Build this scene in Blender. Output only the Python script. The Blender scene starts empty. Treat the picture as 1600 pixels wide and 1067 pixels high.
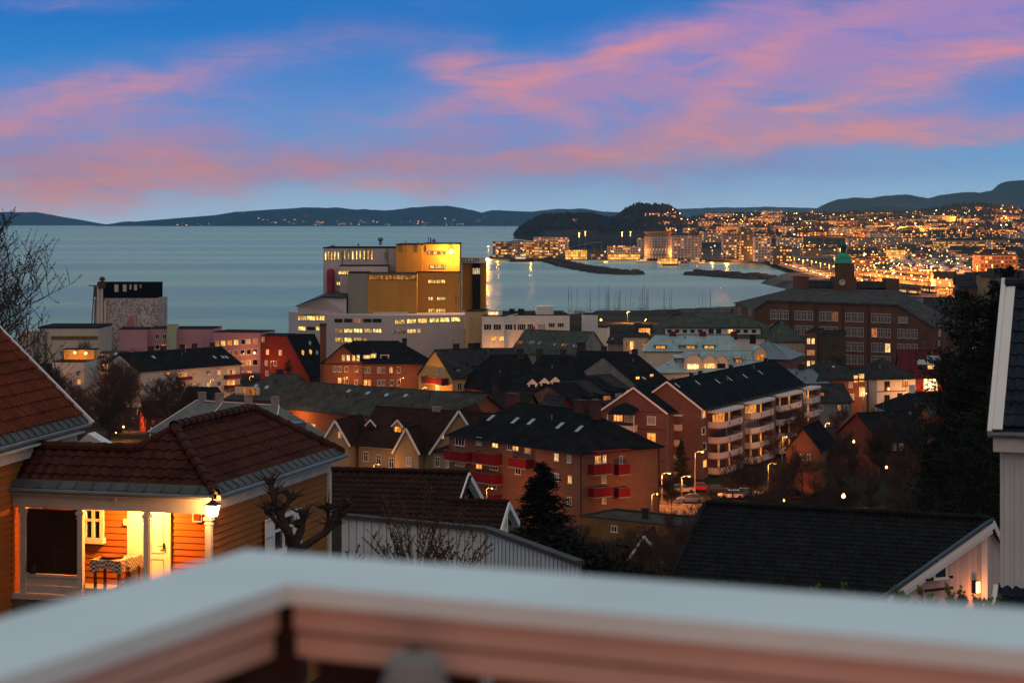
import bpy, bmesh, math, random
import numpy as np
from mathutils import Vector, Matrix
random.seed(7)
C = bpy.context.scene.collection
R = math.radians
sc = bpy.context.scene
F, H, Y0 = 3200.0, 50.0, 345.0          # focal length in photo pixels, eye height above the sea, horizon row

# ------------------------------------------------------------------ camera, world, exposure
cam = bpy.data.cameras.new('camera'); camo = bpy.data.objects.new('camera', cam); C.objects.link(camo)
camo.location = (0, 0, H); camo.rotation_euler = (R(90), 0, 0)
cam.sensor_width = 36; cam.lens = 72; cam.shift_y = -(533.5 - Y0) / 1600
cam.clip_start = .1; cam.clip_end = 80000
cam.dof.use_dof = True; cam.dof.focus_distance = 350; cam.dof.aperture_fstop = 4.8
sc.camera = camo
sc.view_settings.view_transform = 'Standard'; sc.view_settings.look = 'None'
sc.view_settings.exposure = 0; sc.view_settings.gamma = 1
sc.render.engine = 'CYCLES'
cy = sc.cycles
cy.max_bounces = 5; cy.diffuse_bounces = 2; cy.glossy_bounces = 3; cy.transmission_bounces = 2; cy.volume_bounces = 0
cy.transparent_max_bounces = 6; cy.sample_clamp_indirect = 2.0; cy.sample_clamp_direct = 0; cy.use_denoising = True
cy.caustics_reflective = False; cy.caustics_refractive = False; cy.use_light_tree = True

def s2l(r, g, b):
    f = lambda c: (c / 255 / 12.92) if c <= 10 else ((c / 255 + .055) / 1.055) ** 2.4
    return (f(r), f(g), f(b), 1)

class NT:                                 # tiny node helper
    def __init__(s, t): s.t = t; s.n = t.nodes; s.l = t.links
    def node(s, ty, **kw):
        o = s.n.new(ty)
        for k, v in kw.items(): setattr(o, k, v)
        return o
    def _in(s, sock, v):
        if isinstance(v, bpy.types.NodeSocket): s.l.new(v, sock)
        else: sock.default_value = v
    def m(s, op, a, b=0.0, c=0.0, clamp=False):
        o = s.n.new('ShaderNodeMath'); o.operation = op; o.use_clamp = clamp
        s._in(o.inputs[0], a); s._in(o.inputs[1], b); s._in(o.inputs[2], c)
        return o.outputs[0]
    def mix(s, f, a, b, bt='MIX'):
        o = s.n.new('ShaderNodeMix'); o.data_type = 'RGBA'; o.blend_type = bt
        s._in(o.inputs[0], f); s._in(o.inputs[6], a); s._in(o.inputs[7], b)
        return o.outputs[2]
    def ramp(s, f, st):
        o = s.n.new('ShaderNodeValToRGB'); e = o.color_ramp.elements
        while len(e) < len(st): e.new(.5)
        for i, (p, c) in enumerate(st): e[i].position = p; e[i].color = c
        s._in(o.inputs[0], f); return o.outputs[0]
    def rng(s, v, a, b, c=0.0, d=1.0, smooth=False):
        o = s.n.new('ShaderNodeMapRange'); o.clamp = True
        if smooth: o.interpolation_type = 'SMOOTHSTEP'
        s._in(o.inputs[0], v)
        for i, x in enumerate((a, b, c, d)): s._in(o.inputs[i + 1], x)
        return o.outputs[0]

w = bpy.data.worlds.new('World'); sc.world = w; w.use_nodes = True
n = NT(w.node_tree); w.node_tree.nodes.clear()
tc = n.node('ShaderNodeTexCoord'); sx = n.node('ShaderNodeSeparateXYZ'); n.l.new(tc.outputs['Generated'], sx.inputs[0])
X_, Y_, Z_ = sx.outputs
az = n.m('ARCTAN2', X_, Y_); el = n.m('ARCSINE', Z_)
U = n.m('MULTIPLY_ADD', az, F / 100, 8.0)            # hundreds of arc units from the left edge of the view
V = n.m('MULTIPLY_ADD', el, -F / 100, 3.45)
cmb = n.node('ShaderNodeCombineXYZ'); n.l.new(U, cmb.inputs[0]); n.l.new(V, cmb.inputs[1])
def noise(vec, scale, det=4, rough=.55, sxyz=(1, 1, 1), rot=0, loc=(0, 0, 0), dist=0):
    mp = n.node('ShaderNodeMapping'); mp.inputs['Scale'].default_value = sxyz; mp.inputs['Rotation'].default_value = (0, 0, rot)
    mp.inputs['Location'].default_value = loc; n.l.new(vec, mp.inputs[0])
    o = n.node('ShaderNodeTexNoise'); o.inputs['Scale'].default_value = scale; o.inputs['Detail'].default_value = det
    o.inputs['Roughness'].default_value = rough; o.inputs['Distortion'].default_value = dist; n.l.new(mp.outputs[0], o.inputs[0]); return o
wn = noise(cmb.outputs[0], .9, 5, .6, (.55, 1.3, 1))
wv = n.node('ShaderNodeVectorMath', operation='MULTIPLY_ADD'); n.l.new(wn.outputs['Color'], wv.inputs[0])
wv.inputs[1].default_value = (1.6, .9, 0); n.l.new(cmb.outputs[0], wv.inputs[2])
w2 = n.node('ShaderNodeVectorMath', operation='SUBTRACT'); n.l.new(wv.outputs[0], w2.inputs[0]); w2.inputs[1].default_value = (.8, .45, 0)
sw = n.node('ShaderNodeSeparateXYZ'); n.l.new(w2.outputs[0], sw.inputs[0])
def lobes(lst):
    tot = None
    for (cx, cyy, rx, ry, a, wt) in lst:
        ca, sa = math.cos(R(a)), math.sin(R(a))
        dx = n.m('SUBTRACT', sw.outputs[0], cx / 100); dy = n.m('SUBTRACT', sw.outputs[1], cyy / 100)
        p = n.m('MULTIPLY_ADD', dy, sa / (rx / 100), n.m('MULTIPLY', dx, ca / (rx / 100)))
        q = n.m('MULTIPLY_ADD', dy, ca / (ry / 100), n.m('MULTIPLY', dx, -sa / (ry / 100)))
        r2 = n.m('MULTIPLY_ADD', p, p, n.m('MULTIPLY', q, q))
        g = n.m('MULTIPLY', n.m('EXPONENT', n.m('MULTIPLY', r2, -1.0)), wt)
        tot = g if tot is None else n.m('ADD', tot, g)
    return tot
veil = lobes([(150, 165, 330, 62, -8, .8), (230, 245, 380, 55, 0, .8), (60, 290, 230, 40, 0, .5), (620, 262, 420, 36, 3, .75),
              (1010, 120, 330, 60, -10, .95), (1330, 90, 420, 75, -6, .95), (1400, 200, 480, 36, -3, .75), (1500, 10, 330, 45, -5, .7),
              (950, 200, 330, 45, 4, .7), (100, 10, 160, 26, 0, .5), (1130, 262, 300, 22, 0, .45)])
orange = lobes([(60, 180, 190, 29, -18, 0.72), (230, 285, 210, 29, -3, 0.81), (50, 300, 190, 23.2, 6, 0.63), (190, 240, 50, 55.1, 60, 0.45), (400, 262, 330, 23.2, 0, 0.54),
                (760, 108, 110, 29, 12, 0.855), (960, 85, 260, 24.65, -16, 0.855), (1510, 105, 250, 29, -13, 0.9), (1150, 140, 110, 31.9, -38, 0.63), (1470, 212, 420, 18.85, -4, 0.81),
                (1040, 232, 380, 17.4, -5, 0.63), (620, 296, 140, 11.6, -4, 0.63), (1250, 60, 260, 23.2, -20, 0.405), (330, 110, 240, 26.1, -12, 0.36), (870, 190, 120, 20.3, 30, 0.45), (1230, 182, 190, 15.95, -8, 0.63)])
tex = noise(cmb.outputs[0], .8, 7, .62, (.45, 1.5, 1), R(-9), dist=.5)
tex2 = noise(cmb.outputs[0], 1.7, 6, .6, (.35, 1.9, 1), R(-6), (3, 7, 0), dist=.8)
t1 = n.rng(tex.outputs['Fac'], .30, .66)
t2 = n.rng(tex2.outputs['Fac'], .34, .62)
veilm = n.rng(n.m('MULTIPLY', veil, n.m('MULTIPLY_ADD', t1, .9, .45)), .08, .95, smooth=False)
orm = n.m('MULTIPLY', orange, n.m('MULTIPLY_ADD', t2, .85, .32), clamp=True)
elf = n.m('MULTIPLY', el, 1 / 1.5708, clamp=True)
deg = 1 / 90
base = n.ramp(elf, [(0, s2l(190, 219, 240)), (1.0 * deg, s2l(160, 204, 238)), (2.2 * deg, s2l(104, 170, 228)), (3.6 * deg, s2l(62, 142, 216)),
                    (5.6 * deg, s2l(32, 118, 200)), (9 * deg, s2l(52, 122, 192)), (20 * deg, s2l(118, 152, 172)), (45 * deg, s2l(158, 182, 190)), (1, s2l(184, 200, 204))])
# towards the right of the view the low sky is paler, to the left greyer violet
col = n.mix(n.rng(V, 1.2, 3.45, 0, .10), base, s2l(150, 150, 205))
veilc = n.mix(n.rng(V, .2, 3.2), s2l(146, 134, 206), s2l(158, 150, 204))
col = n.mix(n.m('MULTIPLY', veilm, .68), col, veilc)
tex3 = noise(w2.outputs[0], 1.3, 8, .68, (.42, 1.6, 1), R(-12), (1, 2, 0), dist=.9)
pinkm = n.m('MULTIPLY', n.rng(n.m('MULTIPLY', veil, n.rng(tex3.outputs['Fac'], .32, .66, .0, 1.25)), .32, 1.05), .56)
col = n.mix(pinkm, col, n.mix(n.rng(V, .4, 3.0), s2l(190, 138, 182), s2l(202, 144, 166)))
orc = n.mix(n.rng(V, .4, 3.1), s2l(242, 146, 140), s2l(248, 154, 130))
col = n.mix(n.m('MULTIPLY', orm, .70), col, orc)
# the dome above and behind the view carries the same veil in broad bands
high = n.rng(el, R(7), R(14))
hz = noise(tc.outputs['Generated'], 1.6, 4, .55, (1, 1, 2.4))
hc = n.mix(n.rng(hz.outputs['Fac'], .4, .65, 0, .7), base, s2l(178, 184, 192))
hc = n.mix(n.rng(Y_, .1, -.6, 0, .75), hc, s2l(206, 176, 158))      # the afterglow behind the viewer
col = n.mix(n.m('MAXIMUM', high, n.rng(Y_, .5, .1)), col, hc)
below = n.rng(el, R(-.6), R(-.1))
col = n.mix(below, s2l(60, 74, 92), col)
bg = n.node('ShaderNodeBackground'); n.l.new(col, bg.inputs[0]); bg.inputs[1].default_value = 1.04
wo = n.node('ShaderNodeOutputWorld'); n.l.new(bg.outputs[0], wo.inputs[0])

# ------------------------------------------------------------------ pixel geometry
def P(px, py, D): return Vector(((px - 800) / F * D, D, H - (py - Y0) / F * D))
def Q(px, py, z): return P(px, py, (H - z) * F / (py - Y0))

# ------------------------------------------------------------------ materials
MATS = {}
def mat(name, col, rough=.8, var=.3, ns=.35, brick=None, spec=.07, metal=0, bump=0, mortar=.45, dark=.78, stain=0, sq=1):
    if name in MATS: return MATS[name]
    m = bpy.data.materials.new(name); m.use_nodes = True; t = NT(m.node_tree)
    b = m.node_tree.nodes['Principled BSDF']
    b.inputs['Roughness'].default_value = rough; b.inputs['Specular IOR Level'].default_value = spec; b.inputs['Metallic'].default_value = metal
    c = tuple(col) + (1,)
    tc = t.node('ShaderNodeTexCoord')
    no = t.node('ShaderNodeTexNoise'); no.inputs['Scale'].default_value = ns; no.inputs['Detail'].default_value = 6; no.inputs['Roughness'].default_value = .65
    t.l.new(tc.outputs['Object'], no.inputs[0])
    f = t.rng(no.outputs['Fac'], .3, .7, 1 - var, 1 + var * .55)
    src = c
    if brick:
        bw, bh, ms, off = brick
        bt = t.node('ShaderNodeTexBrick'); bt.offset = off; bt.inputs['Scale'].default_value = 1
        bt.inputs['Brick Width'].default_value = bw; bt.inputs['Row Height'].default_value = bh; bt.inputs['Mortar Size'].default_value = ms
        bt.inputs['Mortar Smooth'].default_value = .3
        bt.inputs['Color1'].default_value = c; bt.inputs['Color2'].default_value = tuple(x * dark for x in col) + (1,)
        bt.inputs['Mortar'].default_value = tuple(x * mortar for x in col) + (1,)
        t.l.new(tc.outputs['UV'], bt.inputs[0]); src = bt.outputs['Color']
        if bump:
            bp = t.node('ShaderNodeBump'); bp.inputs['Strength'].default_value = bump; bp.inputs['Distance'].default_value = .03
            bp.invert = True; t.l.new(bt.outputs['Fac'], bp.inputs['Height']); t.l.new(bp.outputs[0], b.inputs['Normal'])
    elif bump:
        n2 = t.node('ShaderNodeTexNoise'); n2.inputs['Scale'].default_value = 14; n2.inputs['Detail'].default_value = 5
        t.l.new(tc.outputs['Object'], n2.inputs[0])
        bp = t.node('ShaderNodeBump'); bp.inputs['Strength'].default_value = bump; bp.inputs['Distance'].default_value = .02
        t.l.new(n2.outputs['Fac'], bp.inputs['Height']); t.l.new(bp.outputs[0], b.inputs['Normal'])
    vm = t.node('ShaderNodeVectorMath', operation='SCALE'); t._in(vm.inputs[0], src if not isinstance(src, tuple) else src[:3]); t.l.new(f, vm.inputs['Scale'])
    out = vm.outputs[0]
    if stain:                                # weather streaks and lichen with a shape of their own
        n3 = t.node('ShaderNodeTexNoise'); n3.inputs['Scale'].default_value = 1.1; n3.inputs['Detail'].default_value = 8; n3.inputs['Roughness'].default_value = .7
        t.l.new(tc.outputs['Object'], n3.inputs[0])
        out = t.mix(t.rng(n3.outputs['Fac'], .52, .68, 0, stain), out, tuple(x * .55 + .02 for x in col) + (1,))
    t.l.new(out, b.inputs['Base Color'])
    MATS[name] = m; return m

def emis(name, col, st, var=.6, sample=False, scale=1.4):
    if name in MATS: return MATS[name]
    m = bpy.data.materials.new(name); m.use_nodes = True; t = NT(m.node_tree); m.node_tree.nodes.clear()
    e = t.node('ShaderNodeEmission'); o = t.node('ShaderNodeOutputMaterial'); t.l.new(e.outputs[0], o.inputs[0])
    e.inputs[0].default_value = tuple(col) + (1,)
    tc = t.node('ShaderNodeTexCoord'); oi = t.node('ShaderNodeObjectInfo')
    no = t.node('ShaderNodeTexNoise'); no.noise_dimensions = '4D'; no.inputs['Scale'].default_value = scale; no.inputs['Detail'].default_value = 3
    t.l.new(tc.outputs['Object'], no.inputs['Vector']); t.l.new(t.m('MULTIPLY', oi.outputs['Random'], 40.0), no.inputs['W'])
    f = t.rng(no.outputs['Fac'], .32, .68, 1 - var, 1 + var)
    mpv = t.node('ShaderNodeMapping'); mpv.inputs['Scale'].default_value = (3.4, 1, .35); t.l.new(tc.outputs['Object'], mpv.inputs[0])   # curtains and blinds
    cu = t.node('ShaderNodeTexNoise'); cu.noise_dimensions = '4D'; cu.inputs['Scale'].default_value = 1; cu.inputs['Detail'].default_value = 2; t.l.new(mpv.outputs[0], cu.inputs['Vector']); t.l.new(t.m('MULTIPLY', oi.outputs['Random'], 91.0), cu.inputs['W'])
    f = t.m('MULTIPLY', f, t.rng(cu.outputs['Fac'], .44, .56, 1 - var * .8, 1.15))
    t.l.new(t.mix(t.m('FRACT', t.m('MULTIPLY', oi.outputs['Random'], 13.0)), tuple(col) + (1,), (col[0], min(1, col[1] * 1.5), min(1, col[2] * 2.2), 1)), e.inputs[0])
    f = t.m('MULTIPLY', f, t.rng(oi.outputs['Random'], 0, 1, .5, 1.35))
    t.l.new(t.m('MULTIPLY', f, st), e.inputs[1])
    try: m.cycles.emission_sampling = 'AUTO' if sample else 'NONE'
    except Exception: pass
    MATS[name] = m; return m

def facade(name, col, fw=3.2, fh=3.3, ww=.6, wh=.5, lit=.4, st=1.6, ec=(1, .45, .1), glass=(.02, .025, .03), rough=.7):
    if name in MATS: return MATS[name]
    m = bpy.data.materials.new(name); m.use_nodes = True; t = NT(m.node_tree); b = m.node_tree.nodes['Principled BSDF']
    tc = t.node('ShaderNodeTexCoord'); s = t.node('ShaderNodeSeparateXYZ'); t.l.new(tc.outputs['UV'], s.inputs[0])
    g = t.node('ShaderNodeNewGeometry'); sn = t.node('ShaderNodeSeparateXYZ'); t.l.new(g.outputs['Normal'], sn.inputs[0])
    side = t.m('LESS_THAN', t.m('ABSOLUTE', sn.outputs[2]), .3)
    u = t.m('DIVIDE', s.outputs[0], fw); v = t.m('DIVIDE', s.outputs[1], fh)
    fu = t.m('FRACT', u); fv = t.m('FRACT', v)
    inu = t.m('LESS_THAN', t.m('ABSOLUTE', t.m('SUBTRACT', fu, .5)), ww / 2); inv = t.m('LESS_THAN', t.m('ABSOLUTE', t.m('SUBTRACT', fv, .5)), wh / 2)
    win = t.m('MULTIPLY', t.m('MULTIPLY', inu, inv), side)
    oi = t.node('ShaderNodeObjectInfo')
    cv = t.node('ShaderNodeCombineXYZ'); t.l.new(t.m('FLOOR', u), cv.inputs[0]); t.l.new(t.m('FLOOR', v), cv.inputs[1]); t.l.new(t.m('MULTIPLY', oi.outputs['Random'], 77.0), cv.inputs[2])
    wnn = t.node('ShaderNodeTexWhiteNoise'); t.l.new(cv.outputs[0], wnn.inputs[0])
    l = t.m('LESS_THAN', wnn.outputs['Value'], lit)
    no = t.node('ShaderNodeTexNoise'); no.inputs['Scale'].default_value = .15; t.l.new(tc.outputs['Object'], no.inputs[0])
    vm = t.node('ShaderNodeVectorMath', operation='SCALE'); vm.inputs[0].default_value = col; t.l.new(t.rng(no.outputs['Fac'], .3, .7, .75, 1.15), vm.inputs['Scale'])
    t.l.new(t.mix(win, vm.outputs[0], tuple(glass) + (1,)), b.inputs['Base Color']); b.inputs['Roughness'].default_value = rough
    b.inputs['Emission Color'].default_value = tuple(ec) + (1,)
    sv = t.node('ShaderNodeSeparateXYZ'); t.l.new(wnn.outputs['Color'], sv.inputs[0])
    t.l.new(t.m('MULTIPLY', t.m('MULTIPLY', win, l), t.m('MULTIPLY_ADD', sv.outputs[1], st * 1.2, st * .3)), b.inputs['Emission Strength'])
    try: m.cycles.emission_sampling = 'NONE'
    except Exception: pass
    MATS[name] = m; return m

# ------------------------------------------------------------------ mesh builder
class MB:
    def __init__(s): s.v = []; s.f = []; s.mi = []; s.mats = []; s.cur = 0
    def use(s, m):
        if m not in s.mats: s.mats.append(m)
        s.cur = s.mats.index(m); return s
    def face(s, *pts):
        k = len(s.v); s.v += [tuple(p) for p in pts]; s.f.append(tuple(range(k, k + len(pts)))); s.mi.append(s.cur)
    def poly(s, verts, faces):
        k = len(s.v); s.v += [tuple(p) for p in verts]
        for f in faces: s.f.append(tuple(i + k for i in f)); s.mi.append(s.cur)
    def box(s, x0, y0, z0, x1, y1, z1, M=None):
        p = [(x0, y0, z0), (x1, y0, z0), (x1, y1, z0), (x0, y1, z0), (x0, y0, z1), (x1, y0, z1), (x1, y1, z1), (x0, y1, z1)]
        if M: p = [M @ Vector(q) for q in p]
        s.poly(p, [(0, 3, 2, 1), (4, 5, 6, 7), (0, 1, 5, 4), (1, 2, 6, 5), (2, 3, 7, 6), (3, 0, 4, 7)])
    def beam(s, a, b, wd, ht, up=(0, 0, 1)):
        a = Vector(a); b = Vector(b); d = (b - a); L = d.length; d.normalize(); u = Vector(up)
        sd = d.cross(u).normalized(); u = sd.cross(d)
        M = Matrix((( d.x, sd.x, u.x, a.x), (d.y, sd.y, u.y, a.y), (d.z, sd.z, u.z, a.z), (0, 0, 0, 1)))
        s.box(0, -wd / 2, -ht / 2, L, wd / 2, ht / 2, M)
    def tube(s, pts, rad, n=6, cap=True):
        pts = [Vector(p) for p in pts]; k0 = len(s.v)
        if not hasattr(rad, '__len__'): rad = [rad] * len(pts)
        for i, p in enumerate(pts):
            d = (pts[min(i + 1, len(pts) - 1)] - pts[max(i - 1, 0)]).normalized()
            a = d.orthogonal().normalized() if abs(d.z) > .95 else d.cross(Vector((0, 0, 1))).normalized()
            b = d.cross(a)
            for j in range(n):
                t = 2 * math.pi * j / n
                s.v.append(tuple(p + (a * math.cos(t) + b * math.sin(t)) * rad[i]))
        for i in range(len(pts) - 1):
            for j in range(n):
                q = k0 + i * n
                s.f.append((q + j, q + (j + 1) % n, q + n + (j + 1) % n, q + n + j)); s.mi.append(s.cur)
        if cap:
            s.f.append(tuple(k0 + j for j in reversed(range(n)))); s.mi.append(s.cur)
            s.f.append(tuple(k0 + (len(pts) - 1) * n + j for j in range(n))); s.mi.append(s.cur)
    def lathe(s, prof, c=(0, 0, 0), n=12):
        k0 = len(s.v)
        for (r, z) in prof:
            for j in range(n):
                t = 2 * math.pi * j / n; s.v.append((c[0] + r * math.cos(t), c[1] + r * math.sin(t), c[2] + z))
        for i in range(len(prof) - 1):
            for j in range(n):
                q = k0 + i * n; s.f.append((q + j, q + (j + 1) % n, q + n + (j + 1) % n, q + n + j)); s.mi.append(s.cur)
    def prism(s, poly, z0, z1):
        n_ = len(poly)
        s.poly([(x, y, z0) for x, y in poly] + [(x, y, z1) for x, y in poly],
               [tuple(reversed(range(n_))), tuple(range(n_, 2 * n_))] + [(i, (i + 1) % n_, n_ + (i + 1) % n_, n_ + i) for i in range(n_)])
    def mesh(s, name, smooth=False):
        me = bpy.data.meshes.new(name); me.from_pydata(s.v, [], s.f)
        for m in s.mats: me.materials.append(m)
        me.polygons.foreach_set('material_index', s.mi)
        if smooth: me.polygons.foreach_set('use_smooth', [True] * len(s.f))
        # box-projected UVs in metres
        nl = len(me.loops); npol = len(me.polygons)
        nor = np.empty(npol * 3); me.polygons.foreach_get('normal', nor); nor = nor.reshape(-1, 3)
        lt = np.empty(npol, int); me.polygons.foreach_get('loop_total', lt)
        vi = np.empty(nl, int); me.loops.foreach_get('vertex_index', vi)
        co = np.array(s.v, float)[vi]; ln = np.repeat(nor, lt, axis=0)
        flat = np.abs(ln[:, 2]) > .98
        u = np.stack([-ln[:, 1], ln[:, 0], np.zeros(nl)], 1); un = np.linalg.norm(u, axis=1); un[un == 0] = 1; u = u / un[:, None]
        u[flat] = (1, 0, 0); v = np.cross(ln, u)
        uv = me.uv_layers.new(name='UVMap'); arr = np.stack([(co * u).sum(1), (co * v).sum(1)], 1).astype(np.float32)
        uv.data.foreach_set('uv', arr.ravel()); me.update(); return me
    def build(s, name, parent=None, mat_=None, smooth=False):
        if mat_ is not None and not s.mats: s.mats = [mat_]
        return link(name, s.mesh(name, smooth), parent)
def link(name, me, parent=None, loc=(0, 0, 0), rz=0):
    o = bpy.data.objects.new(name, me); C.objects.link(o); o.location = loc; o.rotation_euler = (0, 0, rz)
    if parent: o.parent = parent
    return o
def tag(o, label=None, cat=None, group=None, kind=None):
    if label: o['label'] = label
    if cat: o['category'] = cat
    if group: o['group'] = group
    if kind: o['kind'] = kind
    return o
def root(name, label, cat, loc, rz=0, group=None):
    return tag(link(name, None, None, loc, rz), label, cat, group)
def copy_tree(o, parent=None, **kw):
    c = o.copy(); C.objects.link(c); c.parent = parent
    for k, v in kw.items(): setattr(c, k, v)
    for ch in list(o.children): copy_tree(ch, c)
    return c

# ------------------------------------------------------------------ terrain
LAND = [(-1400, 40), (-1400, 760), (640, 760), (752, 790), (765, 900), (885, 980), (900, 1075), (1010, 1075), (1110, 1110), (1212, 1240),
        (1218, 1500), (1178, 1640), (1205, 1800), (1262, 2050), (1240, 2330), (1130, 2480), (1010, 2600), (880, 2640), (768, 2700), (768, 2860), (838, 3000),
        (850, 4800), (800, 5700), (815, 6600), (1000, 7600), (1200, 9800), (3400, 9800), (3400, 40)]
LAND = np.array([((p - 800) / F * d, d) for p, d in LAND])
PROF = np.array([(-60, 46.5), (-5, 45.5), (15, 43.5), (35, 41), (50, 40.2), (62, 39), (75, 35.5), (105, 29), (140, 21.5), (180, 14.5), (220, 9.5), (260, 6), (300, 4.2), (400, 4), (20000, 4)])
def vnoise(x, y, sc_, seed=0):
    x = x / sc_ + seed * 17.3; y = y / sc_ - seed * 9.1
    xi = np.floor(x); yi = np.floor(y); fx = x - xi; fy = y - yi
    fx = fx * fx * (3 - 2 * fx); fy = fy * fy * (3 - 2 * fy)
    h = lambda a, b: np.modf(np.abs(np.sin(a * 127.1 + b * 311.7) * 43758.5453))[0]
    return (h(xi, yi) * (1 - fx) + h(xi + 1, yi) * fx) * (1 - fy) + (h(xi, yi + 1) * (1 - fx) + h(xi + 1, yi + 1) * fx) * fy
def fbm(x, y, s_, o=4, seed=0):
    t = 0; a = .5
    for k in range(o): t = t + a * vnoise(x, y, s_ / 2 ** k, seed + k); a *= .5
    return t
def ground_h(x, y):
    x = np.asarray(x, float); y = np.asarray(y, float)
    base = np.interp(y, PROF[:, 0], PROF[:, 1])
    ins = np.zeros(x.shape, bool); dist = np.full(x.shape, 1e9)
    for i in range(len(LAND)):
        (x0, y0), (x1, y1) = LAND[i], LAND[(i + 1) % len(LAND)]
        with np.errstate(divide='ignore', invalid='ignore'):
            cr = ((y0 > y) != (y1 > y)) & (x < (x1 - x0) * (y - y0) / (y1 - y0 + 1e-9) + x0)
        ins ^= cr
        dx, dy = x1 - x0, y1 - y0; t = np.clip(((x - x0) * dx + (y - y0) * dy) / (dx * dx + dy * dy), 0, 1)
        dist = np.minimum(dist, np.hypot(x - x0 - t * dx, y - y0 - t * dy))
    ins |= y < 45
    sd = np.where(ins, dist, -dist)
    px = 800 + x / np.maximum(y, 30) * F
    z = base.copy()
    # far slopes: the town rises from about 3.3 km, the headland to the left
    rise = np.clip((y - 3300) / 2900, 0, 1); rise = rise * rise * (3 - 2 * rise)
    hill = 66 * rise * np.clip((px - 930) / 190, 0, 1) + 14 * np.clip((px - 1330) / 160, 0, 1) * rise
    head = 86 * np.exp(-((px - 1020) / 54) ** 4 - ((y - 5600) / 520) ** 2) + 60 * np.exp(-((px - 890) / 78) ** 4 - ((y - 5550) / 560) ** 2)
    knoll = 22 * np.exp(-((px - 1520) / 70) ** 2 - ((y - 6000) / 500) ** 2)
    far = np.maximum(hill * (.72 + .42 * fbm(x, y, 420, 5, 3)), head * (.90 + .2 * fbm(x, y, 90, 4, 5))) + knoll
    z = z + far * np.clip((y - 3200) / 600, 0, 1)
    z = z + (fbm(x, y, 30, 3, 1) - .45) * np.where(y < 330, np.clip((y - 60) / 80, 0, 1) * 1.2, .4)
    return np.where(sd > 0, np.minimum(z, -2.5 + sd * np.where(y > 3000, 1.5, .55)), np.maximum(-8, -2.5 + sd * .3))
def gz(x, y): return float(ground_h(np.array([x]), np.array([y]))[0])
def gridmesh(name, X, Y, Z, m, smooth=True):
    r, c = X.shape; me = bpy.data.meshes.new(name)
    me.vertices.add(r * c); me.vertices.foreach_set('co', np.stack([X, Y, Z], 2).astype(np.float32).ravel())
    i = np.arange(r * c).reshape(r, c); q = np.stack([i[:-1, :-1], i[:-1, 1:], i[1:, 1:], i[1:, :-1]], 2).reshape(-1, 4)
    me.loops.add(q.size); me.loops.foreach_set('vertex_index', q.ravel().astype(np.int32))
    me.polygons.add(len(q)); me.polygons.foreach_set('loop_start', np.arange(0, q.size, 4).astype(np.int32)); me.polygons.foreach_set('loop_total', np.full(len(q), 4, np.int32))
    me.update(calc_edges=True); me.validate()
    if smooth: me.polygons.foreach_set('use_smooth', [True] * len(q))
    me.materials.append(m); return link(name, me)
# ground material: earth, winter grass and asphalt, woods further out
gm = bpy.data.materials.new('ground_mat'); gm.use_nodes = True; t = NT(gm.node_tree); b = gm.node_tree.nodes['Principled BSDF']; b.inputs['Roughness'].default_value = .95; b.inputs['Specular IOR Level'].default_value = 0
g_ = t.node('ShaderNodeNewGeometry'); sp = t.node('ShaderNodeSeparateXYZ'); t.l.new(g_.outputs['Position'], sp.inputs[0])
def gn(s_, d=5):
    o = t.node('ShaderNodeTexNoise'); o.inputs['Scale'].default_value = s_; o.inputs['Detail'].default_value = d; t.l.new(g_.outputs['Position'], o.inputs[0]); return o.outputs['Fac']
c1 = t.mix(t.rng(gn(.05), .42, .58), (.025, .022, .012, 1), (.035, .033, .034, 1))
c1 = t.mix(t.rng(gn(.7), .35, .7, 0, .6), c1, (.04, .028, .018, 1))
wood = t.mix(t.rng(gn(.012, 8), .4, .6), (.016, .014, .013, 1), (.05, .042, .036, 1))
city = t.mix(t.rng(gn(.02, 6), .45, .55), (.05, .05, .05, 1), (.11, .10, .095, 1))
c2 = t.mix(t.rng(sp.outputs[1], 900, 1100), c1, city)
c2 = t.mix(t.rng(sp.outputs[1], 3100, 3500), c2, wood)
t.l.new(c2, b.inputs['Base Color'])
yy = np.concatenate([np.linspace(-60, 100, 40), np.exp(np.linspace(math.log(102), math.log(9790), 470))])
uu = np.sign(np.linspace(-1, 1, 360)) * np.abs(np.linspace(-1, 1, 360)) ** 1.35 * .62
Yg, Ug = np.meshgrid(yy, uu, indexing='ij'); Xg = Ug * (np.maximum(Yg, 0) + 110)
tag(gridmesh('ground', Xg, Yg, ground_h(Xg, Yg), gm), kind='structure')

# water
wm = bpy.data.materials.new('sea_water'); wm.use_nodes = True; t = NT(wm.node_tree); b = wm.node_tree.nodes['Principled BSDF']
b.inputs['Base Color'].default_value = (.03, .11, .115, 1); b.inputs['Roughness'].default_value = .16; b.inputs['IOR'].default_value = 1.33; b.inputs['Specular Tint'].default_value = (.78, 1.0, .92, 1)
g_ = t.node('ShaderNodeNewGeometry')
def wvn(s_, sx_, sy_, d=3):
    mp = t.node('ShaderNodeMapping'); mp.inputs['Scale'].default_value = (sx_, sy_, 1); t.l.new(g_.outputs['Position'], mp.inputs[0])
    o = t.node('ShaderNodeTexNoise'); o.inputs['Scale'].default_value = s_; o.inputs['Detail'].default_value = d; t.l.new(mp.outputs[0], o.inputs[0]); return o.outputs['Fac']
hgt = t.m('ADD', t.m('MULTIPLY', wvn(.16, .7, 1.0, 4), 1.0), t.m('MULTIPLY', wvn(.035, .6, 1.2, 3), 2.2))
bp = t.node('ShaderNodeBump'); bp.inputs['Strength'].default_value = .6; bp.inputs['Distance'].default_value = 1.3
t.l.new(hgt, bp.inputs['Height']); t.l.new(bp.outputs[0], b.inputs['Normal'])
patch = wvn(.0016, .35, 2.4, 5)                      # wind lanes
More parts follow.
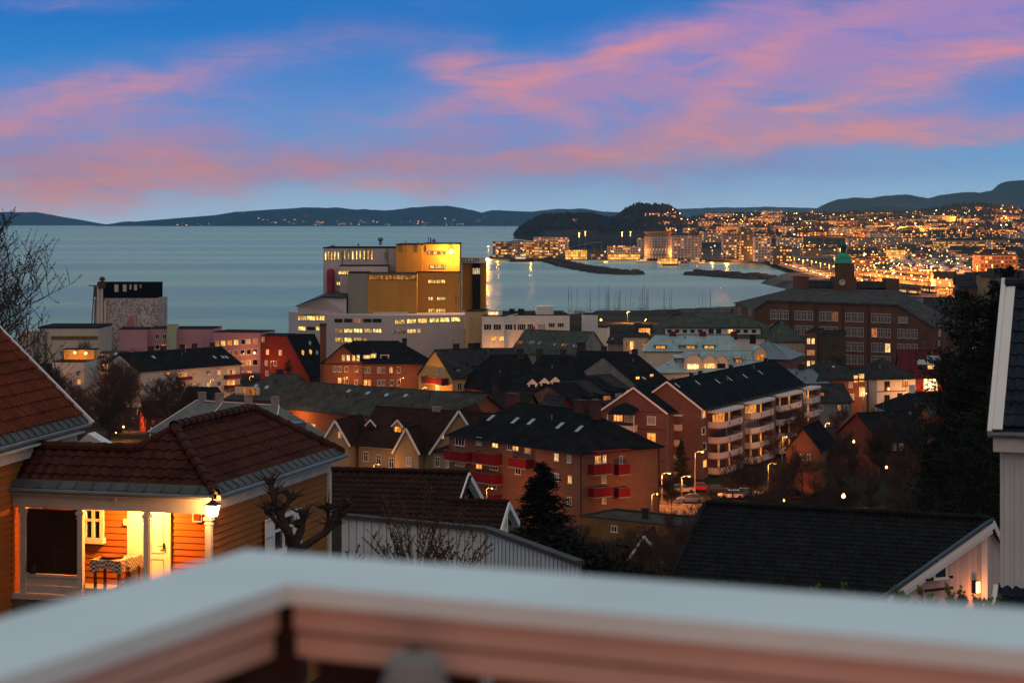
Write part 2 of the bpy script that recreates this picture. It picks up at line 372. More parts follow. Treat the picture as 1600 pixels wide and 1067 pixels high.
gl = t.node('ShaderNodeBsdfGlossy'); t.l.new(t.mix(t.rng(wvn(.0011, .3, 2.2, 6), .40, .60), (.70, .78, .60, 1), (.76, .82, .63, 1)), gl.inputs['Color']); df = t.node('ShaderNodeBsdfDiffuse'); df.inputs['Color'].default_value = (.025, .10, .10, 1)
t.l.new(t.rng(patch, .38, .62, .20, .30), gl.inputs['Roughness']); t.l.new(bp.outputs[0], gl.inputs['Normal'])
fr = t.node('ShaderNodeFresnel'); fr.inputs['IOR'].default_value = 1.33; mx = t.node('ShaderNodeMixShader'); t.l.new(t.m('MULTIPLY', fr.outputs[0], .95), mx.inputs[0]); t.l.new(df.outputs[0], mx.inputs[1]); t.l.new(gl.outputs[0], mx.inputs[2])
t.l.new(mx.outputs[0], wm.node_tree.nodes['Material Output'].inputs[0]); wm.node_tree.nodes.remove(b)
ys = np.array([300, 900, 1500, 2500, 4000, 7000, 12000, 19000, 23900.]); xs = np.linspace(-9000, 9000, 12)
Yw, Xw = np.meshgrid(ys, xs, indexing='ij')
tag(gridmesh('sea', Xw, Yw, Xw * 0, wm, False), kind='structure')

# far hills
def ridge(name, prof, D, dep, col, seed, sh=1.0, lab=None):
    m = mat('hill_' + str(seed), col, .95, .6, .006, spec=0)
    px = np.arange(prof[0][0], prof[-1][0] + .1, 2.0); py = np.interp(px, [p[0] for p in prof], [p[1] for p in prof])
    k = np.linspace(-1, 1, 25)
    Xr = np.empty((25, len(px))); Yr = Xr.copy(); Zr = Xr.copy()
    for i, kk in enumerate(k):
        d = D + kk * dep
        x = (px - 800) / F * D * (1 + kk * dep / D * .5); Xr[i] = x; Yr[i] = d
        top = H + (Y0 - py) / F * D
        f = (1 - abs(kk) ** 1.6); nn = fbm(x, np.full_like(x, d), 900, 5, seed)
        z = top * f * (.82 + .36 * nn * (1 - (kk == 0)) ) if kk != 0 else top + (fbm(x, x * 0, 260, 4, seed) - .47) * 34 + (fbm(x, x * 0, 60, 3, seed + 5) - .45) * 10
        Zr[i] = np.minimum(z, np.maximum(top * (1 - .06 * (abs(kk) > 0)), top * .97 if kk else z)) - (3 if abs(kk) > .97 else 0)
    tag(gridmesh(name, Xr, Yr, Zr, m), kind='structure')
ridge('hills', [(-700, 330), (-200, 326), (0, 332), (60, 332), (110, 340), (160, 350), (185, 353.5)], 22500, 900, (0.033, 0.036, 0.036), 11)
ridge('hills', [(150, 354), (180, 349), (240, 344), (300, 339), (350, 335), (395, 329), (440, 326), (480, 324), (525, 323.5), (560, 327), (600, 328), (650, 324), (700, 322), (740, 328), (752, 332), (768, 328), (800, 329), (840, 331), (900, 337), (960, 345), (1000, 352)], 20000, 1100, (0.024, 0.027, 0.026), 12)
ridge('hills', [(780, 350), (830, 332), (870, 326), (910, 327), (950, 331), (990, 331), (1060, 327), (1120, 325), (1180, 323), (1260, 324), (1300, 326), (1400, 330)], 22800, 900, (0.033, 0.036, 0.036), 13)
ridge('hills', [(1230, 340), (1270, 330), (1285, 320), (1310, 311), (1335, 307.5), (1360, 309), (1385, 305), (1415, 303), (1450, 309), (1470, 304), (1500, 300), (1530, 300), (1550, 296), (1562, 286), (1580, 281), (1610, 280), (1700, 276), (2300, 285)], 15500, 900, (0.027, 0.03, 0.027), 14)
ridge('hills', [(1280, 340), (1330, 328), (1380, 322), (1440, 326), (1490, 319), (1540, 322), (1600, 326), (2200, 322)], 12500, 600, (0.021, 0.024, 0.021), 15)

# air
hz = MB(); hz.box(-9500, -150, -9, 9500, 24000, 720); ho = hz.build('haze'); tag(ho, kind='stuff')
hm = bpy.data.materials.new('haze_air'); hm.use_nodes = True; hm.node_tree.nodes.clear(); t = NT(hm.node_tree)
pv = t.node('ShaderNodeVolumePrincipled'); pv.inputs['Color'].default_value = (.24, .62, 1.0, 1); pv.inputs['Density'].default_value = 2.5e-5
mo = t.node('ShaderNodeOutputMaterial'); t.l.new(pv.outputs[0], mo.inputs['Volume']); ho.data.materials.append(hm)

# ------------------------------------------------------------------ palette
white = mat('white_paint', (.62, .60, .57), .6, .12, .8, stain=.15)
whiteboard = mat('white_boards', (.52, .53, .54), .6, .15, .5, brick=(.16, 40, .012, 0), mortar=.55, dark=.93)
trimw = mat('white_trim', (.72, .71, .68), .55, .1)
cream = mat('cream_render', (.62, .52, .38), .8, .15, .2)
palewall = mat('pale_render', (.50, .47, .44), .85, .15, .15, stain=.2)
pinkwall = mat('pink_render', (.42, .22, .25), .85, .12, .15)
greenwall = mat('sage_render', (.32, .38, .27), .85, .12, .2)
beige = mat('beige_concrete', (.52, .46, .38), .9, .2, .1, stain=.3)
concrete = mat('grey_concrete', (.24, .22, .20), .9, .35, .25, stain=.4)
redwall = mat('red_render', (.24, .035, .025), .85, .25, .2)
orangebrick = mat('orange_brick', (.25, .105, .058), .9, .2, .3, brick=(.5, .15, .012, .5), mortar=.8, dark=.8)
brownbrick = mat('brown_brick', (.20, .085, .055), .9, .25, .3, brick=(.5, .15, .012, .5), mortar=.85, dark=.78)
schoolbrick = mat('school_brick', (.14, .072, .046), .9, .3, .2, brick=(.5, .15, .012, .5), mortar=.85, dark=.78)
blockbrick = mat('block_brick', (.16, .085, .068), .9, .2, .3, brick=(.5, .15, .012, .5), mortar=.85, dark=.82)
darkbrick = mat('dark_brick', (.10, .045, .04), .9, .2, .3, brick=(.5, .15, .012, .5), mortar=.85, dark=.82)
yellowwall = mat('yellow_render', (.62, .36, .11), .85, .12, .2)
ochreboard = mat('ochre_boards', (.36, .25, .14), .8, .12, .4, brick=(40, .16, .012, 0), mortar=.6, dark=.94)
ochretower = mat('ochre_cladding', (.50, .245, .05), .75, .18, .08, brick=(1.2, 60, .03, 0), mortar=.8, dark=.93)
lilac = mat('lilac_concrete', (.50, .44, .44), .85, .15, .08, stain=.2)
sagegrey = mat('sage_cladding', (.24, .25, .20), .8, .1, .1, brick=(1.0, 60, .03, 0), mortar=.8, dark=.95)
def roofm(nm, c, var=.35, rough=1, st=.0): return mat(nm, c, rough, var, .5, brick=(.3, .36, .035, .0), mortar=.35, dark=.72, spec=0, stain=st)
slate = roofm('slate_roof', (.052, .052, .053), .5, 1, .4)
blackroof = roofm('black_roof', (.023, .023, .024), .5)
blueroof = roofm('dark_tile_roof', (.020, .026, .032), .4)
greyroof = roofm('grey_roof', (.085, .082, .072), .45, 1, .5)
greenroof = roofm('mossy_slate_roof', (.09, .105, .088), .45, 1, .5)
brownroof = roofm('brown_tile_roof', (.055, .028, .024), .4)
tealroof = mat('teal_metal_roof', (.26, .36, .36), .5, .3, .3, brick=(.6, 60, .03, 0), mortar=.6, dark=.88, spec=.4, stain=.4)
bluemetal = mat('blue_grey_metal_roof', (.10, .13, .15), .5, .25, .3, brick=(.6, 60, .03, 0), mortar=.6, dark=.88, spec=.4)
palesheet = mat('pale_slate_roof', (.17, .18, .17), .75, .35, .5, brick=(.4, .3, .02, .5), mortar=.6, dark=.8, stain=.4)
flatroof = mat('felt_roof', (.03, .03, .032), 1, .4, .3, spec=0)
metal = mat('zinc', (.16, .18, .19), .55, .25, 2, metal=.2)
darkmetal = mat('dark_metal', (.03, .03, .033), .5, .2, 2)
chim = mat('chimney_brick', (.05, .035, .03), .9, .3, 1)
chimp = mat('pink_chimney_render', (.30, .22, .20), .9, .3, 1)
glass = mat('dark_glass', (.012, .014, .018), .12, .1, 1, spec=.6)
blind = mat('drawn_blind', (.30, .28, .26), .7, .2, 1.5)
skyglass = mat('skylight_glass', (.25, .28, .30), .15, .1, 1, spec=.8)
redbalc = mat('red_balcony_panel', (.20, .009, .010), .7, .15, .5, brick=(.12, 40, .01, 0), dark=.9)
whitebalc = mat('white_balcony_panel', (.52, .46, .44), .7, .1, .5, stain=.15)
maroon = mat('maroon_board', (.12, .015, .015), .8, .2, .5)
lits = [emis('lamplit_amber', (1, .30, .045), 1.35), emis('lamplit_orange', (1, .22, .02), 1.15), emis('lamplit_gold', (1, .42, .10), 1.7), emis('lamplit_dim', (1, .24, .05), .42)]
litwhite = emis('lamplit_cream', (1, .55, .2), 2.2)
rw = random.Random(11)
def pick(lit):
    if lit is True: return rw.choices(lits, (4, 3, 3, 2))[0]
    if lit is False: return rw.choices([glass, blind], (4, 1))[0]
    return lit

WM = {}
def winmesh(w, h, fm, pm, style):
    """pane mesh and frame mesh of a window, centred, facing -Y"""
    k = (round(w, 1), round(h, 1), fm.name, pm.name, style)
    if k in WM: return WM[k]
    a, c = max(w, .3) / 2, max(h, .3) / 2
    p = MB().use(pm); p.box(-a + .04, -.03, -c + .04, a - .04, .02, c - .04)
    f = MB().use(fm); t_ = .07 if w < 2.5 else .1
    f.box(-a - .02, -.09, -c, -a + t_, .03, c); f.box(a - t_, -.09, -c, a + .02, .03, c)
    f.box(-a - .04, -.1, c - t_, a + .04, .03, c + .03); f.box(-a - .06, -.16, -c - .06, a + .06, .03, -c + t_)
    nv = {'plain': 0, 'two': 1, 'cross': 1, 'three': 2, 'many': 3}[style]
    for i in range(nv):
        x = -a + 2 * a * (i + 1) / (nv + 1); f.box(x - .04, -.08, -c + t_, x + .04, .0, c - t_)
    if style in ('cross',): f.box(-a + t_, -.075, c * .25 - .03, a - t_, -.002, c * .25 + .03)
    WM[k] = (p.mesh('window'), f.mesh('window_frame')); return WM[k]

BLDS = []
class Bld:
    def __init__(s, name, label, cat, a=None, ze=12, rot=0, L=None, bx=None, w=11, rh=None, ry=None, wall=None, roof=None, style='gx', hips=(0, 0), zg=None, over=.5, A=None, group=None, soff=None, frames=None, kids=None, obj=None):
        th = R(rot); s.X = Vector((math.cos(th), math.sin(th), 0)); s.Y = Vector((-math.sin(th), math.cos(th), 0))
        A = Q(a[0], a[1], ze) if A is None else Vector((A[0], A[1], ze))
        if L is None:
            k = (bx - 800) / F; L = (k * A.y - A.x) / (math.cos(th) - k * math.sin(th))
        c = A + s.X * L / 2 + s.Y * w / 2
        if zg is None: zg = gz(c.x, c.y) - .3
        s.A, s.L, s.w, s.zg, s.th, s.ze = A, L, w, zg, th, ze - zg
        if rh is None and ry is not None: rh = (H - (ry - Y0) / F * c.y) - ze
        s.rh = rh or 0; s.style = style; s.frames = frames or trimw
        s.o = root(name, label, cat, (A.x, A.y, zg), th, group) if obj is None else obj
        s.roofm = roof; BLDS.append(s)
        ze_ = s.ze
        m = MB().use(wall)
        c4 = [(0, 0), (L, 0), (L, w), (0, w)]
        m.poly([(x, y, 0) for x, y in c4] + [(x, y, ze_) for x, y in c4], [(0, 1, 5, 4), (1, 2, 6, 5), (2, 3, 7, 6), (3, 0, 4, 7)])
        if style == 'gx':
            if not hips[0]: m.face((0, 0, ze_), (0, w / 2, ze_ + s.rh), (0, w, ze_))
            if not hips[1]: m.face((L, 0, ze_), (L, w, ze_), (L, w / 2, ze_ + s.rh))
        if style == 'gy':
            m.face((0, 0, ze_), (L, 0, ze_), (L / 2, 0, ze_ + s.rh)); m.face((0, w, ze_), (L / 2, w, ze_ + s.rh), (L, w, ze_))
        if style == 'flat':
            m.face((0, 0, ze_ - .3), (L, 0, ze_ - .3), (L, w, ze_ - .3), (0, w, ze_ - .3))
        m.build('wall', s.o)
        if style == 'flat':
            r = MB().use(roof); q = .06
            r.box(-q, -q, ze_ + .002, L + q, .35, ze_ + .18); r.box(-q, w - .35, ze_ + .002, L + q, w + q, ze_ + .18)
            r.box(-q, .35, ze_ + .002, .35, w - .35, ze_ + .18); r.box(L - .35, .35, ze_ + .002, L + q, w - .35, ze_ + .18)
            r.box(.3, .3, ze_ - .3, L - .3, w - .3, ze_ - .1); r.build('roof', s.o)
        else:
            s.roof_obj = s._roof(ze_, over, hips, roof)
    def _roof(s, ze, ov, hips, rm):
        L, w = (s.L, s.w) if s.style == 'gx' else (s.w, s.L)
        sl = s.rh / (w / 2); e = ze - ov * sl; t = .18; r = MB().use(rm)
        h0, h1 = hips
        x0, x1 = -ov, L + ov
        E = [(x0, -ov, e), (x1, -ov, e), (x1, w + ov, e), (x0, w + ov, e)]
        r0 = (h0 if h0 else -ov, w / 2, ze + s.rh); r1 = (L - h1 if h1 else L + ov, w / 2, ze + s.rh)
        T = [(x, y, z + t) for x, y, z in E + [r0, r1]]; B = E + [r0, r1]
        v = T + B
        f = [(0, 1, 5, 4), (2, 3, 4, 5), (7, 6, 10, 11), (9, 8, 11, 10), (0, 6, 7, 1), (2, 8, 9, 3)]
        f += [(3, 0, 4), (6, 9, 10), (3, 9, 6, 0)] if h0 else [(0, 4, 10, 6), (4, 3, 9, 10)]
        f += [(1, 2, 5), (8, 7, 11), (1, 7, 8, 2)] if h1 else [(1, 7, 11, 5), (5, 11, 8, 2)]
        if s.style == 'gy': v = [(s.L - y, x, z) for x, y, z in v]
        r.poly(v, f)
        # ridge capping and gutters
        M_ = (lambda p: p) if s.style == 'gx' else (lambda p: (s.L - p[1], p[0], p[2]))
        o = r.build('roof', s.o)
        g = MB().use(darkmetal)
        g.tube([M_((x0, -ov - .06, e + .08)), M_((x1, -ov - .06, e + .08))], .08, 5); g.build('gutter', s.o)
        cpm = MB().use(rm); cpm.tube([M_((r0[0], w / 2, ze + s.rh + t)), M_((r1[0], w / 2, ze + s.rh + t))], .13, 5); cpm.build('ridge_cap', o)
        return o
    def ray(s, px, py):
        d = Vector(((px - 800) / F, 1, -(py - Y0) / F)); o = Vector((0, 0, H)) - s.A; o.z = H - s.zg
        return Vector((o.dot(s.X), o.dot(s.Y), o.z)), Vector((d.dot(s.X), d.dot(s.Y), d.z))
    def on(s, face, px, py):
        o, d = s.ray(px, py)
        t = {'F': lambda: -o.y / d.y, 'B': lambda: (s.w - o.y) / d.y, 'L': lambda: -o.x / d.x, 'R': lambda: (s.L - o.x) / d.x}[face]()
        return o + d * t, t
    def slope(s, px, py, side='F'):
        """point on a roof slope: F front, L/R for ridge-y roofs"""
        o, d = s.ray(px, py)
        if s.style == 'gx':
            k = s.rh / (s.w / 2); n_ = Vector((0, -k, 1)) if side == 'F' else Vector((0, k, 1)); p0 = Vector((0, 0 if side == 'F' else s.w, s.ze + .18))
        else:
            k = s.rh / (s.L / 2); n_ = Vector((-k, 0, 1)) if side == 'L' else Vector((k, 0, 1)); p0 = Vector((0 if side == 'L' else s.L, 0, s.ze + .18))
        t = (p0 - o).dot(n_) / d.dot(n_); return o + d * t, k
    ANG = {'F': 0, 'B': math.pi, 'L': -math.pi / 2, 'R': math.pi / 2}
    def win(s, face, px, py, wp, hp, lit=False, style='two', fm=None, name='window', minw=.4):
        p, dist = s.on(face, px, py)
        q, _ = s.on(face, px + 1, py); mpp = (q - p).length
        pm = pick(lit); a, b_ = winmesh(min(wp * mpp, 12), hp * dist / F, fm or s.frames, pm, style)
        o = link(name, a, s.o, p, s.ANG[face]); link('window_frame', b_, o); return o
    def row(s, face, py, xs, wp, hp, lit='', style='two', fm=None):
        for i, x in enumerate(xs):
            yy_ = py if not isinstance(py, tuple) else py[0] + (py[1] - py[0]) * (x - xs[0]) / max(xs[-1] - xs[0], 1)
            s.win(face, x, yy_, wp, hp, (lit[i % len(lit)] in '1') if lit else rw.random() < .25, style, fm)
    def grid(s, face, n_, floors, w_, h_, lit=.3, z0=1.6, fh=3.0, margin=.8, style='two', fm=None):
        W = s.L if face in 'FB' else s.w
        for k in range(floors):
            for i in range(n_):
                u = margin + (W - 2 * margin) * (i + .5) / n_; z = z0 + k * fh
                if z + h_ / 2 > s.ze: continue
                p = {'F': (u, 0, z), 'B': (W - u, s.w, z), 'L': (0, W - u, z), 'R': (s.L, u, z)}[face]
                a, b_ = winmesh(w_, h_, fm or s.frames, pick(rw.random() < lit), style)
                o = link('window', a, s.o, p, s.ANG[face]); link('window_frame', b_, o)
    def chimney(s, px, py, w_=.8, h_=1.6, m=None, d_=.6):
        """px, py: where the stack meets the ridge"""
        o, d = s.ray(px, py)
        if s.style == 'gx': t = (s.w / 2 - o.y) / d.y
        else: t = (s.L / 2 - o.x) / d.x if abs(d.x) > .2 else (s.w / 2 - o.y) / d.y
        p = o + d * t
        if s.style == 'gx': p.x = max(.6, min(s.L - .6, p.x)); z = s.ze + s.rh
        else: p.x = s.L / 2; z = s.ze + s.rh
        c = MB().use(m or chim); c.box(p.x - w_ / 2, p.y - d_ / 2, z - 1.0, p.x + w_ / 2, p.y + d_ / 2, z + h_)
        c.box(p.x - w_ / 2 - .08, p.y - d_ / 2 - .08, z + h_, p.x + w_ / 2 + .08, p.y + d_ / 2 + .08, z + h_ + .15)
        co = c.build('chimney', s.roof_obj if hasattr(s, 'roof_obj') else s.o)
        k = MB().use(metal); k.box(p.x - w_ / 2 - .1, p.y - d_ / 2 - .1, z + h_ + .152, p.x + w_ / 2 + .1, p.y + d_ / 2 + .1, z + h_ + .21); k.build('chimney_cap', co) if False else None
        return co
    def skylight(s, px, py, w_=.8, l_=1.2, lit=None, side='F'):
        p, k = s.slope(px, py, side); a = math.atan(k)
        m = MB().use(lit or skyglass); m.box(-w_ / 2, -l_ / 2, 0, w_ / 2, l_ / 2, .07); m.use(darkmetal); m.box(-w_ / 2 - .07, -l_ / 2 - .07, -.05, w_ / 2 + .07, l_ / 2 + .07, .05)
        o = m.build('skylight', s.roof_obj)
        if s.style == 'gx': o.rotation_euler = (a if side == 'F' else -a, 0, 0)
        else: o.rotation_euler = (a, 0, -math.pi / 2 if side == 'L' else math.pi / 2)
        o.location = p; return o
    def dormer(s, px, py, w_=1.8, h_=1.6, kind='gable', lit=False, roof=None, wall=None, trim=True, side='F', rh=None, style='two'):
        """px, py: middle of the dormer window; the dormer runs back into the slope"""
        p, k = s.slope(px, py, side); base = p.z - h_ / 2; wall = wall or trimw; roof = roof or s.roofm
        rh = rh if rh is not None else (w_ * .45 if kind == 'gable' else .3)
        dep = (h_ + rh) / k + .4
        m = MB().use(wall); a = w_ / 2
        m.poly([(-a, 0, -h_), (a, 0, -h_), (a, 0, h_ / 2), (-a, 0, h_ / 2), (-a, dep, h_ / 2), (a, dep, h_ / 2)], [(0, 1, 2, 3), (0, 3, 4), (1, 5, 2)])
        if kind == 'gable': m.face((-a, 0, h_ / 2), (a, 0, h_ / 2), (0, 0, h_ / 2 + rh))
        if kind == 'arch':
            pts = [(a * math.cos(t_), 0, h_ / 2 + a * .9 * math.sin(t_)) for t_ in [math.pi * i / 8 for i in range(9)]]
            m.face(*pts)
        d = m.build('dormer', s.roof_obj)
        r = MB().use(roof); o_ = .2
        if kind == 'gable':
            z1 = h_ / 2; zt = h_ / 2 + rh; k2 = rh / a
            for sg in (-1, 1):
                r.poly([(sg * (a + o_), -o_, z1 - o_ * k2), (0, -o_, zt), (0, dep + .6, zt), (sg * (a + o_), dep + .6, z1 - o_ * k2),
                        (sg * (a + o_), -o_, z1 - o_ * k2 + .1), (0, -o_, zt + .1), (0, dep + .6, zt + .1), (sg * (a + o_), dep + .6, z1 - o_ * k2 + .1)],
                       [(0, 3, 2, 1), (4, 5, 6, 7), (0, 1, 5, 4), (2, 3, 7, 6), (0, 4, 7, 3)])
        elif kind == 'shed':
            r.poly([(-a - o_, -o_, h_ / 2), (a + o_, -o_, h_ / 2), (a + o_, dep + .5, h_ / 2 + rh + .2), (-a - o_, dep + .5, h_ / 2 + rh + .2),
                    (-a - o_, -o_, h_ / 2 + .14), (a + o_, -o_, h_ / 2 + .14), (a + o_, dep + .5, h_ / 2 + rh + .34), (-a - o_, dep + .5, h_ / 2 + rh + .34)],
                   [(0, 3, 2, 1), (4, 5, 6, 7), (0, 1, 5, 4), (1, 2, 6, 5), (2, 3, 7, 6), (3, 0, 4, 7)])
        else:
            N = 8; b2 = a + .12
            for i in range(N):
                t0, t1_ = math.pi * i / N, math.pi * (i + 1) / N
                A_, B_ = (b2 * math.cos(t0), h_ / 2 + b2 * .9 * math.sin(t0)), (b2 * math.cos(t1_), h_ / 2 + b2 * .9 * math.sin(t1_))
                r.face((A_[0], -o_, A_[1]), (B_[0], -o_, B_[1]), (B_[0], dep + .6, B_[1]), (A_[0], dep + .6, A_[1]))
        r.build('dormer_roof', d)
        if kind == 'gable' and trim:
            tr = MB().use(trimw)
            for sg in (-1, 1): tr.beam((sg * (a + o_ + .05), -o_ - .05, h_ / 2 - (o_ + .05) * rh / a - .02), (0, -o_ - .05, h_ / 2 + rh), .08, .24)
            tr.build('bargeboard', d)
        pm = pick(lit); wa, wb = winmesh(w_ * (.62 if kind != 'shed' else .8), h_ * .8, trimw, pm, style)
        link('window', wa, d, (0, -.03, -.02)); 
        d.rotation_euler = (0, 0, {'F': 0, 'L': -math.pi / 2, 'R': math.pi / 2}[side]); d.location = p; return d
    def bargeboards(s, end='L', m=None, t_=.35, ov=.5):
        m_ = MB().use(m or trimw); k = s.rh / (s.w / 2) if s.style == 'gx' else s.rh / (s.L / 2)
        if s.style == 'gx':
            x = -ov - .06 if end == 'L' else s.L + ov + .06
            for y in (-ov, s.w + ov): m_.beam((x, y, s.ze - ov * k + .05), (x, s.w / 2, s.ze + s.rh + .05), .1, t_)
        else:
            for x in (-ov, s.L + ov): m_.beam((x, -ov - .06, s.ze - ov * k + .05), (s.L / 2, -ov - .06, s.ze + s.rh + .05), .1, t_)
        m_.build('bargeboard', s.o)
    def balcony(s, face, px0, px1, py0, py1, dep=1.4, m=None, posts=False, slab=None):
        p, d0 = s.on(face, px0, py1); q, d1 = s.on(face, px1, py1); h_ = (py1 - py0) * (d0 + d1) / 2 / F
        u0, u1 = (p.x, q.x) if face in 'FB' else (p.y, q.y)
        if u0 > u1: u0, u1 = u1, u0
        z = p.z; mm = MB().use(m or whitebalc)
        W = u1 - u0
        mm.box(0, -dep, 0, W, -dep + .06, h_); mm.box(0, -dep + .061, 0, .06, 0, h_); mm.box(W - .06, -dep + .061, 0, W, 0, h_)
        o = mm.build('balcony', s.o)
        fl = MB().use(slab or concrete); fl.box(-.02, -dep - .02, -.16, W + .02, 0, -.002); fl.build('balcony_floor', o)
        rl = MB().use(metal); rl.box(-.02, -dep - .03, h_ + .003, W + .02, -dep + .07, h_ + .05); rl.build('balcony_rail', o)
        if face == 'F': o.location = (u0, 0, z)
        elif face == 'R': o.location = (s.L, u0, z); o.rotation_euler = (0, 0, math.pi / 2)
        elif face == 'L': o.location = (0, u1, z); o.rotation_euler = (0, 0, -math.pi / 2)
        return o

# ------------------------------------------------------------------ the town below: left
b = Bld('apartment_block', 'long cream low block with dark roof and wine red balconies behind bare trees', 'building', a=(218, 580), ze=13, rot=52, bx=375, w=14.5, rh=3.9, wall=palewall, roof=blackroof)
for x in (236, 255, 285, 304, 332): b.chimney(x, 546, 1.4, 1.3)
b.row('F', (585, 581), [263, 285, 303, 325, 342, 360], 6, 7, '111010'); b.win('F', 285, 586, 15, 8, lits[0], 'many'); b.win('F', 361, 581, 13, 8, lits[1], 'three')
b.row('F', (609, 598), [247, 263, 283, 303, 326, 342, 360], 6, 8, '1111101'); b.win('F', 283, 605, 16, 8, lits[0], 'many'); b.win('F', 361, 598, 12, 8, lits[2], 'three')
for y in (592, 609): b.balcony('F', 275, 295, y - 3, y + 2, m=maroon)
for y in (588, 604): b.balcony('F', 350, 372, y - 2, y + 4, m=maroon)
for x in (335, 348, 354, 240): b.skylight(x, 558)
for x, y in ((193, 582), (200, 600), (180, 596)): b.win('L', x, y, 4, 7, False)

b = Bld('terrace_house', 'white block with steep grey roof and a brightly lit roof terrace', 'building', a=(82, 566), ze=16, rot=-4, bx=131, w=20, wall=palewall, roof=flatroof, style='flat')
b.row('F', 584, [97, 110, 122], 5, 8, '010'); b.row('F', 597, [97, 110, 124], 6, 8, '001')
b = Bld('town_house', 'grey mansard roofed building with a row of roof lights beside the lit terrace', 'building', a=(133, 578), ze=13, rot=-5, bx=186, w=15, ry=550, wall=palewall, roof=greyroof, hips=(2, 0))
for x in range(144, 174, 5): b.skylight(x, 556, .55, 1.6, lits[3])
b.skylight(181, 553); b.dormer(161, 577, 3.2, 3.2, 'shed', lits[0], style='many'); b.row('F', 596, [150, 163, 176], 5, 8, '010')
tr_ = root('roof_terrace_hut', 'small lamplit hut on the roof of the white block', 'hut', Q(118, 562, 16.2), R(-4))
m = MB().use(yellowwall); m.box(-3, .5, 0, 4.4, 4, 2.4); m.build('wall', tr_); m = MB().use(flatroof); m.box(-3.3, .1, 2.402, 4.8, 4.2, 2.6); m.build('roof', tr_)
LAMPS = []
def lampball(p, r, m, name, label, cat, group=None, light=None, energy=0, parent=None):
    o = root(name, label, cat, p, 0, group) if parent is None else link(name, None, parent, p)
    b_ = MB().use(m); b_.lathe([(.01, -r), (r * .7, -r * .7), (r, 0), (r * .7, r * .7), (.01, r)], n=8); b_.build('lamp_globe', o)
    k = MB().use(darkmetal); k.box(-r * .4, -r * .4, r * .9, r * .4, r * .4, r * 1.5); k.build('bracket', o)
    if energy:
        l = bpy.data.lights.new(name + '_light', 'POINT'); l.color = light; l.energy = energy; l.shadow_soft_size = r
        lo = bpy.data.objects.new(name + '_light', l); C.objects.link(lo); lo.parent = o; lo.location = (0, -r * 1.5, 0)
    return o
sod = (1, .42, .10); glow = emis('sodium_glow', (1, .38, .08), 6.5, .1, True); glow2 = emis('far_lamp_glow', (1, .38, .08), 12, .9); glowr = emis('red_lamp_glow', (1, .05, .02), 12, .3); gloww = emis('white_lamp_glow', (1, .66, .35), 9, .5)
for i, (x, y) in enumerate(((117, 551), (134, 552))):
    lampball(Q(x, y, 18), .35, glow, 'terrace_lamp', ('bright orange lamp at the left end of the roof terrace hut', 'bright orange lamp at the right end of the roof terrace hut')[i], 'lamp', None, sod, 600)

# pink housing
b = Bld('pink_apartment_building', 'pink flat roofed apartment building with green stair tower', 'building', a=(230, 514), ze=17, rot=-2, bx=334, w=14, wall=pinkwall, roof=flatroof, style='flat')
b.row('F', 526, [246, 257], 6, 8, '00'); b.row('F', 542, [246, 256, 287], 7, 7, '011', 'plain')
m = MB().use(greenwall); p, _ = b.on('F', 263, 506); q, _ = b.on('F', 277, 506); m.box(p.x, -2.2, 0, q.x, 2, p.z); so = m.build('stair_tower', b.o)
b = Bld('pink_apartment_building', 'pink blank ended block in front of the grain silo', 'building', a=(187, 515), ze=17, rot=6, bx=230, w=13, wall=pinkwall, roof=flatroof, style='flat')
b = Bld('pink_apartment_building', 'lower pink wing with four rows of square lit windows', 'building', a=(333, 519), ze=16.2, rot=-12, bx=408, w=13, wall=pinkwall, roof=flatroof, style='flat')
b.row('F', (537, 533), [339, 349, 359, 369, 380, 388, 399], 7, 8, '1111011', 'plain'); b.row('F', (552, 549), [360, 369, 379, 389, 399], 7, 8, '11000', 'plain')
b.row('F', (568, 566), [380, 389, 399], 8, 9, '110', 'plain'); b.row('F', (586, 583), [369, 379, 389, 399], 8, 9, '1110', 'plain')
rb = MB().use(darkmetal)
for i in range(18): rb.box(1 + i * b.L / 19, .5, b.ze + .2, 1.5 + i * b.L / 19, .9, b.ze + .5)
rb.build('roof_vents', b.o)

# grain silo works
D_ = 690
o = root('grain_silo', 'grain silo with patterned pale tower, black top storey and outside pipes', 'silo', P(197, 590, D_) * Vector((1, 1, 0)) + Vector((0, 0, 3)) if False else Vector((P(197, 500, D_).x, D_, 3)))
pat = bpy.data.materials.new('pierced_pattern'); pat.use_nodes = True; t = NT(pat.node_tree); b_ = pat.node_tree.nodes['Principled BSDF']
tc = t.node('ShaderNodeTexCoord'); vo = t.node('ShaderNodeTexVoronoi'); vo.inputs['Scale'].default_value = 2.6; mp = t.node('ShaderNodeMapping'); mp.inputs['Scale'].default_value = (1, .55, 1); mp.inputs['Rotation'].default_value = (0, 0, .5)
t.l.new(tc.outputs['UV'], mp.inputs[0]); t.l.new(mp.outputs[0], vo.inputs[0])
no = t.node('ShaderNodeTexNoise'); no.inputs['Scale'].default_value = .22; no.inputs['Detail'].default_value = 2; t.l.new(tc.outputs['UV'], no.inputs[0])
k_ = t.rng(vo.outputs['Distance'], t.rng(no.outputs['Fac'], .35, .65, .2, .5), .62); cc = t.mix(k_, (.52, .47, .44, 1), (.22, .19, .19, 1)); t.l.new(cc, b_.inputs['Base Color']); b_.inputs['Specular IOR Level'].default_value = 0
def at(px, py, D=D_, org=o):  # local x, z of a pixel at depth D
    p = P(px, py, D); return p.x - org.location.x, p.z - org.location.z
x0, z1 = at(162, 466); x1, _ = at(249, 466)
m = MB().use(pat); m.box(x0, 0, 0, x1, 16, z1); m.build('silo_tower', o)
xa, za = at(146, 442); xb, _ = at(243, 442)
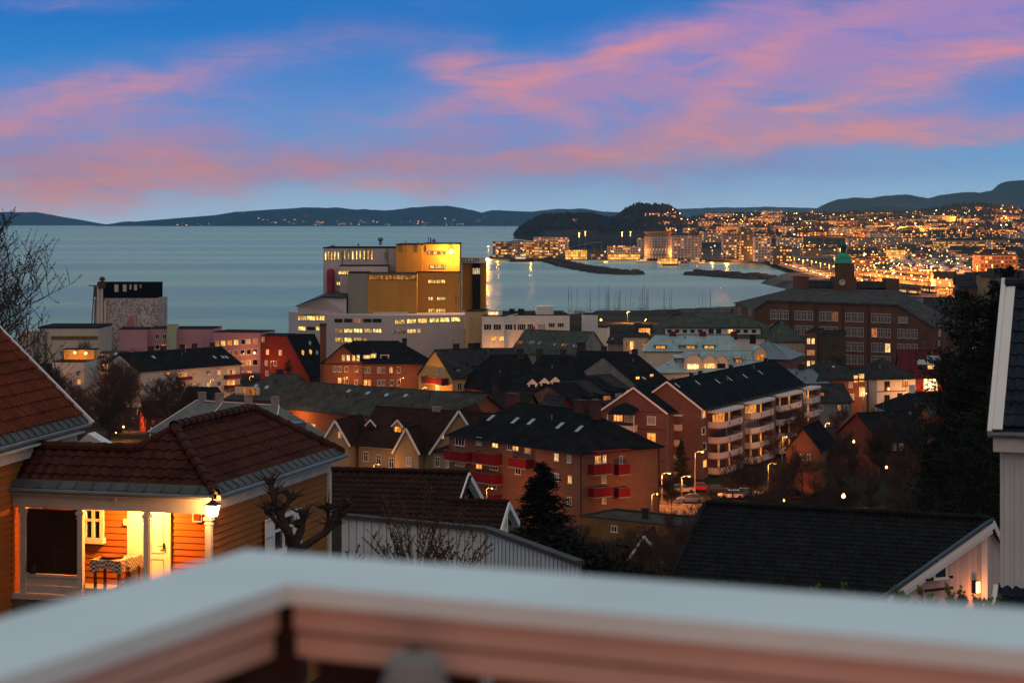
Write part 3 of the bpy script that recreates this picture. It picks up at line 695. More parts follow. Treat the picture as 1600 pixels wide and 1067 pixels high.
m = MB().use(mat('black_cladding', (.008, .008, .01), .9, .3, .3, spec=0)); m.box(xa + 1, 1, z1 + .003, xb, 14, za)
to = m.build('top_storey', o)
m = MB().use(beige)
for px, pw, hh in ((181, 2.6, 3.2), (194, 2.4, 3), (203, 1.2, 2), (219, .9, 1.2), (211, 2, 2.4)):
    xx, zz = at(px, 446); m.box(xx - pw / 4, .88, zz - hh * .7, xx + pw / 4, 1.0, zz + .3)
m.build('cladding_patches', to)
m = MB().use(beige); xw, _ = at(145, 470); m.box(xw, 2, 0, x0 - .01, 14, z1 - .4); m.build('silo_annex', o)
m = MB().use(beige)
for px in (154.5, 159.5): xx, zz = at(px, 447); m.tube([(xx, -.8, 0), (xx, -.8, zz)], .52, 8)
xx, zz = at(165, 470); m.tube([(xx, -.8, 0), (xx, -.8, zz)], .4, 8); m.build('grain_pipe', o)
m = MB().use(mat('rusty_steel', (.10, .05, .035), .8, .4, 1))
xx, zz = at(160, 434); m.box(xx - 1.2, -1.5, zz - 3.6, xx + .9, 1, zz - 1.2); m.lathe([(.2, -1), (.9, -.6), (1.0, 0), (.5, .5), (.1, .6)], (xx, -.3, zz - .2), 8)
p0 = at(139, 446); m.box(p0[0], -.6, p0[1] - .25, xx, 0, p0[1] + .1)
for px in (148, 152): a_ = at(px, 447); c_ = at(px - 4, 508); m.beam((a_[0], -.7, a_[1]), (c_[0], -.7, c_[1]), .3, .3)
a_ = at(151, 455); m.box(a_[0] - .8, -1.0, a_[1] - 2, a_[0] + .8, .2, a_[1] + 1.6); m.build('elevator_head', o)
m = MB().use(mat('faded_pink_mural', (.40, .16, .15), .9, .3, .6)); xx, zz = at(204, 503); m.prism([(0, 0), (1, 0)], 0, 0) if False else m.face((xx - 1.2, -.02, zz - 2), (xx + 1.4, -.02, zz - 2), (xx + 1.2, -.02, zz + .6), (xx + .2, -.02, zz + 2.2), (xx - 1, -.02, zz + 1.2)); m.build('mural', o)

o = root('grain_hall', 'beige windowless hall with a brown band beside the silo', 'hall', Vector((P(88, 520, 660).x, 660, 3.2)))
def at2(px, py): return at(px, py, 660, o)
x0, z1 = at2(60, 513); x1, _ = at2(154, 513)
m = MB().use(beige); m.box(x0, 0, 0, x1, 22, z1); m.box(x0 - 7, 2, 0, x0 - .01, 20, z1 - 1.2); m.build('wall', o)
m = MB().use(flatroof); m.box(x0 - .2, -.2, z1 + .003, x1 + .2, 22.2, z1 + .5); m.build('roof', o)
a_ = at2(80, 525); c_ = at2(153, 531); m = MB().use(mat('brown_band', (.16, .11, .05), .8)); m.box(a_[0], -.06, c_[1], c_[0], -.01, a_[1]); m.build('painted_band', o)
for px in (54, 60, 72):
    a_ = at2(px, 520); m = MB().use(metal); m.tube([(a_[0], -.6, 0), (a_[0], -.6, a_[1] + .5)], .35, 7); m.build('downpipe', o)
a_ = at2(71, 543); m = MB().use(redwall); m.box(a_[0] - .2, -1.1, a_[1] - 1, a_[0] + .2, -.98, a_[1] + 1.2); m.build('warning_sign', o)

# red and brick blocks
b = Bld('red_apartment_building', 'dark red gabled block with steep black roof lights', 'building', a=(478, 581), ze=6.6, rot=28, bx=522, w=34, rh=13.4, wall=redwall, roof=blackroof, over=.3, zg=3) if False else None
b = Bld('red_apartment_building', 'dark red block with a steep black side roof and small lit windows', 'building', a=(407, 525), ze=17, rot=-4, bx=449, w=12, wall=redwall, roof=flatroof, style='flat')
for x, y, l_ in ((411, 530, 1), (418, 550, 1), (438, 551, 1), (416, 567, 1), (430, 568, 0), (417, 583, 0)): b.win('F', x, y, 4.5, 8, bool(l_))
w1 = MB().use(redwall); p, _ = b.on('F', 449, 525); q, _ = b.on('F', 484, 588); w1.poly([(p.x, 0, 0), (q.x, 0, 0), (q.x, 0, q.z), (p.x, 0, p.z)], [(0, 1, 2, 3)]); w1.build('sloping_wall', b.o)
m = MB().use(blackroof); yb = 11; m.poly([(p.x, -.2, p.z + .1), (q.x + .4, -.2, q.z - .3), (q.x + 5.4, yb, q.z - .3), (p.x + 6, yb, p.z + .1), (p.x, -.2, p.z - .3), (q.x + .1, -.2, q.z - .7), (q.x + 5, yb, q.z - .7), (p.x + 6, yb, p.z - .3), (p.x - .01, yb, p.z + .1)], [(0, 1, 2, 3), (4, 5, 1, 0), (1, 5, 6, 2), (0, 3, 8)]); ro = m.build('roof', b.o)
for px, py in ((484, 536), (473, 551), (485, 550), (495, 551)):
    o_, d_ = b.ray(px, py); n_ = Vector((q.x - p.x, 0, q.z - .4 - p.z)).cross(Vector((6, yb + .2, 0))); n_ = -n_ if n_.z < 0 else n_; n_.normalize(); t_ = (Vector((p.x, -.2, p.z + .1)) - o_).dot(n_) / d_.dot(n_); c = o_ + d_ * t_
    m = MB().use(lits[0] if px in (485, 473) else skyglass); u_ = n_.orthogonal().normalized(); v_ = n_.cross(u_)
    m.poly([c + n_ * .12 + u_ * .7 + v_ * .4, c + n_ * .12 - u_ * .7 + v_ * .4, c + n_ * .12 - u_ * .7 - v_ * .4, c + n_ * .12 + u_ * .7 - v_ * .4, c + u_ * .7 + v_ * .4, c - u_ * .7 + v_ * .4, c - u_ * .7 - v_ * .4, c + u_ * .7 - v_ * .4], [(0, 1, 2, 3), (0, 4, 5, 1), (1, 5, 6, 2), (2, 6, 7, 3), (3, 7, 4, 0)]); m.build('skylight', ro)
o = root('brick_chimney_stack', 'tall square brick chimney in front of the white factory', 'chimney', Vector((P(505, 540, 560).x, 560, 3.5)))
m = MB().use(brownbrick); a_ = at(509.5, 506, 560, o); m.box(-a_[0], -a_[0], 0, a_[0], a_[0], a_[1]); m.build('shaft', o)
m = MB().use(darkbrick); m.box(-a_[0] - .12, -a_[0] - .12, a_[1] - .6, a_[0] + .12, a_[0] + .12, a_[1] + .12); m.build('crown', o)

b = Bld('brick_apartment_building', 'brown brick block with a dark hipped roof and a lit attic window row', 'building', a=(502, 567), ze=13.5, rot=-3, bx=660, w=17, ry=534, wall=brownbrick, roof=blackroof, hips=(7, 7), frames=white)
m = MB().use(brownbrick); p, _ = b.on('F', 536, 540); q, _ = b.on('F', 505, 567); r_, _ = b.on('F', 567, 567)
m.poly([(q.x, -.4, 0), (r_.x, -.4, 0), (r_.x, -.4, b.ze), (p.x, -.4, p.z), (q.x, -.4, b.ze), (q.x, 3, 0), (r_.x, 3, 0), (r_.x, 3, b.ze), (p.x, 7, p.z), (q.x, 3, b.ze)], [(0, 1, 2, 3, 4), (1, 6, 7, 2), (5, 0, 4, 9)])
m.use(blackroof); 
for sx_, e_ in ((-1, q), (1, r_)): m.poly([(e_.x + sx_ * .5, -.9, b.ze - .3), (p.x, -.9, p.z + .1), (p.x, 8, p.z + .1), (e_.x + sx_ * .5, 4, b.ze - .3), (e_.x + sx_ * .5, -.9, b.ze - .1), (p.x, -.9, p.z + .35), (p.x, 8, p.z + .35), (e_.x + sx_ * .5, 4, b.ze - .1)], [(0, 1, 2, 3), (4, 7, 6, 5), (0, 4, 5, 1)])
m.build('gable_wing', b.o)
def shift(b, y, fn):  # windows on a plane set forward of the front wall
    k = len(b.o.children); fn()
    for ch in b.o.children:
        if ch.name.startswith('window') and ch.get('done') is None and abs(ch.location.y) < .001 and 'sh' not in ch: ch.location.y = y
    for ch in b.o.children: ch['sh'] = 1
for x in (537, 544.5, 553, 560): b.win('F', x, 559, 5, 9, lits[2]).location.y = -.4
for x in (523, 531, 541.5, 557): b.win('F', x, 576.5, 5, 9, False).location.y = -.4
b.win('F', 531, 594, 5, 8, lits[0]).location.y = -.4; b.win('F', 542, 596, 5, 8, False).location.y = -.4; b.win('F', 557, 597, 5, 8, lits[3]).location.y = -.4
b.row('F', 578, [570, 577, 592, 599, 611, 623], 5, 9, '000010'); b.row('F', 598, [571, 577, 592, 599, 612, 623], 5, 9, '110000')
b.dormer(573, 560, 2, 2, 'shed', lits[2]); b.dormer(583, 559, 1.6, 2.4, 'shed', lits[2]); b.dormer(601, 560, 2.2, 2, 'shed', False)
b.chimney(632, 531, 1.2, .8)

b = Bld('slate_roof_terrace', 'long low orange walled row under a plain grey slate roof', 'building', A=(-50, 431), ze=11, rot=-40, L=52, w=15, rh=4.6, wall=orangebrick, roof=greyroof, zg=3.8, over=.7)
for x, y in ((545, 611), (575, 614), (604, 617), (634, 618)): b.skylight(x, y, .9, 1)
b.row('F', (660, 668), [465, 477, 490], 6, 11, '001'); b.win('F', 493, 673, 8, 9, lits[0])
b = Bld('slate_roof_house', 'grey hipped house with a cut in roof balcony', 'house', a=(352, 622), ze=11, rot=-22, bx=448, w=15, rh=5, wall=orangebrick, roof=greyroof, hips=(8, 1), zg=3.8)
for x, y in ((400, 603), (417, 605)): b.skylight(x, y, .9, 1.1)
p, k = b.slope(386, 616); m = MB().use(cream); m.box(-3, -.3, -1, 3, .1, 1.1); m.use(lits[3]); m.box(-.9, -.4, -.7, 0, -.31, .9); m.box(.4, -.4, -.7, 2.2, -.31, .9)
q_ = m.build('roof_balcony', b.roof_obj); q_.location = p + Vector((0, .2, .5)); m = MB().use(darkmetal)
for i in range(14): m.box(-3 + i * .46, -1.9, -1.2, -2.95 + i * .46, -1.85, -.2)
m.box(-3, -1.9, -.2, 3.1, -1.84, -.14); m.build('railing', q_)
b.chimney(437, 594, 1.6, 1.0)

b = Bld('hip_roof_house', 'pale slate hipped roof with four pink chimneys in a row', 'house', A=(-65.2, 370), ze=12, rot=-33, L=28.5, w=14, rh=5.0, wall=palewall, roof=palesheet, hips=(4.5, 4.5), zg=3.9)
for x in (316, 343, 388, 430): b.chimney(x, 632, 1.2, 1.7, chimp, .9)
b.skylight(317, 659, 1.1, 2.0, lits[2]); b.skylight(294, 656, .9, 1.7)
m = MB().use(trimw); hx = 4.5
for (x_, y_, hxx) in ((-.5, -.5, hx), (b.L + .5, -.5, b.L - hx)): m.beam((x_, y_, b.ze - .1), (hxx, 7, b.ze + b.rh + .25), .16, .14)
m.beam((hx, 7, b.ze + b.rh + .32), (b.L - hx, 7, b.ze + b.rh + .32), .2, .14)
for u_ in (11, 18.5): m.beam((u_, .3, b.ze + .45), (u_, 6.8, b.ze + b.rh + .2), .14, .1)
m.build('roof_flashing', b.roof_obj)
m = MB().use(bluemetal); p, k = b.slope(455, 664); m.box(-1.8, -1, -.6, 1.8, 1.8, .5); q_ = m.build('roof_box', b.roof_obj); q_.location = p

# yellow wooden villa with dormers
b = Bld('wooden_villa', 'ochre wooden villa with brown tiled roof, white bargeboards and four gables', 'house', a=(560, 692), ze=12.5, rot=-33, bx=745, w=11, rh=5.6, wall=ochreboard, roof=brownroof, zg=3.8, over=.5)
b.row('F', (713, 723), [572, 592, 612], 7, 15, '000', 'cross'); b.row('F', (720, 722), [663, 684, 701], 7, 16, '000', 'cross')
b.dormer(580, 672, 1.9, 1.8, 'gable', False, wall=mat('brown_boards', (.06, .03, .025))); b.dormer(622, 674, 2.0, 2.0, 'gable', lits[0], wall=ochreboard)
g = Bld('x', '', '', a=(617, 703), ze=12.3, rot=-20, bx=654, w=6, rh=3.6, wall=ochreboard, roof=brownroof, style='gy', zg=3.8, over=.35, obj=tag(link('gable_bay', None, b.o), None))
mi = Matrix.Translation((b.A.x, b.A.y, b.zg)) @ Matrix.Rotation(b.th, 4, 'Z')
def rel(g, host):
    hm_ = Matrix.Translation((host.A.x, host.A.y, host.zg)) @ Matrix.Rotation(host.th, 4, 'Z')
    gm_ = Matrix.Translation((g.A.x, g.A.y, g.zg)) @ Matrix.Rotation(g.th, 4, 'Z'); g.o.matrix_local = hm_.inverted() @ gm_
def wing(host, pname, **kw):
    g = Bld('x', '', '', obj=link(pname, None, host.o), **kw); rel(g, host); return g
rel(g, b); g.bargeboards(ov=.35); g.win('F', 639, 721, 8, 14, False, 'cross')
g = wing(b, 'gable_bay', a=(676, 703), ze=12.3, rot=-12, bx=760, w=12, rh=6.5, wall=ochreboard, roof=brownroof, style='gy', zg=3.8, over=.5)
g.bargeboards(); g.row('F', 721, [684, 701], 7, 15, '00', 'cross'); g.win('F', 692, 682, 4, 7, lits[0])
g = wing(b, 'gable_bay', a=(505, 690), ze=12.8, rot=-20, bx=545, w=10, rh=3.6, wall=ochreboard, roof=brownroof, style='gy', zg=3.8, over=.4)
g.bargeboards(ov=.4); g.win('F', 531, 679, 5, 10, lits[0])
m = MB().use(trimw); m.beam((0, -.05, b.ze - .5), (b.L, -.05, b.ze - .5), .1, .3); m.beam((0, -.05, b.ze - 4.2), (b.L, -.05, b.ze - 4.2), .1, .2); m.build('cornice_board', b.o)
b.chimney(683, 640, 1.6, .6, chimp)

# dark row with dormers behind
b = Bld('dark_roof_row', 'long dark brown roof with a row of small lit dormers', 'building', a=(642, 652), ze=10.5, rot=-18, bx=812, w=15, ry=614, wall=brownbrick, roof=roofm('dull_brown_roof', (.034, .028, .026)), zg=3.8)
for x, y, l_ in ((648, 636, 1), (671, 640, 3), (738, 647, 3), (748, 648, 3)): b.dormer(x, y, 2.2, 2.2, 'shed', lits[0] if l_ == 1 else blind)
b.chimney(774, 620, 1.0, 1.3)
# yellow gabled
b = Bld('yellow_house', 'yellow gabled house with a small balcony high on the gable', 'house', a=(707, 591), ze=12.5, rot=34, bx=776, w=15.5, rh=6.2, wall=yellowwall, roof=slate, zg=3.8, over=.3)
b.win('L', 686, 580, 5, 12, False); b.win('L', 684, 605, 6, 11, lits[2]); bo = b.balcony('L', 669, 701, 587, 597, m=maroon, dep=2)
b.row('F', (604, 600), [718, 734, 748], 7, 12, '001'); b.win('F', 763, 598, 6, 8, lits[0])
b.dormer(716, 580, 1.6, 1.4, 'shed', skyglass, wall=darkmetal); b.dormer(746, 577, 1.6, 1.4, 'shed', skyglass, wall=darkmetal); b.skylight(769, 574)
for x in (713, 736, 749, 762): b.chimney(x, 550, 1.5, 1.3)
b = Bld('slate_house', 'tall slate roof house with grey gable and paired roof lights', 'house', a=(799, 551), ze=12, rot=-35, bx=905, w=15, rh=6.2, wall=concrete, roof=greenroof, zg=3.6, over=.3)
for x, y in ((811, 535), (815, 535), (829, 535), (833, 535), (843, 536), (867, 538), (879, 539), (884, 539), (897, 540), (902, 540)): b.skylight(x, y, .55, 1.2, lits[3] if x in (815, 884, 879, 811) else None)
m = MB().use(metal); m.beam((-.3, -.3, b.ze + .2), (-.3, 7.5, b.ze + b.rh + .25), .25, .15); m.beam((b.L + .3, -.3, b.ze + .2), (b.L + .3, 7.5, b.ze + b.rh + .25), .25, .15); m.beam((0, 3.2, b.ze + 2.9), (b.L, 3.2, b.ze + 2.9), .12, .3); m.build('verge_flashing', b.roof_obj)
# dark cluster
b = Bld('black_roof_house', 'big black hipped roof with three white trimmed dormers in the middle of the town', 'house', a=(796, 611), ze=10.5, rot=-8, bx=905, w=25, ry=556, wall=orangebrick, roof=blackroof, hips=(6, 3), zg=3.8)
for x in (832, 851, 868): b.dormer(x, 604 - (x - 832) * .1, 2.0, 1.5, 'gable', False)
for x in (813, 843, 880): b.chimney(x, 562, 1.6, 1.5)
b = Bld('black_roof_house', 'black roof with pale verge beside the yellow house', 'house', a=(770, 611), ze=10.5, rot=25, bx=850, w=20, ry=556, wall=orangebrick, roof=blackroof, hips=(4, 0), zg=3.8, over=.4)
b.win('F', 776, 620, 6, 8, lits[0])
b = Bld('black_roof_house', 'black roof ridge running left of the concrete gable', 'house', a=(885, 588), ze=11.5, rot=-20, bx=962, w=20, ry=550, wall=concrete, roof=blackroof, zg=3.8, over=.3)
b.chimney(901, 548, 2.2, 2.2); b.chimney(944, 552, 1.4, 1.3)
b = Bld('black_roof_house', 'steep black roof house with bare concrete gable and two lit roof dormers', 'house', a=(1000, 606), ze=10, rot=42, bx=1052, w=25, rh=6.8, wall=concrete, roof=blackroof, zg=3.8, over=.25)
b.dormer(996, 592, 1.5, 1.5, 'shed', lits[0], wall=darkmetal); b.dormer(1018, 588, 1.5, 1.5, 'shed', lits[0], wall=darkmetal); b.skylight(1006, 591)
b.chimney(1000, 558, 1.5, 1.3)
lab = ['farthest left unit of the stepped black roofed terrace', 'second unit from the left of the stepped black roofed terrace', 'third unit from the left of the stepped black roofed terrace', 'near right unit of the stepped black roofed terrace']
for i in range(4):
    b = Bld('terrace_house', lab[i], 'house', a=(908 + i * 19, 640 - i * 5), ze=10.2 + i * .35, rot=38, L=7.5, w=22, rh=4.4, wall=brownbrick, roof=slate if i % 2 else blackroof, zg=3.8, over=.2, group='stepped black roofed terrace')
    b.dormer(930 + i * 18, 629 - i * 4.5, 2.4, 2.2, 'shed', [blind, lits[3], blind, lits[0]][i], wall=darkmetal)
b = Bld('red_gable_house', 'small dark roofed house with one lit window in its red gable', 'house', a=(862, 648), ze=9.8, rot=30, bx=905, w=7, rh=3.4, wall=redwall, roof=slate, style='gy', zg=3.8)
b.win('F', 874, 642, 7, 11, lits[2])
b = Bld('slate_house', 'low grey roof between the long brown roof and the red gable', 'house', a=(792, 662), ze=9.5, rot=-20, bx=880, w=16, ry=626, wall=brownbrick, roof=slate, zg=3.8, hips=(5, 4))
b = Bld('town_house', 'flat roofed dark brick house tucked behind the black hipped roof', 'house', a=(745, 566), ze=12, rot=0, bx=800, w=14, ry=545, wall=darkbrick, roof=slate, zg=3.8)

# ------------------------------------------------------------------ factory by the water
D_ = 660
o = root('factory', 'large factory with tall ochre tower, sage hall and lilac office floors by the water', 'factory', Vector((P(640, 500, D_).x, D_, 3.2)))
def fat(px, py, y=0): p = P(px, py, D_ + y); return p.x - o.location.x, p.z - o.location.z
def fbox(nm, m, px0, px1, pyt, y0, y1, roof=flatroof, zb=0, pyb=None):
    x0, z1 = fat(px0, pyt, y0); x1, _ = fat(px1, pyt, y0)
    if pyb: zb = fat(px0, pyb, y0)[1]
    mb = MB().use(m); mb.box(x0, y0, zb, x1, y1, z1); w_ = mb.build(nm, o)
    r = MB().use(roof); r.box(x0 - .1, y0 - .1, z1 + .003, x1 + .1, y1 + .1, z1 + .35); r.build('parapet', w_)
    return w_
def fwin(px0, px1, py0, py1, y, m, par=None, fm=lilac, n_=0, glow_frac=1.0):
    a_ = fat(px0, py1, y); c_ = fat(px1, py0, y); W = c_[0] - a_[0]; h_ = c_[1] - a_[1]
    mb = MB().use(m); mb.box(0, -.05, 0, W, .05, h_)
    w_ = mb.build('window_strip', o if par is None else par); w_.location = (a_[0], y - .03, a_[1])
    fr = MB().use(darkmetal)
    for i in range(n_ + 1): fr.box(W * i / max(n_, 1) - .06, -.09, 0, W * i / max(n_, 1) + .06, -.052, h_)
    fr.box(0, -.1, -.12, W, -.04, .02); fr.box(0, -.1, h_ - .02, W, -.04, h_ + .1); fr.build('window_frame', w_); return w_
fl = emis('factory_strip_light', (1, .50, .10), 1.5, .75, scale=.9)
fld = emis('factory_dim_light', (1, .42, .10), .35, .7, scale=.9)
# main volumes, back to front
fbox('tower_wing', ochretower, 722, 759, 412, 46, 62)
fbox('tower', ochretower, 660, 718, 382, 26, 52)
fbox('tower', ochretower, 619, 660.3, 383, 25, 50)
fbox('rear_block', lilac, 505, 620, 388, 34, 60)
fbox('side_hall', ochretower, 651, 719, 426, 22, 30)
fbox('ochre_hall', ochretower, 574.5, 651, 428, 14, 32, darkmetal)
fbox('sage_hall', sagegrey, 544, 574.3, 427, 14, 32)
fbox('setback', lilac, 531, 606, 416, 26, 34)
fbox('connecting_block', lilac, 544, 600, 452, 20, 26) if False else None
fbox('dark_shaft', mat('shaft_cladding', (.02, .017, .014), .7), 738, 750.5, 412, 44.5, 46.0)
wx0, wz = fat(718, 414, 50); wx1, _ = fat(759, 414, 50)
m = MB().use(white); m.box(wx0 + .2, 43.6, wz + .75, wx1 + .2, 44.4, wz + 2.75); sgn = m.build('sign_board', o)
# rooftop lettering (seen from behind it reads backwards)
for i, (ch) in enumerate(('S', 'S', 'S', 'L', 'I', 'E', 'E', 'R')): pass
fc = bpy.data.curves.new('sign_lettering', 'FONT'); fc.body = 'FELLESS'; fc.size = 1.9; fc.extrude = .06; fc.align_x = 'CENTER'
fo = bpy.data.objects.new('sign_lettering', fc); C.objects.link(fo)
dgm = bpy.context.evaluated_depsgraph_get(); me_ = bpy.data.meshes.new_from_object(fo.evaluated_get(dgm)); bpy.data.objects.remove(fo); me_.name = 'sign_lettering'
me_.materials.clear(); me_.materials.append(darkmetal)
so = link('sign_lettering', me_, sgn, (((wx0 + wx1) / 2 - .8), 43.56, wz + 1.05)); so.rotation_euler = (R(90), 0, 0); so.scale = (-1, 1, 1)
m = MB().use(lilac)
# low curved office wing along the street
pts = [(451, 489, 30), (466, 490, 16), (520, 491, 6), (597, 493, 0), (726, 488, 4), (726.5, 488, 20)]
ring = [(fat(px, py, y)[0], y) for px, py, y in pts]; top = 17.3 - .1
zt = fat(597, 493, 0)[1]
back = [(ring[-1][0], 36), (ring[0][0], 38)]
m.prism(ring + back, 0, zt); m.build('office_wing', o)
def wingwin(px0, px1, py0, py1, mm, n_=1):
    pc = (px0 + px1) / 2
    for i in range(len(pts) - 1):
        if pts[i][0] <= pc <= pts[i + 1][0]: break
    (xa, ya), (xb, yb) = ring[i], ring[i + 1]
    def hit(px):
        k = (px - 800) / F; ox = o.location.x; # x = k*(D_+y) - ox
        t = (k * (D_ + ya) - ox - xa) / ((xb - xa) - k * (yb - ya)); return Vector((xa + (xb - xa) * t, ya + (yb - ya) * t, 0))
    a_, c_ = hit(px0), hit(px1); d = (c_ - a_); W = d.length; an = math.atan2(d.y, d.x)
    z0_, z1_ = fat(pc, py1, (a_.y + c_.y) / 2)[1], fat(pc, py0, (a_.y + c_.y) / 2)[1]
    mb = MB().use(mm); mb.box(0, -.05, 0, W, .05, z1_ - z0_); w_ = mb.build('window_strip', o); w_.location = (a_.x, a_.y, z0_); w_.rotation_euler = (0, 0, an)
    fr = MB().use(darkmetal)
    for i in range(n_ + 1): fr.box(W * i / n_ - .05, -.08, 0, W * i / n_ + .05, -.052, z1_ - z0_)
    fr.use(trimw).box(-.1, -.14, -.14, W + .1, -.04, -.02); fr.build('window_frame', w_)
for a_, c_, l_ in ((466, 470, 1), (471, 479, 1), (480, 493, 1), (494, 507, 1), (523, 535, 0), (538, 550, 0), (553, 565, 2), (568, 580, 0), (582, 596, 0), (617, 633, 1), (636, 650, 1), (653, 667, 1), (671, 686, 1), (688, 702, 1), (705, 719, 1)):
    dy = 0 if c_ < 600 else (c_ - 617) * -.045; y_ = 494 + (4 if 520 < a_ < 600 else 0)
    if a_ > 600: y_ = 500.5
    wingwin(a_, c_, y_ + dy, y_ + dy + 6, [glass, fl, fld][l_], 3)
for a_, c_, l_ in ((466, 478, 1), (480, 492, 0), (494, 499, 1), (523, 536, 2), (538, 551, 1), (553, 566, 1), (568, 581, 1), (583, 596, 1), (617, 633, 2), (636, 650, 1), (652, 657, 1)):
    wingwin(a_, c_, 510.5 + (3.5 if a_ > 520 else 0) + (1.5 if a_ > 600 else 0) - (0 if a_ < 600 else (a_ - 617) * .04), 516 + (3.5 if a_ > 520 else 0) + (1.5 if a_ > 600 else 0) - (0 if a_ < 600 else (a_ - 617) * .04), [glass, fl, fld][l_], 3)
for a_, c_ in ((523, 536), (538, 551), (553, 566), (568, 573)): wingwin(a_, c_, 528, 534, fl, 3)
# tower windows
for py_, a_, c_ in ((395, 668, 696), (417, 672, 696), (440, 669, 696), (467, 683, 696), (485, 669, 696)): fwin(a_, c_, py_ - 2.6, py_ + 2.6, 22 if py_ > 427 else 26, fl, n_=7)
fwin(669, 676, 464.4, 469.4, 22, fl, n_=2)
fwin(576.5, 650.5, 430.5, 437, 14, fld, n_=12); fwin(738.5, 750, 419, 428.5, 44.5, emis('shaft_light', (1, .55, .2), 1.0), n_=4)
for x in (507.5, 512, 517, 522, 527.5): fwin(x, x + 2, 393, 406, 34, fl)
for x in (537.5, 544.5, 550, 556, 561.5, 568, 574, 580): fwin(x, x + 1.8, 392, 405.5, 34, fl)
fwin(529, 545, 423.5, 428.5, 26, fl, n_=5); fbox('rear_lower_block', lilac, 506, 545, 418, 25.2, 34) if False else None
for x, y in ((526, 443), (525.5, 460)): fwin(x, x + 6, y - 2.5, y + 2.5, 34, fl, n_=2)
# red tank, roofs and pipes
m = MB().use(mat('red_tank_paint', (.28, .03, .05), .5)); a_ = fat(509, 462, 30); c_ = fat(516.5, 421, 30)
m.lathe([(1.4, a_[1]), (1.4, c_[1] - .6), (1.0, c_[1]), (.2, c_[1] + .3)], (c_[0], 31, 0), 14); m.build('tank', o, smooth=True)
a_ = fat(464, 477, 12); c_ = fat(506, 463, 12); e_ = fat(544, 463, 20)
m = MB().use(darkmetal); m.poly([(a_[0], 8, a_[1]), (c_[0], 8, c_[1] + .2), (e_[0], 12, e_[1]), (e_[0], 32, e_[1] + 1), (c_[0], 32, c_[1] + 1), (a_[0], 32, a_[1]), (a_[0], 8, a_[1] - .4), (c_[0], 8, c_[1] - .2), (e_[0], 12, e_[1] - .4)], [(0, 1, 4, 5), (1, 2, 3, 4), (6, 7, 1, 0), (7, 8, 2, 1)]); m.build('lean_to_roof', o)
m = MB().use(lilac); m.poly([(a_[0] + .6, 9, zt), (e_[0], 13, zt), (e_[0], 13, e_[1] - .41), (c_[0], 9, c_[1] - .21), (a_[0] + .6, 9, a_[1] - .3)], [(0, 1, 2, 3, 4)]); m.build('lean_to_wall', o)
m = MB().use(metal)
for px, r_, h_, y in ((594.5, .9, 2.6, 40), (678, .6, 2.0, 36), (520, .8, 1.0, 40), (553, .4, .8, 40), (560, .3, 1.6, 40)):
    a_ = fat(px, 383 if px > 560 else 388, y); m.lathe([(r_ * .5, 0), (r_ * .5, h_ * .5), (r_, h_ * .62), (r_ * 1.1, h_ * .8), (r_ * .6, h_), (.05, h_ + .1)], (a_[0], y, a_[1]), 10)
m.build('roof_ventilator', o)
m = MB().use(metal)
for px, t_ in ((669.5, 370), (672.5, 371), (673.5, 372), (634, 376), (651, 380), (652.5, 378)):
    a_ = fat(px, 382, 36); c_ = fat(px, t_, 36); m.tube([(a_[0], 36, a_[1]), (c_[0], 36, c_[1])], .14, 5)
for px, y0_, y1_ in ((535, 392, 418), (546, 390, 408), (571.5, 388, 407), (605, 388, 412), (602, 394, 404)):
    a_ = fat(px, y1_, 33.6); c_ = fat(px, y0_, 33.6); m.tube([(a_[0], 33.6, a_[1]), (c_[0], 33.6, c_[1])], .16, 5)
for px, y0_, y1_, yy_ in ((712.5, 462, 474, 21.7), (634, 384, 394, 24.7), (655.5, 384, 394, 24.7), (667, 384, 394, 25.7)):
    a_ = fat(px, y1_, yy_); c_ = fat(px, y0_, yy_); m.tube([(a_[0], yy_, a_[1]), (c_[0], yy_, c_[1])], .14, 5)
m.build('pipework', o)
m = MB().use(white); a_ = fat(583, 493, 3); c_ = fat(638, 491, 3)
for i in range(22):
    x = a_[0] + (c_[0] - a_[0]) * i / 22; m.box(x, 5, zt + .01, x + .35, 6, zt + .8)
m.build('roof_equipment', o)
a_ = fat(705, 393, 24); lampball(Vector((a_[0], 23.4, a_[1])), .7, emis('floodlight_glow', (1, .55, .12), 60, .1, True), 'floodlight', '', '', light=(1, .5, .12), energy=21000, parent=o)
# yellowish stair block and white modern offices to the right
b = Bld('factory_annex', 'ochre stair block joined to the right end of the white factory wing', 'building', a=(727, 487), ze=21.5, rot=-6, bx=755, w=18, wall=mat('ochre_render', (.46, .32, .16), .85, .15), roof=flatroof, style='flat', zg=3.4, over=.1)
b.win('F', 736.5, 497, 5, 2.5, False, 'plain', name='sign')
b = Bld('office_building', 'low white modern office with dark ribbon windows left of the long white deck', 'building', a=(753, 494), ze=20.5, rot=-10, bx=788, w=26, wall=white, roof=flatroof, style='flat', zg=3.4)
b.row('F', 511, [762, 777, 795], 12, 9, '000', 'three'); b.row('F', 529, [772, 783], 9, 7, '11', 'two')
m = MB().use(white); p, _ = b.on('F', 758, 486); q, _ = b.on('F', 776, 486); m.box(p.x, 4, b.ze, q.x, 10, p.z + .2); pb = m.build('roof_pavilion', b.o); m = MB().use(litwhite); m.box(p.x + .3, 3.9, b.ze + .3, q.x - .3, 3.99, p.z - .5); m.build('window', pb)
b = Bld('office_building', 'long white flat deck building with dark chimneys on its roof', 'building', a=(787, 493), ze=20.0, rot=3, bx=890, w=30, wall=white, roof=flatroof, style='flat', zg=3.4)
b.row('F', 511, [800, 815, 830, 846], 13, 10, '0000', 'many'); b.row('F', 508, [862, 876], 10, 7, '00', 'three')
for x, y, l_ in ((836, 507, 1), (772, 530, 1)): b.win('F', x, y, 6, 5, lits[1])
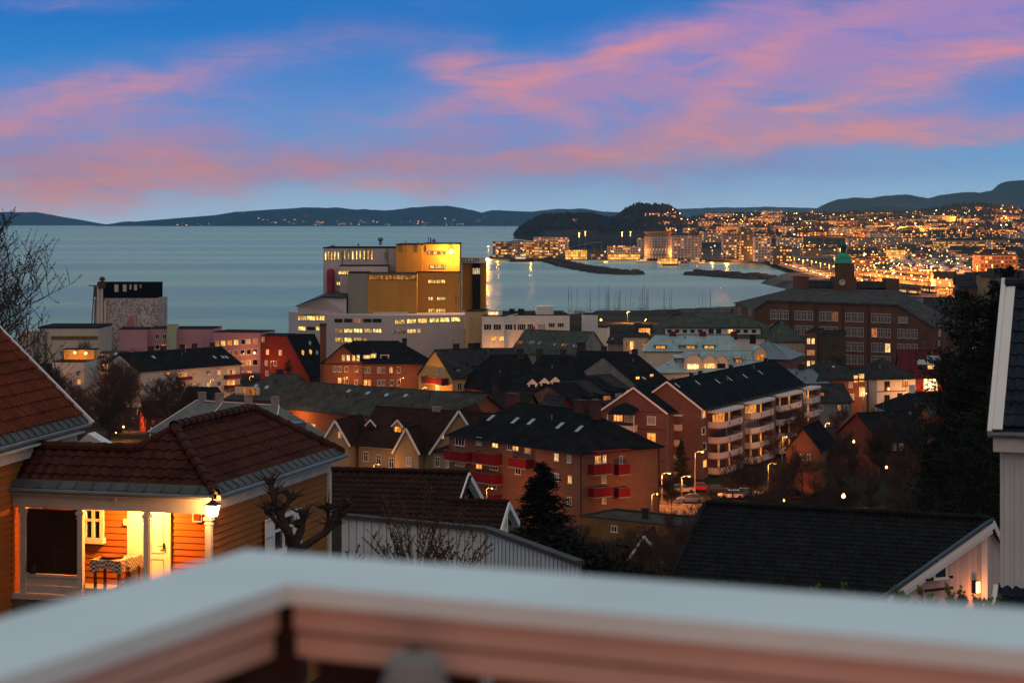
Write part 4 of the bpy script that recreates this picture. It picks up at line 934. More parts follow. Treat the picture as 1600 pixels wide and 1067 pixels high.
m = MB().use(darkmetal)
for x in (800, 804, 814, 819): p, _ = b.on('F', x, 484); m.tube([(p.x, 8, b.ze), (p.x, 8, p.z)], .5, 8)
m.build('flue', b.o)
m = MB().use(white); p, _ = b.on('F', 841, 480); q, _ = b.on('F', 867, 480); m.box(p.x, 6, b.ze, q.x, 14, p.z); m.build('penthouse', b.o)
b = Bld('studio_block', 'grey flat roofed block with tall narrow lit slots behind the black roofs', 'building', a=(660, 518), ze=14, rot=-4, bx=725, w=12, wall=concrete, roof=flatroof, style='flat', zg=3.6)
for x, l_ in ((676, 1), (692, 2), (707, 0)): b.win('F', x, 526, 4, 13, lits[l_], 'plain'); b.win('F', x - 6, 526, 6, 12, False, 'plain')
b = Bld('office_building', 'pale blank box between the studio block and the slate house', 'building', a=(726, 520), ze=13.5, rot=3, bx=768, w=12, wall=palewall, roof=flatroof, style='flat', zg=3.6)
b = Bld('boathouse', 'small white stepped building lit by a wall lamp near the marina', 'building', a=(912, 492), ze=19, rot=2, bx=934, w=9, wall=white, roof=flatroof, style='flat', zg=3.4)
b.win('F', 936, 501, .1, .1, lits[0]) if False else None
lampball(Q(939, 500, 17) , .4, glow, 'wall_lamp', 'orange lamp on the white stepped building by the marina', 'lamp', None, sod, 2500)
b = Bld('boathouse', 'lower white shed in front of the stepped white building', 'building', a=(918, 512), ze=12.5, rot=-8, bx=949, w=9, wall=white, roof=flatroof, style='flat', zg=3.6)
b = Bld('small_house', 'small grey roofed house with dark gable left of the yellow shuttered house', 'house', a=(950, 535), ze=11, rot=-20, bx=976, w=10, ry=520, wall=concrete, roof=slate, zg=3.6)
b.skylight(957, 530, .7, 1.2, lits[3])
b = Bld('shuttered_house', 'cream house with yellow shutters and a lit dormer', 'house', a=(974, 525), ze=14, rot=-6, bx=1014, w=12, ry=506, wall=cream, roof=slate, zg=3.6, hips=(3, 3))
b.row('F', 540, [981, 987], 6, 14, '11'); b.dormer(1007, 519, 4.5, 3.2, 'shed', lits[0], wall=darkmetal); b.win('F', 1006, 536, 6, 8, lits[3])

# mossy slate block with white attic
b = Bld('long_slate_building', 'very long mossy slate roofed block with a white attic window strip', 'building', a=(1018, 527), ze=14, rot=-1, bx=1257, w=32, ry=489, wall=white, roof=greenroof, hips=(9, 22), zg=3.4)
p, k = b.slope(1040, 522); q, _ = b.slope(1188, 522); r2 = MB().use(white); yw = p.y
r2.box(p.x, yw, p.z - 1, q.x, yw + 8, p.z + 1.9); aw = r2.build('attic_wall', b.roof_obj); r2 = MB().use(darkmetal)
r2.box(p.x - .5, yw - .7, p.z + 1.903, q.x + .5, yw + 8, p.z + 2.25); r2.build('attic_roof', aw)
for i, x in enumerate(list(range(1046, 1100, 12)) + [1109, 1113, 1121, 1125, 1141, 1153, 1165, 1178]):
    pp, _ = b.on('F', x, 517); px_ = p.x + (x - 1040) / 148 * (q.x - p.x)
    a_, c_ = winmesh(1.4 if x not in (1109, 1113, 1121, 1125) else .8, 1.1 if x not in (1109, 1113, 1121, 1125) else 1.6, trimw, lits[2] if x == 1141 else glass, 'plain'); link('window', a_, aw, (px_, yw - .02, p.z + .9))
for x, hh in ((1129, 1.6), (1142, 1.6), (1147, 1.6), (1155, 1.8), (1172, 1.4)): b.chimney(x, 491, 1.0, hh, metal)
m = MB().use(greenroof); m.box(b.L * .12, b.w / 2 - 2, b.ze + b.rh - .3, b.L * .21, b.w / 2 + 2, b.ze + b.rh + 1); m.box(b.L * .55, b.w / 2 - 1, b.ze + b.rh, b.L * .565, b.w / 2 + 1, b.ze + b.rh + 1.4); m.build('ridge_turret', b.roof_obj)
b.skylight(1222, 520, .9, 1.1)
l1 = bpy.data.lights.new('wall_wash', 'POINT')
for i, (x, y) in enumerate(((1213, 548), (1248, 552))): lampball(Q(x, y, 8.5) - Vector((0, 3, 0)), .3, glow, 'courtyard_lamp', ('orange courtyard lamp left of the bare tree by the slate block', 'orange courtyard lamp right of the bare tree by the slate block')[i], 'lamp', None, sod, 9000)
b = Bld('corner_building', 'white corner wing lit orange from the courtyard', 'building', a=(1206, 533), ze=13.3, rot=6, bx=1258, w=16, rh=6, wall=cream, roof=greenroof, hips=(5, 6), zg=3.4)
b.row('F', 552, [1216, 1230, 1246], 4, 9, '010')
# jugend house with arched dormers, light metal roof
b = Bld('metal_roof_house', 'pale teal metal roof with brick chimneys behind the arched dormers', 'building', a=(1007, 549), ze=14.5, rot=-2, bx=1158, w=13, ry=525, wall=cream, roof=tealroof, hips=(3, 2), zg=3.6, over=.3)
for x in (1051, 1098, 1147): b.chimney(x, 528, 1.8, 1.1, mat('red_chimney', (.12, .03, .025), .9), 1)
for x, l_ in ((1032, 1), (1066, 0), (1079, 1), (1108, 1)): b.dormer(x, 544, 3.2 if l_ else 1.6, 1.6, 'shed', lits[0] if l_ else False, wall=darkmetal, roof=tealroof)
b = Bld('arched_dormer_house', 'cream town house with arched dormers and a pale teal metal roof', 'building', a=(1034, 582), ze=12, rot=2, bx=1205, w=13, ry=549, wall=cream, roof=tealroof, hips=(7, 3), zg=3.6, over=.35)
for x, l_, kd, w_ in ((1083, 1, 'arch', 4.6), (1109, 1, 'gable', 4.6), (1127, 0, 'arch', 3.4)): b.dormer(x, 576 - (x > 1100) * 1, w_, 3.0, kd, lits[2] if l_ else False, wall=cream, roof=tealroof, trim=False)
b.dormer(1188, 562, 3.0, 3.4, 'arch', lits[1], wall=cream, roof=tealroof)
for x, l_ in ((1154, 1), (1061, 0)): b.dormer(x, 566, 2, 2, 'shed', lits[1] if l_ else False, wall=mat('red_dormer', (.16, .03, .02)), roof=tealroof)
for x in (1018, 1043, 1138, 1161, 1168, 1174): b.skylight(x, 567 if x < 1100 else 560, .9, 1.2)
for x in (1052, 1072, 1095): b.win('F', x, 592, 6, 7, False)
b = Bld('metal_roof_house', 'blue grey standing seam roof sloping behind the arched dormers', 'building', a=(1160, 560), ze=13.5, rot=-18, bx=1232, w=22, ry=532, wall=brownbrick, roof=bluemetal, hips=(5, 8), zg=3.6)
b.chimney(1140, 540, 1.6, 1.2); b.chimney(1122, 538, 1.6, 1.2)
b = Bld('brown_flats', 'narrow brown flat roofed block with stacked amber windows', 'building', a=(1258, 520), ze=17, rot=-14, bx=1276, w=24, wall=brownbrick, roof=flatroof, style='flat', zg=3.6)
for y in (533, 568): b.win('F', 1263.5, y, 5, 9, lits[2]); b.win('F', 1270.5, y, 5, 9, lits[2])
b.win('F', 1267, 551, 12, 8, lits[3], 'many')
b = Bld('brown_flats', 'dark brown wing to the right of the stacked amber windows', 'building', a=(1277, 522), ze=16.6, rot=-10, bx=1320, w=20, wall=mat('dark_brown_cladding', (.07, .055, .035), .85), roof=flatroof, style='flat', zg=3.6)

# the brick school
o = root('brick_school', 'long red brick school with hipped slate roof and green domed clock tower', 'school', Vector((P(1300, 500, 645).x, 645, 3.4)))
def sat(px, py, y=0): p = P(px, py, 645 + y); return Vector((p.x - o.location.x, y, p.z - o.location.z))
pr = [(1178, 484), (1200, 469), (1402, 476), (1459, 511)]
tilt = lambda px: -(px - 1300) * .05
T = [sat(px, py, tilt(px)) for px, py in pr]
m = MB().use(schoolbrick); Bm = [Vector((p.x, p.y, 0)) for p in T]
for i in range(3): m.face(Bm[i], Bm[i + 1], T[i + 1], T[i])
E1 = sat(1500, 508, 14); m.face(Bm[3], (E1.x, E1.y, 0), E1, T[3]); m.face((T[0].x, 60, 0), Bm[0], T[0], (T[0].x, 60, T[0].z)); m.build('wall', o)
R1 = sat(1240, 450, 26); R2 = sat(1404, 453, 22); BL = Vector((T[0].x - 1, 60, T[0].z)); BR = Vector((E1.x + 2, 50, E1.z)); q_ = Vector((0, -.6, .15))
schoolroof = roofm('school_slate', (.105, .10, .10), .5, 1, .5); m = MB().use(schoolroof); Tq = [t_ + q_ for t_ in T]; E1q = E1 + Vector((.5, -.5, .1))
m.poly([Tq[0], Tq[1], Tq[2], Tq[3], E1q, R1, R2, BL, BR], [(1, 2, 6, 5), (0, 1, 5, 7), (2, 3, 4, 6), (4, 8, 6), (5, 6, 8, 7)])
for i in range(3): m.face(Tq[i] - Vector((0, 0, .5)), Tq[i + 1] - Vector((0, 0, .5)), Tq[i + 1], Tq[i])
m.face(Tq[3] - Vector((0, 0, .5)), E1q - Vector((0, 0, .5)), E1q, Tq[3])
ro = m.build('roof', o)
cl = MB().use(slate); a_ = sat(1250, 438, 28); c_ = sat(1392, 441, 28); zb = R1.z - 1
cl.poly([(a_.x, 25, zb + 1), (c_.x, 25, zb + 1), (c_.x, 29, c_.z), (a_.x, 29, a_.z), (a_.x, 33, zb), (c_.x, 33, zb)], [(0, 1, 2, 3), (3, 2, 5, 4)]); cl.build('upper_roof', ro)
cl = MB().use(schoolbrick)
for x0_, x1_, yt in ((1244, 1264, 432), (1385, 1405, 436)): a_ = sat(x0_, yt, 24); c_ = sat(x1_, yt, 24); cl = MB().use(schoolbrick); cl.box(a_.x, 24, zb, c_.x, 32, a_.z); cl.build('roof_block', o)
tw = MB().use(schoolbrick); a_ = sat(1306, 433, 21); c_ = sat(1338, 433, 21); tw.box(a_.x, 21, zb - 2, c_.x, 33, a_.z); a2 = sat(1311, 412, 22.5); c2_ = sat(1335, 412, 22.5); tw.box(a2.x, 22.5, a_.z + .003, c2_.x, 31, a2.z); two = tw.build('clock_tower', o)
cx = (a_.x + c_.x) / 2; dz = sat(1323, 411, 27).z; r_ = (c2_.x - a2.x) / 2 + .2
copper = mat('green_copper', (.05, .30, .20), .6, .3, .6)
dm = MB().use(copper); dm.lathe([(r_ + .3, 0), (r_ + .3, .4), (r_, .6), (r_ * .98, 1.4), (r_ * .82, 2.4), (r_ * .5, 3.1), (r_ * .35, 3.3), (r_ * .42, 3.4)], (cx, 26.7, dz), 12); dm.build('dome', two, smooth=True)
dm = MB().use(mat('copper_lantern', (.03, .13, .10), .6)); dm.lathe([(.85, 3.4), (.85, 5.4), (1.1, 5.5), (1.0, 6.0), (.5, 6.6), (.25, 6.9), (.55, 7.2), (.3, 7.5), (.08, 7.7), (.05, 9.8)], (cx, 26.7, dz), 10); dm.build('lantern', two, smooth=True)
dm = MB().use(schoolbrick); z_ = sat(1316, 440, 20).z
ck = MB().use(beige); cp = sat(1316, 441, 20.9)
ck.lathe([(.01, 0), (1.05, 0), (1.05, .12)], (0, 0, 0), 16); cko = ck.build('clock_face', two); cko.location = (cp.x, 20.96, cp.z); cko.rotation_euler = (R(90), 0, 0)
hd = MB().use(darkmetal); hd.box(-.06, -.05, .13, .06, .8, .16); hd.box(-.5, -.06, .13, .05, .06, .16); hd.build('clock_hands', cko)
def swin(px, py, wp, hp, lit):
    # on the facade planes
    for i in range(3):
        if pr[i][0] <= px <= pr[i + 1][0]: break
    a_, c_ = T[i], T[i + 1]; k = (px - 800) / F; t_ = (k * (645 + a_.y) - o.location.x - a_.x) / ((c_.x - a_.x) - k * (c_.y - a_.y))
    p = a_ + (c_ - a_) * t_; p.z = sat(px, py, p.y).z
    wa, wb = winmesh(wp * .2, hp * .2, white, lit, 'cross'); w_ = link('window', wa, o, p + Vector((0, -.02, 0)), math.atan2(c_.y - a_.y, c_.x - a_.x)); link('window_frame', wb, w_)
sg = mat('school_glass', (.10, .085, .08), .3, .3, .5)
for ry_, dy in ((491, .035), (514, .035), (537, .035), (558, .03)):
    for g_ in ([1208, 1218, 1228], [1246, 1256, 1266], [1285, 1295, 1305], [1325, 1335, 1345], [1366, 1376, 1387], [1407, 1418, 1429]):
        for x in g_:
            if ry_ == 491 and x > 1400: continue
            if ry_ > 530 and x < 1320: continue
            hit_ = (x, ry_) in ((1305, 491), (1366, 514), (1387, 537)); sm = ry_ > 550
            swin(x, ry_ + (x - 1200) * dy, 8.4, 14, lits[2] if (x, ry_) == (1387, 537) else (lits[3] if hit_ else sg))
for x in (1405.5, 1410.5, 1416): swin(x, 500, 4, 9.5, sg)
m = MB().use(darkbrick)
for x in (1235, 1275, 1317, 1357): p = sat(x, 500, tilt(x)); m.box(p.x - .25, p.y - .3, 0, p.x + .25, p.y + .2, sat(x, 474, 0).z)
m.build('pilaster', o)
for x, y in ((1468, 520), (1486, 520), (1467, 538)):
    k = (x - 800) / F; a_, c_ = T[3], E1; t_ = (k * (645 + a_.y) - o.location.x - a_.x) / ((c_.x - a_.x) - k * (c_.y - a_.y)); p = a_ + (c_ - a_) * t_; p.z = sat(x, y, p.y).z
    wa, wb = winmesh(1.5, 2.2, white, lits[3] if x == 1468 else sg, 'cross'); w_ = link('window', wa, o, p, math.atan2(c_.y - a_.y, c_.x - a_.x)); link('window_frame', wb, w_)

# ------------------------------------------------------------------ apartment block with glazed balconies
def round_balcony(b, u, z, W, dep, h_, lit, top=False):
    """rounded white balcony on the front face of b, u along it"""
    pr = [(0, 0), (0, -dep * .75), (W * .18, -dep), (W * .82, -dep), (W, -dep * .75), (W, 0)]
    m = MB().use(whitebalc)
    def wallring(z0, z1, off=0):
        for i in range(5):
            a_, c_ = Vector((*pr[i], 0)), Vector((*pr[i + 1], 0)); d = (c_ - a_).normalized(); nn = Vector((d.y, -d.x, 0)) * -.07
            m.poly([a_ + Vector((0, 0, z0)), c_ + Vector((0, 0, z0)), c_ + Vector((0, 0, z1)), a_ + Vector((0, 0, z1)), a_ + nn + Vector((0, 0, z0)), c_ + nn + Vector((0, 0, z0)), c_ + nn + Vector((0, 0, z1)), a_ + nn + Vector((0, 0, z1))], [(0, 1, 2, 3), (4, 7, 6, 5), (3, 2, 6, 7), (0, 4, 5, 1)])
    if not top:
        wallring(0, h_)
        for vx in (.3, .7): m.use(darkmetal).box(W * vx - .22, -dep - .03, h_ * .3, W * vx + .22, -dep - .005, h_ * .72); m.use(whitebalc)
    o = m.build('balcony', b.o) if not top else None
    f = MB().use(whitebalc if top else concrete); sc_ = 1.06 if top else .985
    f.prism([(W / 2 + (x - W / 2) * sc_, y * sc_) for x, y in pr][::-1], -.2, 0 if not top else .12)
    if top:
        o = f.build('balcony_roof', b.o); o.location = (u, 0, z); return o
    f.build('balcony_floor', o)
    g = MB().use(metal)
    for (x, y) in (pr[2], pr[3]): g.box(x - .05, y + .02, h_, x + .05, y + .12, 2.62)
    g.box(W * .18, -dep, h_ + .25, W * .82, -dep + .04, h_ + .29); g.build('balcony_posts', o)
    if lit is not None:
        wa, wb = winmesh(W * .5 if lit != 'n' else 1.0, 2.0, trimw, pick(lit) if lit != 'n' else lits[0], 'many'); w_ = link('window', wa, o, (W * .4, -.04, 1.15)); link('window_frame', wb, w_)
        if lit is not False: wa, wb = winmesh(.9, 2.0, trimw, lits[1], 'plain'); link('window', wa, o, (W * .85, -.04, 1.15))
    o.location = (u, 0, z); return o
b = Bld('brick_apartment_building', 'brick block with four stacks of rounded white balconies under a blue black roof', 'building', A=(33.8, 364.6), ze=16.5, rot=65, L=62, w=13, rh=4.6, wall=blockbrick, roof=blueroof, zg=3.8, over=.35)
MAIN = b
b.bargeboards('L', ov=.35, t_=.3)
for x, y in ((1058, 600), (1090, 596), (1121, 594), (1140, 590), (1164, 586), (1188, 580)): b.skylight(x, y + 2, .5, 1.2)
for x in (1142, 1196, 1094, 1080): b.chimney(x, 580, .7, .7, darkmetal)
lit4 = [[True, None, 'n', 'n', 'n'], [True, False, 'n', 'n', None], ['n', None, 'n', 'n', None], [True, 'n', 'n', None, None]]
for i, (x0, x1, yt) in enumerate(((1106, 1150, 641), (1157, 1199, 629), (1203, 1243, 616), (1245, 1268, 604))):
    p, d0 = b.on('F', x0, yt + 26); q, d1 = b.on('F', x1, yt + 26); W = (q.x - p.x) * .86
    for k in range(5 if i < 1 else 4):
        z = b.ze - 3.6 - 2.75 * k
        if z < .3: break
        round_balcony(b, p.x + .2, z, W, 2.7, 1.05, lit4[i][k])
    round_balcony(b, p.x + .2, b.ze - .75, W, 2.7, 1, None, top=True)
    m = MB().use(blockbrick); m.box(q.x - (q.x - p.x) * .10, -1.5, 0, q.x + .6, -.01, b.ze - .5); m.build('brick_pier', b.o)
for x, y, l_ in ((1099, 647, lits[0]), (1099, 673, False), (1100, 697, False), (1101, 724, lits[0])): b.win('F', x, y, 5, 11, l_, 'plain')
wg = Bld('apartment_wing', 'brick wing with a gable facing the street, a corner loggia and amber windows', 'building', A=(27.4, 362.7), ze=16.0, rot=65, L=15.9, w=12.4, rh=4.2, wall=blockbrick, roof=blueroof, zg=3.8, over=.35)
b = wg; b.bargeboards('L', ov=.35, t_=.3)
for y, l_ in ((657, blind), (683, lits[1]), (708, blind), (734, blind), (760, lits[3])): b.win('L', 1018, y, 13, 13, l_, 'plain')
b.win('L', 966, 653, 14, 10, lits[0], 'three'); b.win('L', 982, 654, 12, 11, False, 'three')
b.balcony('L', 962, 996, 662, 672, dep=2.6); b.balcony('L', 962, 996, 690, 700, dep=2.6); 
m = MB().use(blueroof); p, _ = b.on('L', 958, 645); q, _ = b.on('L', 999, 645); y0_, y1_ = sorted((p.y, q.y)); 
m.poly([(-3.0, y0_, p.z), (-3.0, y1_, p.z), (0, y1_, p.z + .9), (0, y0_, p.z + .9), (-.02, (y0_ + y1_) / 2, p.z + 2.0)], [(0, 4, 1), (1, 4, 2), (0, 3, 4), (0, 1, 2, 3)]); m.build('loggia_roof', b.o)
m = MB().use(trimw)
for yy_ in (y0_, y1_): m.box(-2.7, yy_ - .06, 0, -2.58, yy_ + .06, p.z)
m.build('loggia_post', b.o)
for k, y in enumerate((662, 688, 712, 738)):
    p, _ = b.on('F', 1053, y); q, _ = b.on('F', 1082, y); round_balcony(b, p.x, b.ze - 3.4 - 2.75 * k, (q.x - p.x) * .95, 1.5, 1.05, [True, 'n', None, None][k])
p, _ = b.on('F', 1053, 640); round_balcony(b, p.x, b.ze - .7, (q.x - p.x) * .95, 1.5, 1, None, top=True)
m = MB().use(darkbrick)
for y in (645, 672, 697, 721): p, _ = b.on('L', 1045, y); m.box(-.05, .02, p.z - .12, -.012, b.w - .02, p.z + .12)
m.build('brick_band', b.o)

# brick block with red balconies
b = Bld('brick_apartment_building', 'orange brick block with red balconies and a black hipped roof', 'building', a=(703, 678), ze=16, rot=-52, bx=907, w=15.5, rh=4.9, wall=orangebrick, roof=blackroof, hips=(7.5, 7.5), zg=3.8, over=.6)
RB = b
for x, y in ((767, 653), (805, 657), (830, 659), (875, 665), (905, 670)): b.skylight(x, y, .8, 1.5)
b.chimney(801, 643, 2.4, 1.5, darkbrick, 1.2); b.chimney(908, 655, 2.2, 1.6, darkbrick, 1.2); b.chimney(930, 658, 1.6, 1.8, darkbrick, 1)
for x, y, w_, l_ in ((719, 690, 14, False), (749, 689, 8, blind), (774, 693, 9, lits[2]), (797, 697, 8, False), (806, 698, 9, lits[0]), (825, 702, 9, lits[3]), (870, 714, 7, lits[2]), (890, 717, 6, blind),
                   (719, 722, 14, blind), (749, 726, 9, lits[1]), (772, 728, 12, False), (810, 735, 9, False), (891, 749, 6, lits[0]), (720, 752, 12, False), (770, 757, 12, False), (870, 745, 7, False), (890, 782, 7, False)):
    b.win('F', x, y, w_, 12, l_, 'two' if w_ < 12 else 'three')
for x0, x1, y0, y1 in ((706, 739, 701, 716), (750, 785, 704, 721), (807, 835, 713, 727), (706, 739, 732, 746), (750, 785, 735, 750), (750, 784, 766, 780), (706, 739, 764, 778)):
    b.balcony('F', x0, x1, y0, y1, 1.6, redbalc)
for x, y, w_, l_ in ((934, 718, 10, lits[0]), (944, 717, 6, lits[0]), (943, 748, 7, blind), (943, 780, 6, lits[3]), (970, 718, 5, False)): b.win('R', x, y, w_, 13, l_, 'two')
for y0, y1 in ((725, 741), (762, 776)): b.balcony('R', 919, 948, y0, y1, 1.3, redbalc); b.balcony('R', 960, 978, y0, y1, 1.0, redbalc)
m = MB().use(darkmetal); m.tube([(b.L + .1, 0, 0), (b.L + .1, 0, b.ze)], .09, 5); m.build('downpipe', b.o); m = MB().use(darkmetal); m.tube([(b.L + .1, b.w - .1, 0), (b.L + .1, b.w - .1, b.ze)], .09, 5); m.build('downpipe', b.o)
m = MB().use(redbalc); p, _ = b.on('R', 922, 706); q, _ = b.on('R', 976, 703); m.box(b.L, min(p.y, q.y), p.z - .1, b.L + 1.5, max(p.y, q.y), p.z + .1); m.build('balcony_canopy', b.o)

# right of the apartment block
b = Bld('grey_roof_house', 'teal grey roofed house with lit porch beside the end of the balcony block', 'house', a=(1242, 606), ze=11.5, rot=8, bx=1302, w=14, ry=578, wall=concrete, roof=bluemetal, zg=3.8, hips=(0, 3))
b.chimney(1252, 585, 1.5, 1.2); b.row('F', 615, [1283, 1293], 5, 9, '01')
b = Bld('grey_roof_house', 'dark hipped house with amber bay windows left of the white villa', 'house', a=(1278, 594), ze=13, rot=14, bx=1352, w=17, ry=563, wall=brownbrick, roof=slate, hips=(5, 5), zg=3.8)
b.win('F', 1337, 592, 6, 11, lits[0]); b.win('F', 1346, 590, 8, 12, lits[0]); b.win('F', 1347, 612, 9, 14, lits[2]); b.win('F', 1329, 601, 6, 9, blind); b.win('F', 1331, 620, 6, 9, blind)
b.skylight(1302, 573, .7, .8)
b = Bld('dark_gable_house', 'dark gabled house with pale bargeboards in front of the bay windows', 'house', a=(1268, 628), ze=9.6, rot=12, bx=1330, w=12, ry=601, wall=concrete, roof=slate, zg=3.8); b.bargeboards('L')
b.row('F', 637, [1283, 1311, 1322], 5, 9, '010'); b.dormer(1283, 618, 1.8, 1.8, 'shed', lits[3], wall=darkmetal)
b = Bld('white_villa', 'white villa with grey hipped roof and dark window pairs', 'house', a=(1369, 592), ze=12.6, rot=16, bx=1431, w=15, ry=560, wall=white, roof=greyroof if False else slate, hips=(5, 5), zg=3.8, frames=maroon)
b.row('F', (603, 597), [1386, 1414], 8, 14, '01'); b.row('F', (624, 618), [1386, 1406, 1428], 8, 14, '000')
m = MB().use(maroon); 
for y in (611, 632): p, _ = b.on('F', 1400, y); m.box(-.02, -.08, p.z - .1, b.L + .02, -.01, p.z + .1)
m.build('string_course', b.o)
b = Bld('red_shed', 'red walled link between the bay window house and the white villa', 'house', a=(1356, 594), ze=12, rot=4, bx=1369, w=9, wall=mat('pinkish_red', (.26, .07, .07), .85), roof=flatroof, style='flat', zg=3.8)
b = Bld('red_house', 'red house with sloping roof, big roof lights and a brightly lit window', 'house', a=(1408, 590), ze=12.6, rot=-6, bx=1480, w=16, ry=548, wall=redwall, roof=mat('red_roof', (.09, .012, .012), .7, .2, .5, brick=(.6, 60, .03, 0)), zg=3.8, over=.3)
b.skylight(1447, 566, 4.2, 1.8); b.skylight(1462, 560, 4.0, 1.8); b.skylight(1456, 574, 1.9, 1.4, lits[2])
b.win('F', 1454, 600, 22, 20, litwhite, 'three'); 
b = Bld('cream_house', 'small cream front with arched windows to the right of the red house', 'house', a=(1467, 603), ze=10.6, rot=-4, bx=1500, w=9, wall=cream, roof=flatroof, style='flat', zg=3.8)
b.row('F', 611, [1474, 1486], 6, 10, '01')
b = Bld('black_roof_house', 'low black roofed house with a white chimney and white wall strip', 'house', a=(1388, 640), ze=9.2, rot=3, bx=1476, w=11, ry=614, wall=white, roof=blackroof, hips=(6, 0), zg=4)
b.chimney(1425, 628, 1.2, 1.6, white)
b = Bld('dark_roof_house', 'red boarded house under a low dark roof above the trees', 'house', a=(1440, 648), ze=8.6, rot=6, bx=1492, w=9, rh=2, wall=redwall, roof=slate, zg=4, over=.3)
b.win('F', 1476, 657, 6, 7, lits[3])
for i, (x0, y0, x1, ry_, lb) in enumerate(((1372, 686, 1448, 645, 'black roofed brick house behind the bare trees, left of the orange dormer'), (1228, 702, 1282, 664, 'brick gable half hidden by the bare trees'))):
    b = Bld('brick_house', lb, 'house', a=(x0, y0), ze=11 if i == 0 else 12, rot=24 if i == 0 else -20, bx=x1, w=13, ry=ry_, wall=orangebrick if i else darkbrick, roof=blackroof, over=.3, style='gx' if i == 0 else 'gy')
    b.bargeboards('L', maroon, .25) if i == 0 else None
    b.row('F', y0 + 12, [x0 + 25, x0 + 36], 5, 10, '00')
b = Bld('brick_house', 'rounded orange brick dormer house above the bare trees', 'house', a=(1426, 664), ze=9.5, rot=-4, bx=1464, w=9, rh=3.4, wall=orangebrick, roof=blackroof, style='gy', over=.2)
b = Bld('barracks_roof', 'low dark roofs between the school and the pines', 'building', a=(1448, 486), ze=20, rot=-8, bx=1512, w=14, ry=466, wall=darkbrick, roof=slate, zg=3.5)
b = Bld('green_block', 'plain greenish gabled block beyond the school on the right', 'building', a=(1545, 432), ze=30, rot=-12, bx=1578, w=22, ry=421, wall=mat('dull_green_render', (.16, .17, .11), .9), roof=slate, zg=3.5)
b = Bld('brown_block', 'brown block with lit gable lamp beside the greenish block', 'building', a=(1498, 448), ze=27, rot=-8, bx=1534, w=20, ry=438, wall=mat('brown_render', (.15, .10, .07), .9), roof=slate, zg=3.5)
b.grid('F', 5, 4, 1.2, 1.6, .3, 2)
b = Bld('brown_block', 'narrow ochre tenement end between the brown and the greenish block', 'building', a=(1533, 432), ze=31, rot=-8, bx=1546, w=20, ry=426, wall=mat('ochre_tenement', (.25, .19, .10), .9), roof=slate, zg=3.5)

# street below the red balconies
rdm = mat('asphalt', (.05, .048, .046), .85, .3, .3, bump=.3)
st = MB().use(rdm)
def gp(px, py):
    d = 320.0
    for _ in range(30): d = (H - gz((px - 800) / F * d, d)) * F / (py - Y0)
    return Vector(((px - 800) / F * d, d, gz((px - 800) / F * d, d)))
xs_ = np.linspace(-2, 75, 60)
for i in range(len(xs_) - 1):
    def rp(x, w_): y = 322 + x * .12 - ((x - 20) / 60) ** 2 * 14; return (x, y + w_, gz(x, y + w_) + .12)
    st.face(rp(xs_[i], -5), rp(xs_[i + 1], -5), rp(xs_[i + 1], 5), rp(xs_[i], 5))
tag(st.build('road'), kind='structure')
kb = MB().use(concrete)
for i in range(len(xs_) - 1):
    for s_ in (-5.3, 5.05): a_ = rp(xs_[i], s_); c_ = rp(xs_[i + 1], s_); kb.beam((a_[0], a_[1], a_[2] + .06), (c_[0], c_[1], c_[2] + .06), .25, .16)
tag(kb.build('kerb'), kind='structure')
def street_lamp(loc, h_, label, energy=6000, group=None, r=.28, gm_=None, arm=1.2, col=sod, mname=True, name='street_lamp', bright=None):
    o = root(name, label, 'street lamp', loc, 0, group)
    m = MB().use(metal); m.tube([(0, 0, 0), (0, 0, h_)], [.11, .07], 6); m.tube([(0, 0, h_), (arm * .5, 0, h_ + .25), (arm, 0, h_ + .3)], .05, 5); m.build('pole', o)
    m = MB().use(darkmetal); m.box(arm - .35, -.16, h_ + .24, arm + .4, .16, h_ + .42); m.build('lamp_housing', o)
    m = MB().use(gm_ or glow); m.lathe([(.02, h_ + .235), (r, h_ + .2), (r * .8, h_ + .08), (.02, h_)], (arm, 0, 0), 8); m.build('lamp_globe', o)
    l = bpy.data.lights.new('lamp_light', 'POINT'); l.color = col; l.energy = energy; l.shadow_soft_size = .25
    lo = bpy.data.objects.new('lamp_light', l); C.objects.link(lo); lo.parent = o; lo.location = (arm, 0, h_ - .3); return o
street_lamp(Vector((gp(1086, 778).x, gp(1086, 778).y, gp(1086, 778).z)), 7.5, 'tall unlit looking street lamp pole in front of the small spruce', 1500)
for x, y, lb in ((1034, 785, 'street lamp at the junction by the corner of the red balconied block'), (1065, 790, 'street lamp on the bright stretch of road below the spruce'), (1200, 768, 'street lamp shining on the green lawn beneath the balconies'), (1003, 796, 'street lamp next to the entrance of the red balconied block')):
    street_lamp(gp(x, y), 4.6, lb, 5200, col=(1, .24, .04))
